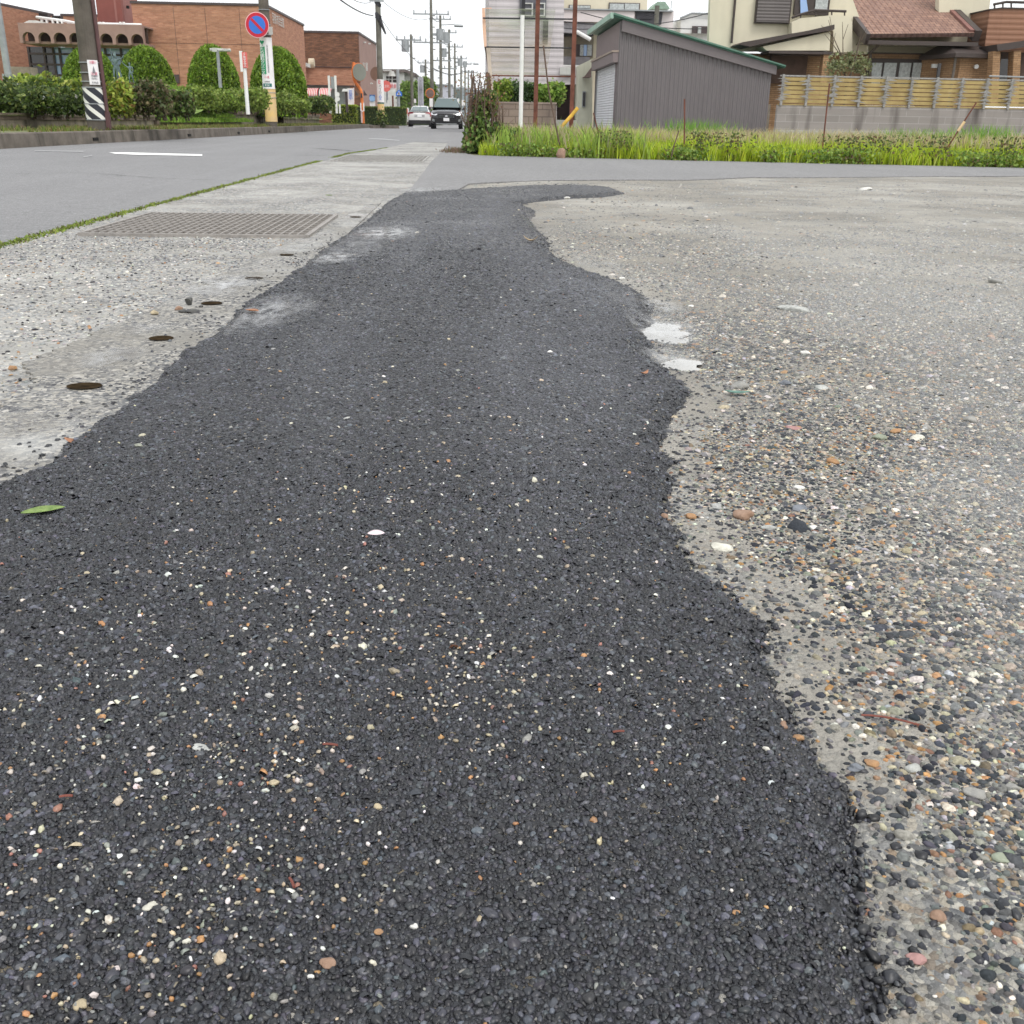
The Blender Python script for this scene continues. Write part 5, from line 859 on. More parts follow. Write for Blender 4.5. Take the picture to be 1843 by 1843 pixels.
def sedan(loc,rz):
    t=thing('car','white low car seen from behind with black rear bumper and tail lamps','car',loc,rz,local=True)     # rear at -y
    st=[(-2.15,body(.74,.50,.88,.92)),(-2.10,body(.82,.36,.92,.98)),(-1.9,body(.87,.28,.96,1.02)),(-1.2,body(.885,.22,.95,1.0)),(0,body(.89,.2,.93,.98)),(1.3,body(.885,.2,.86,.92)),(2.1,body(.82,.22,.70,.76)),(2.35,body(.62,.26,.6,.64))]
    mb=MB(); loft(mb,st); bev(mb.build('body',M['whitepaint'],t,True),.03)
    cab=lambda w0,w1,z1,zb=.92:[(w0,zb),(w0*.98,zb+.06),(w1*1.05,z1-.12),(w1,z1-.04),(w1*.84,z1),(.001,z1+.012)]
    mb=MB(); loft(mb,[(-2.0,cab(.74,.70,1.06)),(-1.2,cab(.78,.60,1.38)),(-.2,cab(.79,.59,1.47)),(.5,cab(.79,.60,1.40)),(1.25,cab(.78,.74,.99))]); bev(mb.build('cabin',M['whitepaint'],t,True),.02)
    mb=MB(); mb.prism([(-.64,-1.99,1.08),(.64,-1.99,1.08),(.53,-1.25,1.38),(-.53,-1.25,1.38)],(0,-.03,.02)); mb.build('rear_window',M['carglass'],t)
    mb=MB(); mb.box(-.70,.70,-2.10,-1.98,.975,1.035); mb.build('rear_panel',M['black'],t)
    for s in(-1,1):
        mb=MB(); mb.prism([(s*.45,-2.13,.99),(s*.80,-2.05,1.0),(s*.86,-1.98,.92),(s*.84,-2.10,.74),(s*.78,-2.15,.70),(s*.78,-2.14,.90),(s*.45,-2.15,.95)],(0,-.035,0)); mb.build('tail_light',M['taillamp'],t)
        mb=MB(); mb.prism([(s*.80,-1.4,.98),(s*.80,.9,.96),(s*.63,.35,1.32),(s*.63,-.9,1.34)],(s*.015,0,0)); mb.build('side_window',M['carglass'],t)
        mb=MB(); mb.box(*sorted((s*.84,s*1.0)),.55,.65,.95,1.06); bev(mb.build('wing_mirror',M['whitepaint'],t),.025)
        wheel(mb,s*.77,-1.35,.32,.2,t); wheel(mb,s*.77,1.35,.32,.2,t)
    mb=MB(); mb.prism([(-.80,-2.12,.46),(.80,-2.12,.46),(.84,-2.10,.30),(.72,-2.10,.20),(-.72,-2.10,.20),(-.84,-2.10,.30)],(0,-.06,0)); mb.build('rear_bumper',M['black'],t)
    mb=MB(); mb.box(-.38,.38,-2.165,-2.14,.66,.84); rp=mb.build('plate_recess',mat('recess_grey',(.45,.45,.46),.5),t); mb=MB(); mb.box(-.165,.165,-2.185,-2.166,.68,.84); mb.build('number_plate',M['plate'],rp)
    mb=MB(); mb.cyl((.0,-.9,1.43),(.0,-1.05,1.52),.02,.01,6); mb.build('antenna',M['black'],t)
    return t
a=at(803.5,231,61.5); suv((a.x,63.8,0),0)
a=at(755.5,224,80); sedan((a.x,82,.0),0)
# ------------------------------------------------------------------ road markings, cracks, gratings, lifting holes
M['paint']=mat('road_marking_paint',(.80,.80,.78),.6,.05,8)
M['wornpaint']=mat('worn_marking_paint',(.42,.42,.42),.7,.1,30,c2=(.27,.27,.275))
def mark(pts,m,name='road_marking'):
    mb=MB(); mb.add([tuple(G(x,y,.005)) for x,y in pts],[tuple(range(len(pts)))]); tag(mb.build(name,m),kind='structure')
mark([(196,274.2),(225,274.0),(364,277.6),(364,280.6),(240,278.4),(206,276.6)],M['paint'])
mark([(62,270.9),(150,271.8),(150,273.2),(62,272.0)],M['wornpaint']); mark([(150,281.2),(166,279.6),(166,281.0),(151,282.6)],M['wornpaint'])
mark([(664,248.4),(690,249.6),(719,252),(719,253.2),(690,251.2),(664,249.6)],M['wornpaint'])
mark([(742,227.6),(769,226.6),(770,228),(744,228.8)],M['paint'])
def crack(pts,wd,name='road_crack',m=None):
    P=[G(x,y,.006) for x,y in pts]; Q=[]; r=random.Random(len(pts)+int(pts[0][0]))
    for a,b in zip(P,P[1:]):
        n=max(2,int((b-a).length/.12)); Q+=[a.lerp(b,i/n)+Vector((r.uniform(-.012,.012),r.uniform(-.015,.015),0)) for i in range(n)]
    Q.append(P[-1]); vs=[];
    for i,q in enumerate(Q):
        d=(Q[min(i+1,len(Q)-1)]-Q[max(i-1,0)]).normalized(); nn=Vector((-d.y,d.x,0)); w_=wd*(.4+r.random())*math.sin(PI*(i+.5)/len(Q))**.4; vs+=[q+nn*w_,q-nn*w_]
    mb=MB().add(vs,[(2*i,2*i+1,2*i+3,2*i+2) for i in range(len(Q)-1)]); tag(mb.build(name,m or DARK),kind='structure')
crack([(0,313),(38,312.5),(60,311.5),(150,310.5),(230,316),(300,321),(360,323),(400,324),(440,328.5)],.006)
crack([(556,266),(600,269),(650,272.5)],.02); crack([(530,279),(570,279.5),(585,280)],.015)
crack([(760,263),(800,262),(838,263)],.012)
steel=mat('worn_grating_steel',(.36,.335,.31),.6,.15,30,metal=.3)
def grating(x0,x1,y0,y1,label,nx=26,ny=11,z=.007,steel=steel):
    t=thing('drain_grating',label,'drain grate',((x0+x1)/2,(y0+y1)/2,z),group='steel gratings set in the concrete strip')
    mb=MB().box(x0,x1,y0,y1,z-.004,z+.003); mb.build('pit',mat('pit_dirt',(.19,.17,.145),.95,.35,25,c2=(.06,.05,.042)),t)
    mb=MB(); w_=.004
    for i in range(nx+1): x=x0+(x1-x0)*i/nx; mb.box(x-w_/2-.001,x+w_/2+.001,y0,y1,z+.0035,z+.011)
    mb.build('bearing_bar',steel,t)
    mb=MB()
    for i in range(ny+1): y=y0+(y1-y0)*i/ny; mb.box(x0,x1,y-w_,y+w_,z+.0032,z+.0095)
    mb.build('cross_bar',steel,t)
    mb=MB(); mb.box(x0-.014,x0-.002,y0-.012,y1+.012,z-.004,z+.010); mb.box(x1+.002,x1+.014,y0-.012,y1+.012,z-.004,z+.010); mb.box(x0-.002,x1+.002,y0-.014,y0-.004,z-.004,z+.0095); mb.box(x0-.002,x1+.002,y1+.004,y1+.014,z-.004,z+.0095); mb.build('frame',steel,t)
grating(-1.53,-.65,4.16,5.10,'nearer rusty steel drain grating in the concrete strip')
q0=G(597,291);q1=G(762,291);q2=G(640,281)
grating(q0.x,q1.x,q0.y,q2.y,'farther faint steel drain grating at the side road corner',nx=22,ny=10,steel=mat('dusty_grating',(.40,.39,.37),.8,.15,20))
hole_fill=mat('hole_dirt_and_shade',(.05,.035,.02),1,.4,60,c2=(.02,.015,.01),spec=0)  # dirt colour darkened so the flat discs carry the shade of the holes
for x,y,rx in [(152,694,.030),(290,608,.026),(381,545,.026),(457,500,.026),(516,458,.024),(640,390,.03)]:
    c_=G(x,y,.0105); mb=MB(); n=22; r=random.Random(x); vs=[(c_.x+rx*math.cos(2*PI*i/n)*(1+r.uniform(-.06,.06)),c_.y+.024*math.sin(2*PI*i/n),c_.z) for i in range(n)]; vs2=[(c_.x+(a-c_.x)*1.22,c_.y+(b-c_.y)*1.22,c_.z-.0005) for a,b,_ in vs]
    mb.add(vs,[tuple(range(n))]); o=mb.build('lifting_hole',hole_fill); tag(o,kind='structure')
# ------------------------------------------------------------------ single stones, leaves and litter one can point to
def smat(name,c,c2=None): return mat(name,c,.75,.2,90,bump=.25,bscale=300,c2=c2)
SM=dict(cream=smat('cream_stone',(.72,.70,.60)),white=smat('white_quartz',(.80,.79,.74)),orange=smat('orange_stone',(.40,.23,.11),(.28,.17,.10)),brown=smat('brown_stone',(.24,.15,.10),(.33,.22,.16)),pink=smat('pink_stone',(.40,.24,.22),(.32,.17,.16)),grey=smat('grey_stone',(.24,.24,.23),(.33,.32,.29)),slate=smat('blue_grey_slate',(.20,.215,.24)),pale=smat('pale_flat_stone',(.50,.51,.48)),dark=smat('dark_rubble',(.05,.05,.055),(.10,.10,.09)),green=smat('greenish_stone',(.30,.33,.25)),tan=smat('tan_stone',(.50,.42,.28)))
ROCKS=[(1301,987,44,.32,'cream','large cream flat stone in bare silt beside the patch edge'),(1337,931,36,.75,'brown','chunky red-brown stone with pale top in the gravel'),(1243,932,22,.7,'orange','orange stone just left of the chunky red-brown one'),(1196,931,16,.8,'brown','small brown stone touching the patch edge beside the orange one'),
(1650,1728,34,.35,'pink','pink-red speckled stone at the lower right corner'),(1430,558,56,.25,'pale','wide pale flat stone in the mid gravel'),(1330,698,30,.6,'grey','rounded grey stone right of the patch tip'),(1412,692,22,.5,'slate','blue-grey slate chip next to the rounded grey stone'),(1480,699,28,.35,'pale','pale flat chip right of the blue-grey slate'),(1449,638,19,.6,'white','white rounded stone below the wide pale flat one'),
(1581,790,26,.55,'green','greenish grey angular stone in the right gravel'),(1648,790,26,.45,'cream','cream flat stone right of the greenish angular one'),(1613,778,22,.5,'orange','orange stone between greenish and cream stones'),(1500,833,26,.6,'orange','orange-tan stone left of the middle of the gravel'),(1427,771,30,.2,'pink','flat salmon pink shard in the gravel'),(1438,880,24,.4,'white','white flat stone above the chunky red-brown one'),
(1437,916,34,.3,'slate','dark slate shard right of the chunky red-brown stone'),(1384,952,26,.5,'pale','pale and black stone pair below the red-brown one'),(1463,950,22,.35,'white','white slim stone right of the pale and black pair'),(1745,757,28,.5,'grey','grey flat stone near the right edge of the gravel'),(1570,1376,27,.45,'orange','orange stone in silt by the lower patch edge'),(1415,1420,16,.9,'white','white pebble lying on the black patch edge at lower right'),(1436,1330,26,.6,'orange','bright orange stone on the ragged patch edge'),(1407,1309,22,.9,'brown','brown upright stone above the bright orange one'),(1643,1386,26,.7,'pale','pale rounded stone right of the orange stone in silt'),(1537,1385,26,.6,'slate','dark slate pebble in silt left of the orange stone'),(1820,1420,24,.7,'grey','grey rounded pebble at the right edge'),(1755,1430,36,.55,'grey','large brown-grey oval pebble low in the right gravel'),(1688,1653,30,.6,'brown','dark brown lumpy stone low at right'),(1801,1545,32,.35,'green','flat greenish stone half sunk in silt at right edge'),
(1791,509,24,.5,'grey','grey stone in the upper right of the lot'),(1557,342,20,.4,'white','small white piece at the far end of the lot'),(1120,502,14,.5,'white','small white chip beyond the patch edge'),(1243,552,12,.5,'white','tiny white chip right of the notch puddle'),(1020,357,12,.5,'white','tiny white chip at the tip of the patch'),
(341,549,14,1.1,'dark','black upright fragment on top of the rubble pile'),(346,562,27,.35,'dark','flat dark slab at the front of the rubble pile'),(322,557,16,.7,'brown','brown pebble at the left of the rubble pile'),(331,562,16,.6,'dark','black wet stone in the middle of the rubble pile'),(362,553,9,.8,'dark','tiny dark pebble right of the rubble pile'),(279,566,15,.85,'tan','tan round pebble left of the rubble pile'),(22,664,14,.7,'orange','orange-tan pebble at the left edge of the concrete'),
(36,645,0,.5,'tan',''),(271,1633,21,.7,'cream','cream oval pebble in the lower left of the black patch'),(336,1697,15,.9,'cream','cream egg-shaped pebble right of the oval one'),(746,1669,13,1,'white','bright white pebble low in the middle of the patch'),(560,1760,13,.9,'white','bright white round pebble near the bottom edge'),(361,1347,34,.18,'pale','pale grey leaf-shaped flake on the black patch'),(249,1407,17,.8,'white','white lumpy pebble in the speckled area'),(679,1455,18,.8,'tan','tan angular pebble in the middle of the patch'),(145,1811,23,.6,'tan','tan flat pebble at the bottom left'),(590,1735,30,.5,'brown','brown angular chip near the bottom of the patch'),(682,1678,17,.4,'orange','orange slim chip left of the bright white pebble'),(1325,1643,14,.6,'orange','reddish orange chip low on the right side of the patch')]
for i,(x,y,wpx,ht,k,l) in enumerate(ROCKS):
    if not wpx: continue
    g_=G(x,y); z=float(hgt(np.array([g_.x]),np.array([g_.y]))[0]); z=z+ (.0 if z>.009 else 0); g_=G(x,y,z); dist=math.dist(g_,(0,0,.45)); r_=wpx/2*dist*.985/1800
    if i==35: z+=.007
    o=rockmesh((g_.x,g_.y,z+r_*ht*.35),(r_,r_*.8,r_*ht*.85),i+3,3,.2,m=SM[k],name='stone',rot=random.uniform(-.5,.5),smooth=(k not in('dark','slate'))); tag(o,l,'stone')
def leaf(label,x,y,wpx,m,curl=.1,asp=.3,rot=0.2,name='fallen_leaf',hi=.004,kind='leaf'):
    g_=G(x,y); z=float(hgt(np.array([g_.x]),np.array([g_.y]))[0])+hi; g_=G(x,y,z); L_=wpx*math.dist(g_,(0,0,.45))/1800; n=10; vs=[]
    for i in range(n+1):
        t=i/n; ww=L_*asp*math.sin(PI*min(1,t*.96+.03))**.8*.5; zz=curl*L_*(4*(t-.5)**2)
        for s in (-1,0,1): px_,py_=(t-.5)*L_,s*ww; vs.append((g_.x+px_*math.cos(rot)-py_*math.sin(rot),g_.y+px_*math.sin(rot)+py_*math.cos(rot),z+zz+abs(s)*ww*.35))
    fs=[(3*i+j,3*i+j+1,3*i+4+j,3*i+3+j) for i in range(n) for j in (0,1)]; mb=MB().add(vs,fs); o=mb.build(name,m,None,True); s_=o.modifiers.new('s','SOLIDIFY'); s_.thickness=.0006; tag(o,label,kind); return o
lg_=mat('fresh_leaf_green',(.24,.33,.10),.6,.3,150,c2=(.12,.20,.05)); lb_=mat('dry_leaf_brown',(.42,.20,.11),.7,.25,80,c2=(.24,.12,.07)); lt_=mat('tan_dry_leaf',(.50,.38,.24),.7,.25,60)
leaf('green pointed leaf lying on the black patch at the left',78,921,66,lg_,.04,.42,.45)
leaf('curled reddish brown leaf at the left edge of the patch',137,798,34,lb_,.3,.7,.2); leaf('small orange-tan dry leaf on the far left patch edge',454,560,26,lb_,.05,.6,-.4)
leaf('curled tan leaf near the far right bend of the patch',955,434,26,lt_,.35,.5,-.2); leaf('dry orange-brown sprig below the notch puddles',1160,673,26,lb_,.2,.35,.9)
leaf('pink and white flower petal in the middle of the patch',677,962,30,mat('pink_petal',(.80,.62,.66),.5,.15,200,c2=(.75,.70,.70)),.06,.75,.1,hi=.006,name='petal',kind='petal')
leaf('tiny green leaf on the concrete before the far grating',592,352,13,lg_,.05,.5,0)
for x,y,wp,ro,l in [(1110,1373,20,.1,'short red-brown twig right of the patch centre'),(598,1403,26,-.15,'thin red-brown twig in the speckled area'),(531,1660,24,-1.1,'curved red-brown twig low on the patch'),(130,1498,20,.1,'tiny red-brown twig at the left of the patch'),(1600,1306,90,-.35,'long thin dark stem lying in the gravel')]:
    g_=G(x,y); z=float(hgt(np.array([g_.x]),np.array([g_.y]))[0])+.005; L_=wp*math.dist(g_,(0,0,.45))/1800; pts=[(g_.x+(t-.5)*L_*math.cos(ro),g_.y+(t-.5)*L_*math.sin(ro)+.08*L_*math.sin(t*PI),z) for t in np.linspace(0,1,6)]; tag(MB().tube(pts,.0009,5).build('fallen_twig',mat('red_brown_twig',(.22,.07,.05),.7)),l,'twig')
tag(leaf('',1327,708,44,mat('green_plastic',(.14,.27,.22),.4,.2,90),.1,.35,-.1,name='plastic_scrap'),'scrap of green plastic strap beneath the rounded grey stone','litter')
# ------------------------------------------------------------------ grass field behind the side road
EY=lambda X:np.interp(X,[-.1,.1,2,4.5,7,9,40],[15.4,14.85,14.2,13.55,13.04,12.9,13.6])
M['fieldsoil']=mat('field_soil',(.14,.13,.06),.95,.3,2,c2=(.08,.09,.03))
sheet('field_soil',[(.0,14.95),(2,14.25),(4.5,13.6),(7,13.09),(9,12.95),(40,13.65),(40,30),(.25,30)],.002,M['fieldsoil'])
n=30000; X=rng.uniform(.2,14,n); Y=EY(X)+.05+rng.random(n)**1.3*7.5; k=(X<.62*Y+1.2)&(vnoise(X,Y,.9,81,3)>.22); X,Y=X[k],Y[k]; hh=.15+.13*np.clip((Y-EY(X))/1.5,0,1)+.10*(vnoise(X,Y,.7,83,3)-.5)
tufts('field_grass','bright yellow-green grass filling the plot between the side road and the shed',X,Y,np.zeros(len(X)),hh*rng.uniform(.8,1.2,len(X)),.016,[(.40,.52,.03),(.50,.60,.05),(.32,.44,.03),(.54,.58,.13),(.24,.31,.05)],[4,4,3,2,1.5],parts=5,lean=.28)
n=6500; X=rng.uniform(.8,14,n); Y=EY(X)+1.1+rng.random(n)*6; k=(X<.62*Y+1)&(vnoise(X,Y,.8,85,3)>.40); X,Y=X[k],Y[k]; n=len(X)
tufts('seed_heads','straw coloured seed heads standing above the field grass',X,Y,np.full(n,.20),rng.uniform(.08,.24,n),.012,[(.48,.40,.24),(.40,.33,.20),(.55,.48,.32)],[3,2,2],parts=4,lean=.35)
n=2600; X=rng.uniform(.0,14,n); Y=EY(X)-.06+rng.random(n)**2*.9; k=vnoise(X,Y,1.5,87,3)>.53; X,Y=X[k],Y[k]; P=np.repeat(np.stack([X,Y,np.zeros(len(X))],1),9,0); P+=np.stack([rng.normal(0,.07,len(P)),rng.normal(0,.06,len(P)),rng.random(len(P))*(.06+.18*np.repeat(vnoise(X,Y,2.2,89,2),9))],1)
V,F,Cc=leaf_quads(P,.05,palette(len(P),[(.13,.22,.04),(.22,.33,.06),(.32,.42,.09),(.16,.12,.06)],[3,3,2,1]),.6); tag(np_mesh('broadleaf_weeds',V,F,M['leaf'],None,Cc),'darker broad-leaved weeds along the front of the grass plot','weeds',kind='stuff')
for x,y0,y1,Y,l in ((1040+215,218,240,18.5,'taller green grass clump before the middle of the shed'),(1770,228,262,17,'taller green grass clump at the far right before the block wall'),(1640,234,250,17.5,'small green grass clump below the second dark stain of the wall')):
    a=at(x,y1,Y); n=260; X=a.x+rng.normal(0,.32,n);Yy=Y+rng.normal(0,.2,n); t=thing('grass_clump',l,'grass',(a.x,Y,0)); tufts('blades','',X,Yy,np.zeros(n),np.full(n,at(x,y0,Y).z),.02,[(.14,.30,.04),(.20,.38,.06),(.30,.42,.10)],[3,3,2],parts=3,lean=.22,parent=t)
n=420; X=rng.uniform(.3,2.4,n); Y=EY(X)+rng.random(n)*2.2; tufts('tall_weeds','taller loose pale green weeds at the left end of the grass plot',X,Y,np.zeros(n),rng.uniform(.25,.48,n),.022,[(.26,.38,.07),(.34,.46,.09),(.20,.26,.06),(.40,.36,.20)],[3,3,2,1],parts=4,lean=.25)
n=260; X=np.concatenate([rng.normal(c,.12,26) for c in (3.1,3.5,4.9,5.3,6.0,7.4,1.9,8.3,8.7,6.8)]); Y=EY(X)+.05+rng.random(n)*.3; P=np.repeat(np.stack([X,Y,np.zeros(n)],1),12,0); P+=np.stack([rng.normal(0,.03,len(P)),rng.normal(0,.03,len(P)),rng.random(len(P))*.36],1); V,F,Cc=leaf_quads(P,.045,palette(len(P),[(.10,.14,.04),(.16,.20,.06),(.17,.11,.06)],[3,2,2]),.6); tag(np_mesh('dark_weed_stalks',V,F,M['leaf'],None,Cc),'dark upright weeds dotted along the front edge of the grass plot','weeds',kind='stuff')
# low concrete upstand behind the field
tag(MB().box(.9,6.2,23.6,23.8,-.1,.26).build('retaining_kerb',mat('mossy_kerb',(.20,.19,.16),.9,.2,3,stain=.6)),'low dark concrete upstand behind the grass beneath the steel posts','low wall')
sheet('yard',[(.75,23.8),(40,23.8),(60,90),(2.2,90)],.2,mat('yard_concrete',(.33,.32,.29),.9,.12,1.5))
# ivy clump at the corner
CYv=15.9; root=thing('ivy_clump','tall tangled ivy and dry stems at the corner of the side road','bush',(.3,CYv,0))
def P3(x,y,Y): return tuple(at(x,y,Y))
bl=[((at(862,225,CYv).x,CYv,.28),(.20,.35,.36),1900),((at(893,245,CYv).x,CYv,.22),(.24,.35,.22),1700),((at(920,252,CYv).x,CYv+.1,.17),(.25,.35,.17),1400),((at(848,255,CYv).x,CYv-.1,.14),(.13,.3,.16),800),((at(866,200,CYv).x,CYv,.62),(.13,.2,.24),520),((at(880,190,CYv).x,CYv+.1,.70),(.14,.15,.22),260)]
crown('ivy_leaves',bl,.065,[(.10,.17,.04),(.17,.26,.06),(.24,.32,.09),(.16,.10,.05),(.07,.11,.03)],[4,4,2,1.6,2],root,shell=.15,aspect=.75)
mb=MB(); rr=random.Random(9)
for i in range(46):
    x=rr.uniform(842,905); b=at(x,262,CYv); q=Vector((b.x,CYv+rr.uniform(-.2,.25),0)); z1=rr.uniform(.45,1.15)*(1 if x<885 else .7); tt=q+Vector((rr.uniform(-.16,.16),rr.uniform(-.1,.1),z1)); m_=q.lerp(tt,.5)+Vector((rr.uniform(-.06,.06),0,0)); mb.tube([q,m_,tt],.006+.004*rr.random(),5)
    for _ in range(3): e=m_.lerp(tt,rr.random()); mb.cyl(e,e+Vector((rr.uniform(-.12,.12),rr.uniform(-.05,.05),rr.uniform(.02,.14))),.004,.003,4)
for x,y in ((843,170),(850,127),(853,150),(880,175),(872,160)): a=at(x,262,CYv); b=at(x+2,y,CYv); mb.tube([(a.x,CYv,0),(b.x+.03,CYv,b.z*.6),(b.x,CYv,b.z)],.008,5)
mb.build('dry_stem',M['twig'],root)
n=420; P=np.stack([rng.normal(at(868,200,CYv).x,.16,n),CYv+rng.normal(0,.15,n),rng.uniform(.5,1.1,n)],1); V,F,Cc=leaf_quads(P,.04,palette(n,[(.22,.10,.06),(.30,.20,.08),(.18,.22,.07)],[3,2,1]),.6); np_mesh('dead_leaves',V,F,M['leaf'],root,Cc)
n=120; X=-.05-np.abs(rng.normal(0,.16,n)); Y=rng.uniform(15.6,17.4,n); tufts('dry_grass','brownish dry grass spreading onto the road at the foot of the ivy clump',X,Y,np.full(n,.008),rng.uniform(.03,.08,n),.01,[(.22,.15,.11),(.28,.20,.14),(.14,.16,.06)],[3,2,1])
# leaning sticks and rods in the field
def rod(name,label,pts,Y,r,m,cat='rod'): tag(MB().tube([at(x,y,Y) for x,y in pts],r,7).build(name,m),label,cat)
rod('dead_branch','long thin dead stick leaning over the grass from the netting frame',[(978,82),(987,160),(996,205),(1004,245),(1012,281)],14.6,.011,M['twig'],'stick')
rod('dead_branch','stick leaning right behind the ivy clump',[(876,130),(884,170),(893,215),(905,262)],16.4,.022,M['twig'],'stick')
rod('steel_rod','short leaning rod before the shutter corner of the shed',[(1068,203),(1075,232),(1085,268)],14.6,.009,M['rust'])
rod('steel_rod','thin upright rusty rod in front of the middle of the shed',[(1232,178),(1232,230),(1231,286)],14.2,.010,M['rust'])
rod('steel_rod','rusty rod leaning from the gold fence down to the grass',[(1493,150),(1486,215),(1478,288)],13.9,.010,M['rust'])
rod('steel_rod','rusty rod leaning left above a yellow tie at the far right',[(1757,185),(1733,222),(1704,268)],14.2,.010,M['rust']); 
tag(MB().tube([at(1736,219,14.1),at(1724,236,14.1)],.018,6).build('yellow_tie',M['yellow']),'yellow tie wrapped around the far right leaning rod','tie')
rod('dead_branch','dark stem rising among the weeds left of the upright rod',[(1222,235),(1213,262),(1208,284)],13.9,.008,M['twig'],'stick')
a=at(1003,286,14.2); o=rockmesh((at(1011,275,14.2).x,14.2,.05),(.06,.06,.13),78,2,.3,m=SM['brown'],name='concrete_fragment',smooth=False); tag(o,'pale broken concrete piece at the foot of the leaning stick','concrete piece')
# ------------------------------------------------------------------ netting frame with steel posts
YF=24.2
t=thing('netting_frame','rusty steel post frame with torn translucent netting and orange edge','frame',(at(966,230,YF).x,YF,.2))
for x,xt in ((963,969),(1027.5,1037)):
    b=at(x,240,YF); mb=MB().box(b.x-.045,b.x+.045,YF-.045,YF+.045,.1,6.5); mb.build('post',M['rust'],t)
b=at(938,170,YF-.3); mb=MB().cyl((b.x,YF-.3,.1),(b.x,YF-.3,at(941,30,YF).z),.045,.045,12); mb.build('white_post',M['white'],t)
b=at(946,60,YF+.4); mb=MB().box(b.x-.10,b.x-.02,YF+.4,YF+.48,1.2,6.5); mb.build('post',mat('dark_steel_post',(.045,.045,.055),.6),t)
xl=at(869,60,YF+.3).x
for i,(y,x1_,m_) in enumerate(((32.5,1035,M['metalwire']),(84.5,1033,M['metalwire']),(136,1036,M['rust']))):
    a=at(869+ (6 if y>80 else 0)+(10 if y>130 else 0),y,YF+.1);b=at(x1_,y+2,YF+.1); mb=MB().cyl(a,b,.016,.016,6); mb.build('rail',m_,t)
for x,y0,y1 in ((883,150,30),): pass
mn,nt,p=base('torn_netting'); g=node(nt,'NewGeometry'); mp=node(nt,'Mapping',{'Vector':g.outputs['Position'],'Scale':(.35,.35,7)}); nn=node(nt,'TexNoise',{'Vector':mp.outputs[0],'Scale':2.0,'Detail':5}); n2=node(nt,'TexNoise',{'Vector':g.outputs['Position'],'Scale':.9,'Detail':3})
col=mix(nt,ramp(nt,n2.outputs[0],[(.4,0),(.6,1)]),(.42,.36,.27),(.36,.40,.30)); nt.links.new(col,p.inputs['Base Color']); tr=node(nt,'BsdfTransparent'); ms=node(nt,'MixShader',{0:ramp(nt,nn.outputs[0],[(.35,.12),(.65,.62)]),1:tr.outputs[0],2:p.outputs[0]}); nt.links.new(ms.outputs[0],nt.nodes['Material Output'].inputs[0])
def net(pts,name,m,Yn):
    g_=MB(); n=14; A,B,C_,D=[at(x,y,Yn) for x,y in pts]; vs=[]
    for j in range(n+1):
        for i in range(n+1):
            u,v=i/n,j/n; p_=A.lerp(B,u).lerp(D.lerp(C_,u),v); vs.append((p_.x,p_.y+.05*math.sin(u*9+v*5)+.03*math.sin(v*17),p_.z))
    g_.add(vs,[(j*(n+1)+i,j*(n+1)+i+1,(j+1)*(n+1)+i+1,(j+1)*(n+1)+i) for j in range(n) for i in range(n)]); o=g_.build(name,m,t,True); return o
net([(870,16),(1000,16),(984,137),(884,137)],'netting',mn,YF+.25)
oe=mat('faded_orange_sheet',(.72,.36,.20),.7,.2,1,c2=(.75,.52,.40)); mb=MB(); mb.px([(867.5,14),(872.5,14),(875,60),(876,84),(871,84),(868.5,50)],YF+.15,.03); mb.px([(872.5,14),(885,14),(885,15.5),(872.5,15.5)],YF+.15,.03); mb.build('orange_edge',oe,t)
mb=MB(); mb.px([(875,84),(882,84),(886,137),(890,190),(893,225),(888,225),(880,150)],YF+.17,.02); mb.build('pale_strip',mat('faded_peach_strip',(.66,.56,.47),.8,.15,2),t)
mb=MB(); mb.tube([at(x,y,YF+.2) for x,y in ((873,84),(879,120),(884,165),(893,230))],.018,6); mb.build('stay',M['twig'],t)
rod('yellow_stay','yellow plastic sleeve on a slanting stay at the foot of the right post',[(1010,229),(1026,211),(1040,194)],YF-.2,.04,mat('safety_yellow',(.85,.52,.08),.5),'stay')
# ------------------------------------------------------------------ buildings behind the plot
sid=rib_mat('pale_lap_siding',(.55,.51,.52),.22,'V',.012,.7)
t=thing('clad_apartment','tall pale horizontally clad apartment house with dark stair window','building',(at(945,220,44).x,44,.2))
mb=MB(); mb.px([(880,-80),(1016,-80),(1014,120),(1040,121),(1040,152),(1002,152),(1002,232),(880,232)],44,9); mb.build('wall',sid,t)
mb=MB().pbox(936,-80,984,33,43.9,.1); w_=mb.build('stair_window',mat('dark_window_band',(.13,.13,.15),.5),t)
for x in (942,964):
    mb=MB(); 
    for dx_ in (0,15): mb.pbox(x+dx_,5,x+dx_+2.2,29,43.82,.08)
    for y in (5,15,27): mb.pbox(x+2.2,y,x+15,y+2,43.83,.07)
    mb.each('window_frame',M['offwhite'],w_)
mb=MB().pbox(978,32,986.5,79,43.7,.3); mb.build('downpipe_box',M['black'],t)
mb=MB().pbox(1001.5,152.3,1041,216,44.5,.2); mb.build('garage_opening',mat('dark_brown_interior',(.03,.015,.013),.8),t); mb=MB().pbox(1003,216,1040,231,43.6,.6); mb.build('doorstep',M['offwhite'],t)
mb=MB().pbox(1008,121,1030,134.5,43.85,.2); mb.build('hanging_sheet',M['offwhite'],t)
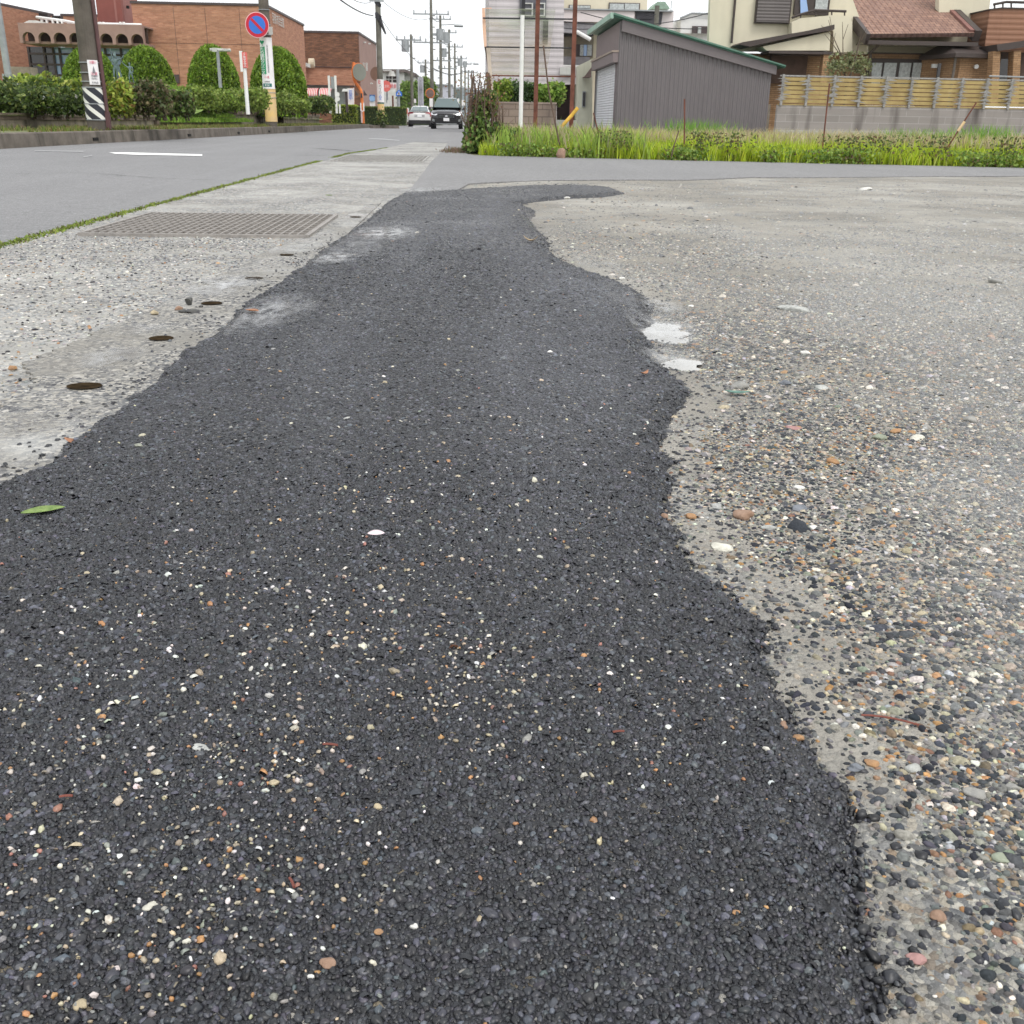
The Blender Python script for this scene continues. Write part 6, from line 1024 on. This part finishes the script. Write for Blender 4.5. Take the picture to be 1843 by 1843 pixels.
t=thing('garden_wall','tan concrete block wall below the bush beside the netting frame','wall',(at(945,230,32).x,32,.2)); MBw=MB(); MBw.pbox(889,186,1001,234,32,.15); MBw.build('block_course',brick_mat('tan_block',(.26,.205,.165),(.22,.17,.14),(.14,.11,.09),.40,.20,.012,.2,.5,stain=.5,nvar=1),t); mb=MB(); a=at(889,186,32);b=at(1001,186,32); mb.box(a.x-.02,b.x+.02,31.98,32.17,a.z-.02+.025,a.z+.05); mb.build('coping',mat('tan_coping',(.30,.24,.20),.9),t)
g_='bushes behind the tan block wall'
shrub('yellow-green part of the bush left of the white post',884,138,916,188,33,[(.20,.30,.04),(.32,.42,.06),(.13,.20,.03)],[3,3,2],1500,.10,2,cat='bush',name='bush',group=g_,seed=31)
shrub('dark green middle bush behind the white post',908,139,964,188,33.4,[(.035,.07,.02),(.06,.11,.03),(.10,.17,.04)],[3,3,1],2200,.10,2,cat='bush',name='bush',group=g_,seed=32)
shrub('light green bush reaching right past the brown post',965,141,1012,190,33.2,[(.12,.22,.03),(.20,.32,.05),(.30,.40,.08)],[3,3,2],1900,.11,3,cat='bush',name='bush',group=g_,seed=33)
t=thing('balcony_building','cream building with long pink-white balconies behind the shed roof','building',(at(1100,220,50).x,50,.2)); cr=mat('cream_render',(.66,.60,.46),.85,.05,1); pk=mat('pinkish_white_balcony',(.70,.64,.63),.8,.05,1)
mb=MB(); mb.pbox(1006,-40,1160,232,51.6,8); mb.build('wall',cr,t)
mb=MB(); mb.pbox(1007,19,1142,39.5,50,.15); mb.pbox(1142.2,19,1212,50,50.2,.15); mb.build('balcony_parapet',pk,t)
mb=MB(); mb.pbox(1005,16.5,1212,18.8,49.9,1.6); mb.build('parapet_cap',M['galv'],t)
mb=MB(); mb.px([(1011,41),(1070,41),(1066,62),(1012,58)],50.2,1.3); mb.build('lean_to_roof',mat('grey_metal_roof',(.42,.41,.43),.5),t)
mb=MB(); mb.pbox(1024,9,1063,15,51.5,.12); mb.pbox(1096,5,1152,17,51.5,.12); w_=mb.each('window',M['coping'],t)[1]; mb=MB(); mb.pbox(1097.5,6.5,1123,17,51.45,.05); mb.pbox(1124.5,6.5,1150,17,51.45,.05); mb.pbox(1025.5,10,1062,14.4,51.45,.05); mb.build('pane',M['curtain'],w_)
mb=MB(); mb.pbox(1013,62,1068,104,51.4,.15); mb.build('balcony_recess',mat('recess_tan',(.33,.29,.22),.8),t)
mb=MB(); mb.pbox(1013,59,1068,63.5,50.6,.8); mb.build('painted_eave_shadow',M['black'],t)  # black strip painting the shadow under the lean-to eave
mb=MB(); mb.pbox(1032,80,1066,101,51.3,.09); w_=mb.build('window',M['coping'],t)
for x0,x1,m_ in ((1044,1050,M['curtain']),(1050.5,1056,M['skyglass']),(1057,1065,M['curtain'])): mb=MB().pbox(x0,80.5,x1,100.5,51.24,.05); mb.build('pane',m_,w_)
mb=MB(); mb.pbox(1014,102,1062,117,50.8,.15); mb.build('balcony_screen',mat('smoked_panel',(.20,.19,.20),.4),t); mb=MB().pbox(1014,117.2,1062,120,50.75,.25); mb.build('balcony_slab',M['white'],t)
mb=MB().cyl(at(1037.5,57,49.5),at(1063,71.5,49.5),.09,.09,10); mb.build('clothes_pole',M['white'],t)
mb=MB(); mb.pbox(1145,21,1175,34,50.05,.12); mb.px([(1142,20),(1152,34),(1146,46),(1160,50),(1190,44),(1193,22)],50.1,.05); mb.build('dark_screen',mat('dark_screen',(.07,.07,.08),.7),t)
mb=MB(); mb.px([(1172,16),(1184,3),(1197,3),(1205,14),(1205,16)],56,2); mb.build('green_dormer',mat('copper_green_roof',(.30,.42,.34),.7),t)
t=thing('white_terrace','white stepped terrace house between the shed and the large house','building',(at(1250,220,55).x,55,.2)); mb=MB(); mb.pbox(1225,34,1282,60,55,5); mb.px([(1225,34),(1245,26),(1282,26),(1282,34)],55.02,4); mb.pbox(1240,60,1290,120,55.4,4); mb.pbox(1190,40,1226,62,56,2); mb.build('wall',mat('white_render',(.68,.68,.67),.8,.05),t)
mb=MB(); mb.tube([at(1224,33,54.9),at(1245,24,54.9),at(1283,25,54.9)],.05,6); mb.build('railing',M['galv'],t); mb=MB().pbox(1246,47,1274,60,55.3-.4,.12); w_=mb.build('window',M['coping'],t); mb=MB(); mb.pbox(1256,49,1262,60,54.84,.05); mb.build('pane',M['curtain'],w_)
for a,b,l in (((1045,22),(1320,48),'upper cable crossing behind the shed roof'),((1040,40),(1280,22),'cable rising right behind the shed roof'),((990,33),(1180,26),'cable passing before the pink balconies'),((1000,48),(1170,24),'lower cable before the pink balconies')): tag(sag(at(*a,47),at(*b,47),.3,.018).build('power_cable',M['metalwire']),l,'cable')
b=at(1180,60,47.5); tag(MB().cyl((b.x,47.5,.2),(b.x,47.5,at(1180,10,47.5).z),.12,.10,10).build('utility_pole',M['polegreen']),'short grey pole top rising above the shed roof','utility pole')
mb=MB(); a=at(1208,10,60); tag(MB().cyl((a.x,60,3),(a.x,60,at(1208,1,60).z),.03,.02,5).build('roof_aerial',M['galv']),'thin aerial right of the green dormer','aerial')
# small cream house next to the shed
t=thing('cream_shed','small cream rendered hut squeezed against the left side of the brown shed','building',(at(1053,230,43.2).x,43.2,.2)); mb=MB(); mb.px([(1041,118),(1066,106),(1066,234),(1039,232)],43.2,4); mb.build('wall',mat('cream_hut_wall',(.62,.62,.50),.85,.06,1,stain=.25),t); mb=MB().pbox(1048,164,1054,193,43.1,.1); w_=mb.build('window',M['galv'],t); mb=MB().pbox(1049.2,166,1053,191,43.05,.05); mb.build('pane',M['darkglass'],w_)
mb=MB(); mb.px([(1051,139),(1064.5,121),(1064.5,139)],42.2,.05); mb.px([(1051,139),(1064.5,139),(1064.5,136),(1055,136)],42.26,.9); mb.build('side_awning',mat('striped_awning_wood',(.24,.17,.15),.8),t)
# ------------------------------------------------------------------ brown corrugated shed
X0s=at(1112,130,36).x; X1s=at(1385,170,36).x; zb=.2; zF=at(1113,37,36).z; zR=at(1386,117,36).z; Yb=42.3
t=thing('corrugated_shed','brown corrugated shed with green roof edge and white roller shutter','shed',((X0s+X1s)/2,36,zb))
mb=MB(); mb.prism([(X0s,36,zb),(X1s,36,zb),(X1s,36,zR),(X0s,36,zF)],(0,.1,0)); mb.build('side_wall',rib_mat('brown_corrugated_steel',(.155,.14,.142),.145,'U',.03,.45,c2=(.13,.12,.122)),t)
mb=MB(); mb.box(X1s-.1,X1s,36.101,Yb,zb,zR-.05); mb.prism([(X0s,Yb,zb),(X1s,Yb,zb),(X1s,Yb,zR),(X0s,Yb,zF)],(0,.1,0)); mb.build('rear_wall',rib_mat('brown_steel_rear',(.15,.125,.125),.145),t)
def xf(x,y): # point on the front plane X=X0s
    d=ray(x,y); s=X0s/d[0]; return CC+d*s
zSt=xf(1100,117)[2]; y0=36.35; y1=Yb-.2; zl=zF-1.32
mb=MB(); mb.box(X0s,X0s+.1,36.101,Yb-.001,xf(1100,108)[2],zF-.02); mb.build('front_gable',mat('brown_sheet',(.21,.165,.165),.6,.05,2),t)
yS0=xf(1104,180)[1]; yS1=xf(1071,180)[1]
mb=MB(); mb.box(X0s+.01,X0s+.12,36.101,yS0,zb,xf(1100,108)[2]-.01); mb.box(X0s+.01,X0s+.12,yS1,Yb-.001,zb,xf(1100,108)[2]-.01); mb.each('door_jamb',mat('dark_brown_sheet',(.15,.125,.13),.6),t)
mb=MB(); mb.box(X0s-.18,X0s-.001,36.02,Yb-.03,zSt,zSt+.30); mb.build('shutter_box',mat('brown_sheet_b',(.19,.155,.155),.6,.05,2),t); mb=MB(); mb.box(X0s-.22,X0s,36.0,Yb,zSt+.303,zSt+.36); mb.build('drip_edge',mat('tan_flashing',(.36,.29,.24),.6),t)
mb=MB(); mb.box(X0s+.05,X0s+.09,yS0+.06,yS1-.12,zb+.02,zSt); sh=mb.build('roller_shutter',rib_mat('white_roller_slats',(.66,.67,.70),.085,'V',.02,.5,c2=(.6,.6,.64)),t); mb=MB(); mb.box(X0s+.02,X0s+.11,yS0+.003,yS0+.058,zb,zSt-.002); mb.box(X0s+.02,X0s+.11,yS1-.118,yS1-.003,zb,zSt-.002); mb.each('shutter_guide',M['galv'],t)
mb=MB(); d0=.25; rise=(zR-zF)/(X1s-X0s); 
mb.prism([(X0s+.05,35.86,zF-.32),(X1s+.12,35.86,zR-.32+.02),(X1s+.12,35.86,zR+.02),(X0s+.05,35.86,zF+.02)],(0,.135,0)); mb.build('barge_board',mat('brown_barge',(.165,.145,.147),.5,.05,2),t)
grn=mat('green_roof_edge',(.11,.22,.165),.5,.12,2); mb=MB(); mb.prism([(X0s-.25,35.80,zF+.10),(X1s+.38,35.80,zF+.10+rise*(X1s-X0s+.8)),(X1s+.38,35.80,zF+.17+rise*(X1s-X0s+.8)),(X0s-.25,35.80,zF+.20)],(0,Yb-35.6,0)); mb.build('roof',mat('dark_green_roof',(.05,.16,.11),.5),t)
mb=MB(); mb.box(X0s-.36,X0s-.255,35.78,Yb+.25,zF+.04,zF+.21); mb.build('gutter_trim',mat('pale_mint_trim',(.34,.50,.41),.5,.12,2),t); mb=MB(); mb.prism([(X0s-.25,35.74,zF+.15),(X1s+.38,35.74,zF+.14+rise*(X1s-X0s+.8)),(X1s+.38,35.74,zF+.18+rise*(X1s-X0s+.8)),(X0s-.25,35.74,zF+.21)],(0,.05,0)); mb.build('roof_trim',grn,t)
mb=MB().box(X0s-.3,X1s+.1,35.9,36.0,.1,.24); mb.build('footing',M['rough'],t)
# ------------------------------------------------------------------ block wall and gold slatted fence on the right
YW=30.0; XW0=at(1398,210,YW).x; XW1=17.5; sl=.04
def yw(X): return YW+(X-XW0)*sl
t=thing('block_wall','long grey concrete block wall with dark vertical stains at right','wall',((XW0+XW1)/2,YW,0))
z0w=at(1500,255,YW).z; z1w=at(1440,234,YW).z; z2w=at(1440,189,YW).z
mb=MB(); slab(mb,(XW0,YW),(XW1,yw(XW1)),z1w+.002,z2w,.15); mb.build('block_course',brick_mat('grey_block',(.29,.265,.245),(.25,.23,.21),(.35,.33,.31),.78,.19,.008,.15,.3,stain=.85,nvar=.8),t)
mb=MB(); slab(mb,(XW0-.02,YW-.05),(XW1,yw(XW1)-.05),-.1,z1w,.2); mb.build('footing',mat('pale_footing',(.42,.41,.36),.9,.12,2,stain=.3),t)
stn=mat('soot_stain',(.13,.115,.10),.95,.2,3)
t=thing('slatted_fence','gold brown slatted screen fence with frayed grey post tape atop the block wall','fence',((XW0+XW1)/2,YW,z2w))
zf0=at(1440,186,YW).z; zf1=at(1440,135.5,YW).z; gold=mat('gold_brown_boards',(.42,.32,.13),.65,.22,2.6,c2=(.30,.22,.085)); nb=6; hb=(zf1-zf0-.04)/nb; rr=random.Random(2)
for k in range(nb):
    mb=MB(); slab(mb,(XW0+.1,YW+.02),(XW1,yw(XW1)+.02),zf0+k*hb+.012,zf0+(k+1)*hb-.012,.02); mb.build('board',gold,t)
M['tape']=mat('silver_tape',(.34,.33,.31),.5,.2,20)
xs_=[1404,1449,1497,1545,1592,1638,1684,1730,1776,1821]; 
for x in xs_:
    X_=at(x,160,YW+.2).x; mb=MB().box(X_-.03,X_+.03,yw(X_)-.06,yw(X_)-.005,z2w-.02,zf1+.02); pst=mb.build('post',M['tape'],t)
    mb=MB()
    for k in range(12):
        z_=zf0+.04+(zf1-zf0-.1)*(k+rr.random()*.6)/12; s=rr.choice((-1,1)); L1=rr.uniform(.08,.28); L2=rr.uniform(.05,.2); mb.add([(X_+s*L1,yw(X_)-.07,z_+rr.uniform(-.03,.03)),(X_-s*L2,yw(X_)-.075,z_+rr.uniform(-.04,.04)),(X_,yw(X_)-.08,z_+rr.uniform(.03,.06))],[(0,1,2)])
        mb.v[-1]=(mb.v[-1][0],mb.v[-1][1],mb.v[-1][2]); 
    fr_=mb.build('frayed_tape',M['tape'],pst); s_=fr_.modifiers.new('s','SOLIDIFY'); s_.thickness=.004
mb=MB(); slab(mb,(XW0,YW),(XW1,yw(XW1)),zf1-.035,zf1+.005,.06); mb.build('top_rail',M['tape'],t); mb=MB(); slab(mb,(XW0,YW+.0),(XW1,yw(XW1)+.0),zf0-.06,zf0-.02,.05); mb.build('bottom_rail',gold,t)
tag(MB().pbox(1379,118,1402,186,37.6,.2).build('side_screen',mat('dark_louvre',(.035,.03,.035),.7)),'dark louvred screen between the shed and the gold fence','screen')
mb=MB().box(at(1384,200,31).x,XW0+.05,30.9,31.1,0,at(1384,188,31).z); tag(mb.build('gate_pillar',M['rough']),'grey weathered pillar between the shed corner and the block wall','pillar')
# ------------------------------------------------------------------ large house on the right
YH=37
hs_=thing('tiled_house','large cream two-storey house with red tiled gable roof and brick ground floor','house',(at(1600,220,YH).x,YH,.3))
crm=mat('cream_stucco',(.66,.61,.47),.9,.04,1.2,bump=.2,bscale=30,stain=.06); brn=mat('dark_brown_trim',(.065,.05,.045),.5,.1,3)
tanb=brick_mat('tan_split_brick',(.40,.25,.14),(.32,.19,.10),(.22,.14,.08),.24,.065,.008,.25,.6,nvar=2)
mb=MB(); mb.px([(1281,-60),(1513,-60),(1560,67),(1560,97),(1493,97),(1493,92),(1275,92)],YH,.3); mb.build('wall',crm,hs_)
mb=MB(); mb.pbox(1361,-10,1424,42,YH-.18,.17); sb=mb.build('shutter_box',brn,hs_); mb=MB(); mb.pbox(1363.5,-10,1421.5,40,YH-.24,.055); mb.build('shutter_slats',rib_mat('brown_shutter',(.13,.115,.11),.10,'V',.01,.6),sb)
mb=MB(); p_=at(1320,40,YH-.1); mb.cyl((p_.x,YH-.08,at(1320,78,YH).z),(p_.x,YH-.08,9),.04,.04,8); mb.build('downpipe',brn,hs_)
# low porch roof rising to the right
mb=MB(); mb.px([(1330,80),(1336,76),(1455,55),(1502,44),(1502,52),(1500,54),(1440,64),(1350,84)],YH-1.2,1.19); mb.build('porch_roof',brn,hs_); mb=MB(); mb.px([(1372,84),(1495,57),(1493,91),(1380,91)],YH-1.0,.9); mb.build('porch_fascia',crm,hs_); 
mb=MB(); mb.pbox(1384,92.3,1500,97,YH-1.05,1.04); mb.build('porch_lintel',brn,hs_)
mb=MB(); mb.pbox(1330,97.2,1500,240,YH+.0,.3); mb.build('ground_floor_wall',tanb,hs_); mb=MB(); mb.pbox(1386,97.3,1452,150,YH-.2,.15); mb.build('brown_door_panel',mat('brown_timber',(.11,.065,.045),.7,.2,3),hs_)
mb=MB(); mb.pbox(1480,93.5,1491,150,YH-1.0,.3); mb.each('brick_pillar',tanb,hs_)
# balcony
mb=MB(); mb.px([(1425,40),(1440,33),(1500,27),(1528,29),(1534,40),(1534,94),(1500,94),(1500,55),(1425,60)],YH-.45,.43); mb.build('balcony_parapet',crm,hs_)
mb=MB(); mb.pbox(1432,-40,1495,27,YH-.12,.1); w_=mb.build('window',brn,hs_); mb=MB(); mb.px([(1440,-40),(1446,-40),(1455,24),(1441,24)],YH-.17,.04); mb.build('pane',M['skyglass'],w_); mb=MB().pbox(1470,-40,1492,18,YH-.17,.04); mb.build('curtain',M['curtain'],w_)
mb=MB(); mb.tube([at(1425,32,YH-.4),at(1441,26,YH-.4),at(1468,18.5,YH-.4),at(1523,20.5,YH-.4)],.04,6); [mb.cyl(at(x,33,YH-.4),at(x,y,YH-.4),.025,.025,6) for x,y in ((1441,26),(1468,19),(1497,19.5),(1520,20.5))]; mb.build('balcony_rail',brn,hs_)
# tiled gable roof (slopes down toward the camera)
def tile_mat():
    m,nt,p=base('red_roof_tiles'); tc=node(nt,'TexCoord'); sp=node(nt,'SeparateXYZ',{0:tc.outputs['UV']})
    b=node(nt,'TexBrick',{'Vector':tc.outputs['UV'],'Color1':(.34,.20,.145,1),'Color2':(.21,.115,.085,1),'Mortar':(.10,.055,.045,1),'Scale':1.0,'Mortar Size':.016,'Mortar Smooth':.6,'Brick Width':.2,'Row Height':.20,'Bias':-.1})
    n=node(nt,'TexNoise',{'Vector':tc.outputs['UV'],'Scale':1.6,'Detail':5}); col=mix(nt,ramp(nt,n.outputs[0],[(.45,0),(.7,.5)]),b.outputs['Color'],(.20,.12,.10)); nt.links.new(col,p.inputs['Base Color']); p.inputs['Roughness'].default_value=.75
    s=node(nt,'Math',{0:sp.outputs[0],1:2*PI/.2},operation='MULTIPLY'); w1=node(nt,'Math',{0:s.outputs[0]},operation='SINE'); v=node(nt,'Math',{0:sp.outputs[1],1:1/.20},operation='MULTIPLY'); fr=node(nt,'Math',{0:v.outputs[0]},operation='FRACT'); h=node(nt,'Math',{0:w1.outputs[0],1:.5,2:fr.outputs[0]},operation='MULTIPLY_ADD')
    bp=node(nt,'Bump',{'Height':h.outputs[0],'Strength':1,'Distance':.05},invert=False); nt.links.new(bp.outputs[0],p.inputs['Normal']); return m
Ye=YH-1.3; Yr=YH+2.2
E0=at(1564,68,Ye);E1=at(1753,66,Ye);Rl=at(1505,-8,Yr);Rr=at(1678,-8,Yr)
mb=MB(); up=(Rl-E0); nrm=(E1-E0).cross(up).normalized(); Rl2=E0+(Rl-E0)*1.6; Rr2=E1+(Rr-E1)*1.6
uv=[(0,0),((E1-E0).length,0)]; 
def uvp(p): e=(E1-E0).normalized(); f=nrm.cross(e); d=p-E0; return (d.dot(e),d.dot(f))
mb.add([E0,E1,Rr2,Rl2],[(0,1,2,3)],0,[[uvp(q) for q in (E0,E1,Rr2,Rl2)]]); th_=-nrm*.12 if nrm.z>0 else nrm*.12
rf=mb.build('tiled_roof',tile_mat(),hs_); s_=rf.modifiers.new('s','SOLIDIFY'); s_.thickness=.12; s_.offset=-1
mb=MB(); mb.bar(E0-nrm*0+Vector((-.05,-.02,-.05)),Rl2+Vector((-.05,-.02,-.05)),.14,.34); mb.bar(E1+Vector((.1,-.02,.02)),Rr2+Vector((.1,-.02,.02)),.22,.34); mb.each('barge_board',brn,hs_)
mb=MB(); mb.bar(E1+Vector((-.08,0,.16)),Rr2+Vector((-.08,0,.16)),.16,.08); mb.build('verge_tiles',mat('dull_red_verge',(.25,.12,.10),.7),hs_)
mb=MB(); mb.box(E0.x-.05,E1.x+.12,Ye-.14,Ye-.0,E0.z-.20,E0.z-.08); mb.build('gutter',brn,hs_)
mb=MB(); mb.box(E0.x+.05,E1.x,Ye+.02,YH+.34,E0.z-.13,E0.z-.09); mb.build('soffit',mat('tan_soffit',(.42,.38,.29),.8),hs_)
mb=MB(); mb.px([(1563,60),(1690,60),(1690,-60),(1790,-60),(1772,86),(1752,97),(1563,97)],YH+.35,.3); mb.build('wall',crm,hs_)
mb=MB(); mb.pbox(1562,97.2,1668,190,YH+.1,.3); mb.build('ground_floor_wall',tanb,hs_); mb=MB(); mb.pbox(1530,94.5,1668,97,YH+.05,.3); mb.build('belt_trim',brn,hs_); mb=MB(); mb.pbox(1500,97.2,1562,190,YH+.5,.3); mb.build('ground_floor_wall',tanb,hs_)
mb=MB(); mb.pbox(1560,106,1668,150,YH+.0,.08); w_=mb.build('window',brn,hs_)
for x0,x1 in ((1568,1586),(1590,1612),(1618,1638),(1642,1657)): mb=MB().pbox(x0,113,x1,150,YH-.05,.04); mb.build('pane',M['curtain'],w_)
mb=MB(); mb.tube([at(1583,72,YH-1.2),at(1582,80,YH-1.1),at(1567,95,YH-.1),at(1566,150,YH-.05)],.045,8); mb.build('downpipe',M['pole'],hs_)
# bay with its own small hip roof
mb=MB(); a=at(1666,150,YH-.6);b=at(1722,150,YH-1.6);c=at(1775,150,YH-1.3); zt=at(1720,97,YH-1.5).z
slab(mb,(a.x,YH-.0),(b.x,YH-1.6),0,zt,.2); slab(mb,(b.x+.01,YH-1.6),(c.x,YH-1.35),0,zt,.2); mb.build('bay_wall',tanb,hs_)
mb=MB(); zr=zt+.45; ap=Vector((b.x-.05,YH-.3,zr)); R=[Vector((a.x-.15,YH-.1,zt+.0)),Vector((b.x-.35,YH-1.95,zt)),Vector((c.x+.2,YH-1.7,zt)),Vector((c.x+.2,YH+.2,zt))]; lo=[p-Vector((0,0,.12)) for p in R]
ap2=ap+Vector((.9,0,0)); mb.add(R+lo+[ap,ap2],[(0,1,8),(1,2,9,8),(2,3,9),(4,5,1,0),(5,6,2,1),(6,7,3,2),(7,6,5,4),(0,8,9,3)]); mb.build('bay_roof',brn,hs_)
mb=MB(); p_=at(1720,110,YH-1.75); mb.cyl((p_.x,YH-1.72,.3),(p_.x,YH-1.72,zt-.1),.045,.045,8); mb.build('downpipe',M['pole'],hs_)
mb=MB().pbox(1678,115,1688,122,YH-.95,.1); mb.build('outdoor_unit',M['offwhite'],hs_); mb=MB().pbox(1686.5,114,1692,150,YH-1.05,.05); mb.build('slit_window',M['darkglass'],hs_); mb=MB(); disc(mb,at(1756,120,YH-1.52),.07,.08,10); mb.build('wall_light',M['white'],hs_)
# brown clad wing with roof terrace at the far right
bw=rib_mat('brown_clad_boards',(.27,.135,.08),.16,'V',.01,.6,c2=(.23,.11,.065))
mb=MB(); mb.px([(1782,18),(1803,15),(1900,17),(1900,96),(1771,92)],YH-1.0,1.5); mb.build('terrace_block',bw,hs_); mb=MB(); mb.px([(1781,16),(1803,13),(1900,15),(1900,17),(1803,15.2),(1781,18.2)],YH-1.05,1.5); mb.build('terrace_cap',brn,hs_)
mb=MB(); mb.tube([at(1788,8,YH-.9),at(1811,3.5,YH-.9),at(1900,6,YH-.9)],.04,6); [mb.cyl(at(x,16,YH-.9),at(x,y,YH-.9),.03,.03,6) for x,y in ((1790,8),(1805,5),(1820,4))]; mb.build('terrace_rail',brn,hs_)
mb=MB(); mb.px([(1794,80),(1850,72),(1900,68),(1900,76),(1850,84),(1796,92)],YH-2.3,1.2); mb.build('porch_canopy',brn,hs_)
for x in (1785,1822): mb=MB(); mb.px([(x+3,92),(x+16,91),(x+11,190),(x-2,190)],YH-2.2,.35); mb.each('brick_pillar',tanb,hs_)
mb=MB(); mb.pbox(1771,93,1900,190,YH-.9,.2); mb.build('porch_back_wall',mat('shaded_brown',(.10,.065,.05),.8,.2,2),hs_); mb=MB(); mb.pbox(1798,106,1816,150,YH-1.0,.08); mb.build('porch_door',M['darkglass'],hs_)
mb=MB(); [mb.cyl(at(1780,y,YH-2.5),at(1850,y+2,YH-2.5),.025,.025,6) for y in (137,)]; mb.build('handrail',M['galv'],hs_)
# small olive tree in the garden
a=at(1524,150,34.5); tree('garden_tree','small airy olive-green tree before the house between fence and porch','tree',(a.x,34.5,.5),3.2,[((at(1503,118,34.5).x,34.5,at(1503,120,34.5).z),(.42,.4,.42),330),((at(1535,112,34.5).x,34.5,at(1535,112,34.5).z),(.55,.4,.36),420),((at(1555,120,34.5).x,34.6,at(1555,120,34.5).z),(.35,.35,.3),170)],.09,[(.16,.18,.08),(.22,.24,.11),(.28,.30,.16)],[3,3,2],seed=3,trunk=.05,depth=3,kw=dict(shell=.1))

m=bpy.data.materials.new('haze_air'); m.use_nodes=True; nt=m.node_tree; nt.nodes.clear(); v=node(nt,'VolumePrincipled'); v.inputs['Color'].default_value=(.95,.98,1,1); v.inputs['Density'].default_value=.00013; ou=node(nt,'OutputMaterial'); nt.links.new(v.outputs[0],ou.inputs['Volume'])
tag(MB().box(-2400,2400,-50,4400,-6,170).build('haze',m),kind='stuff')
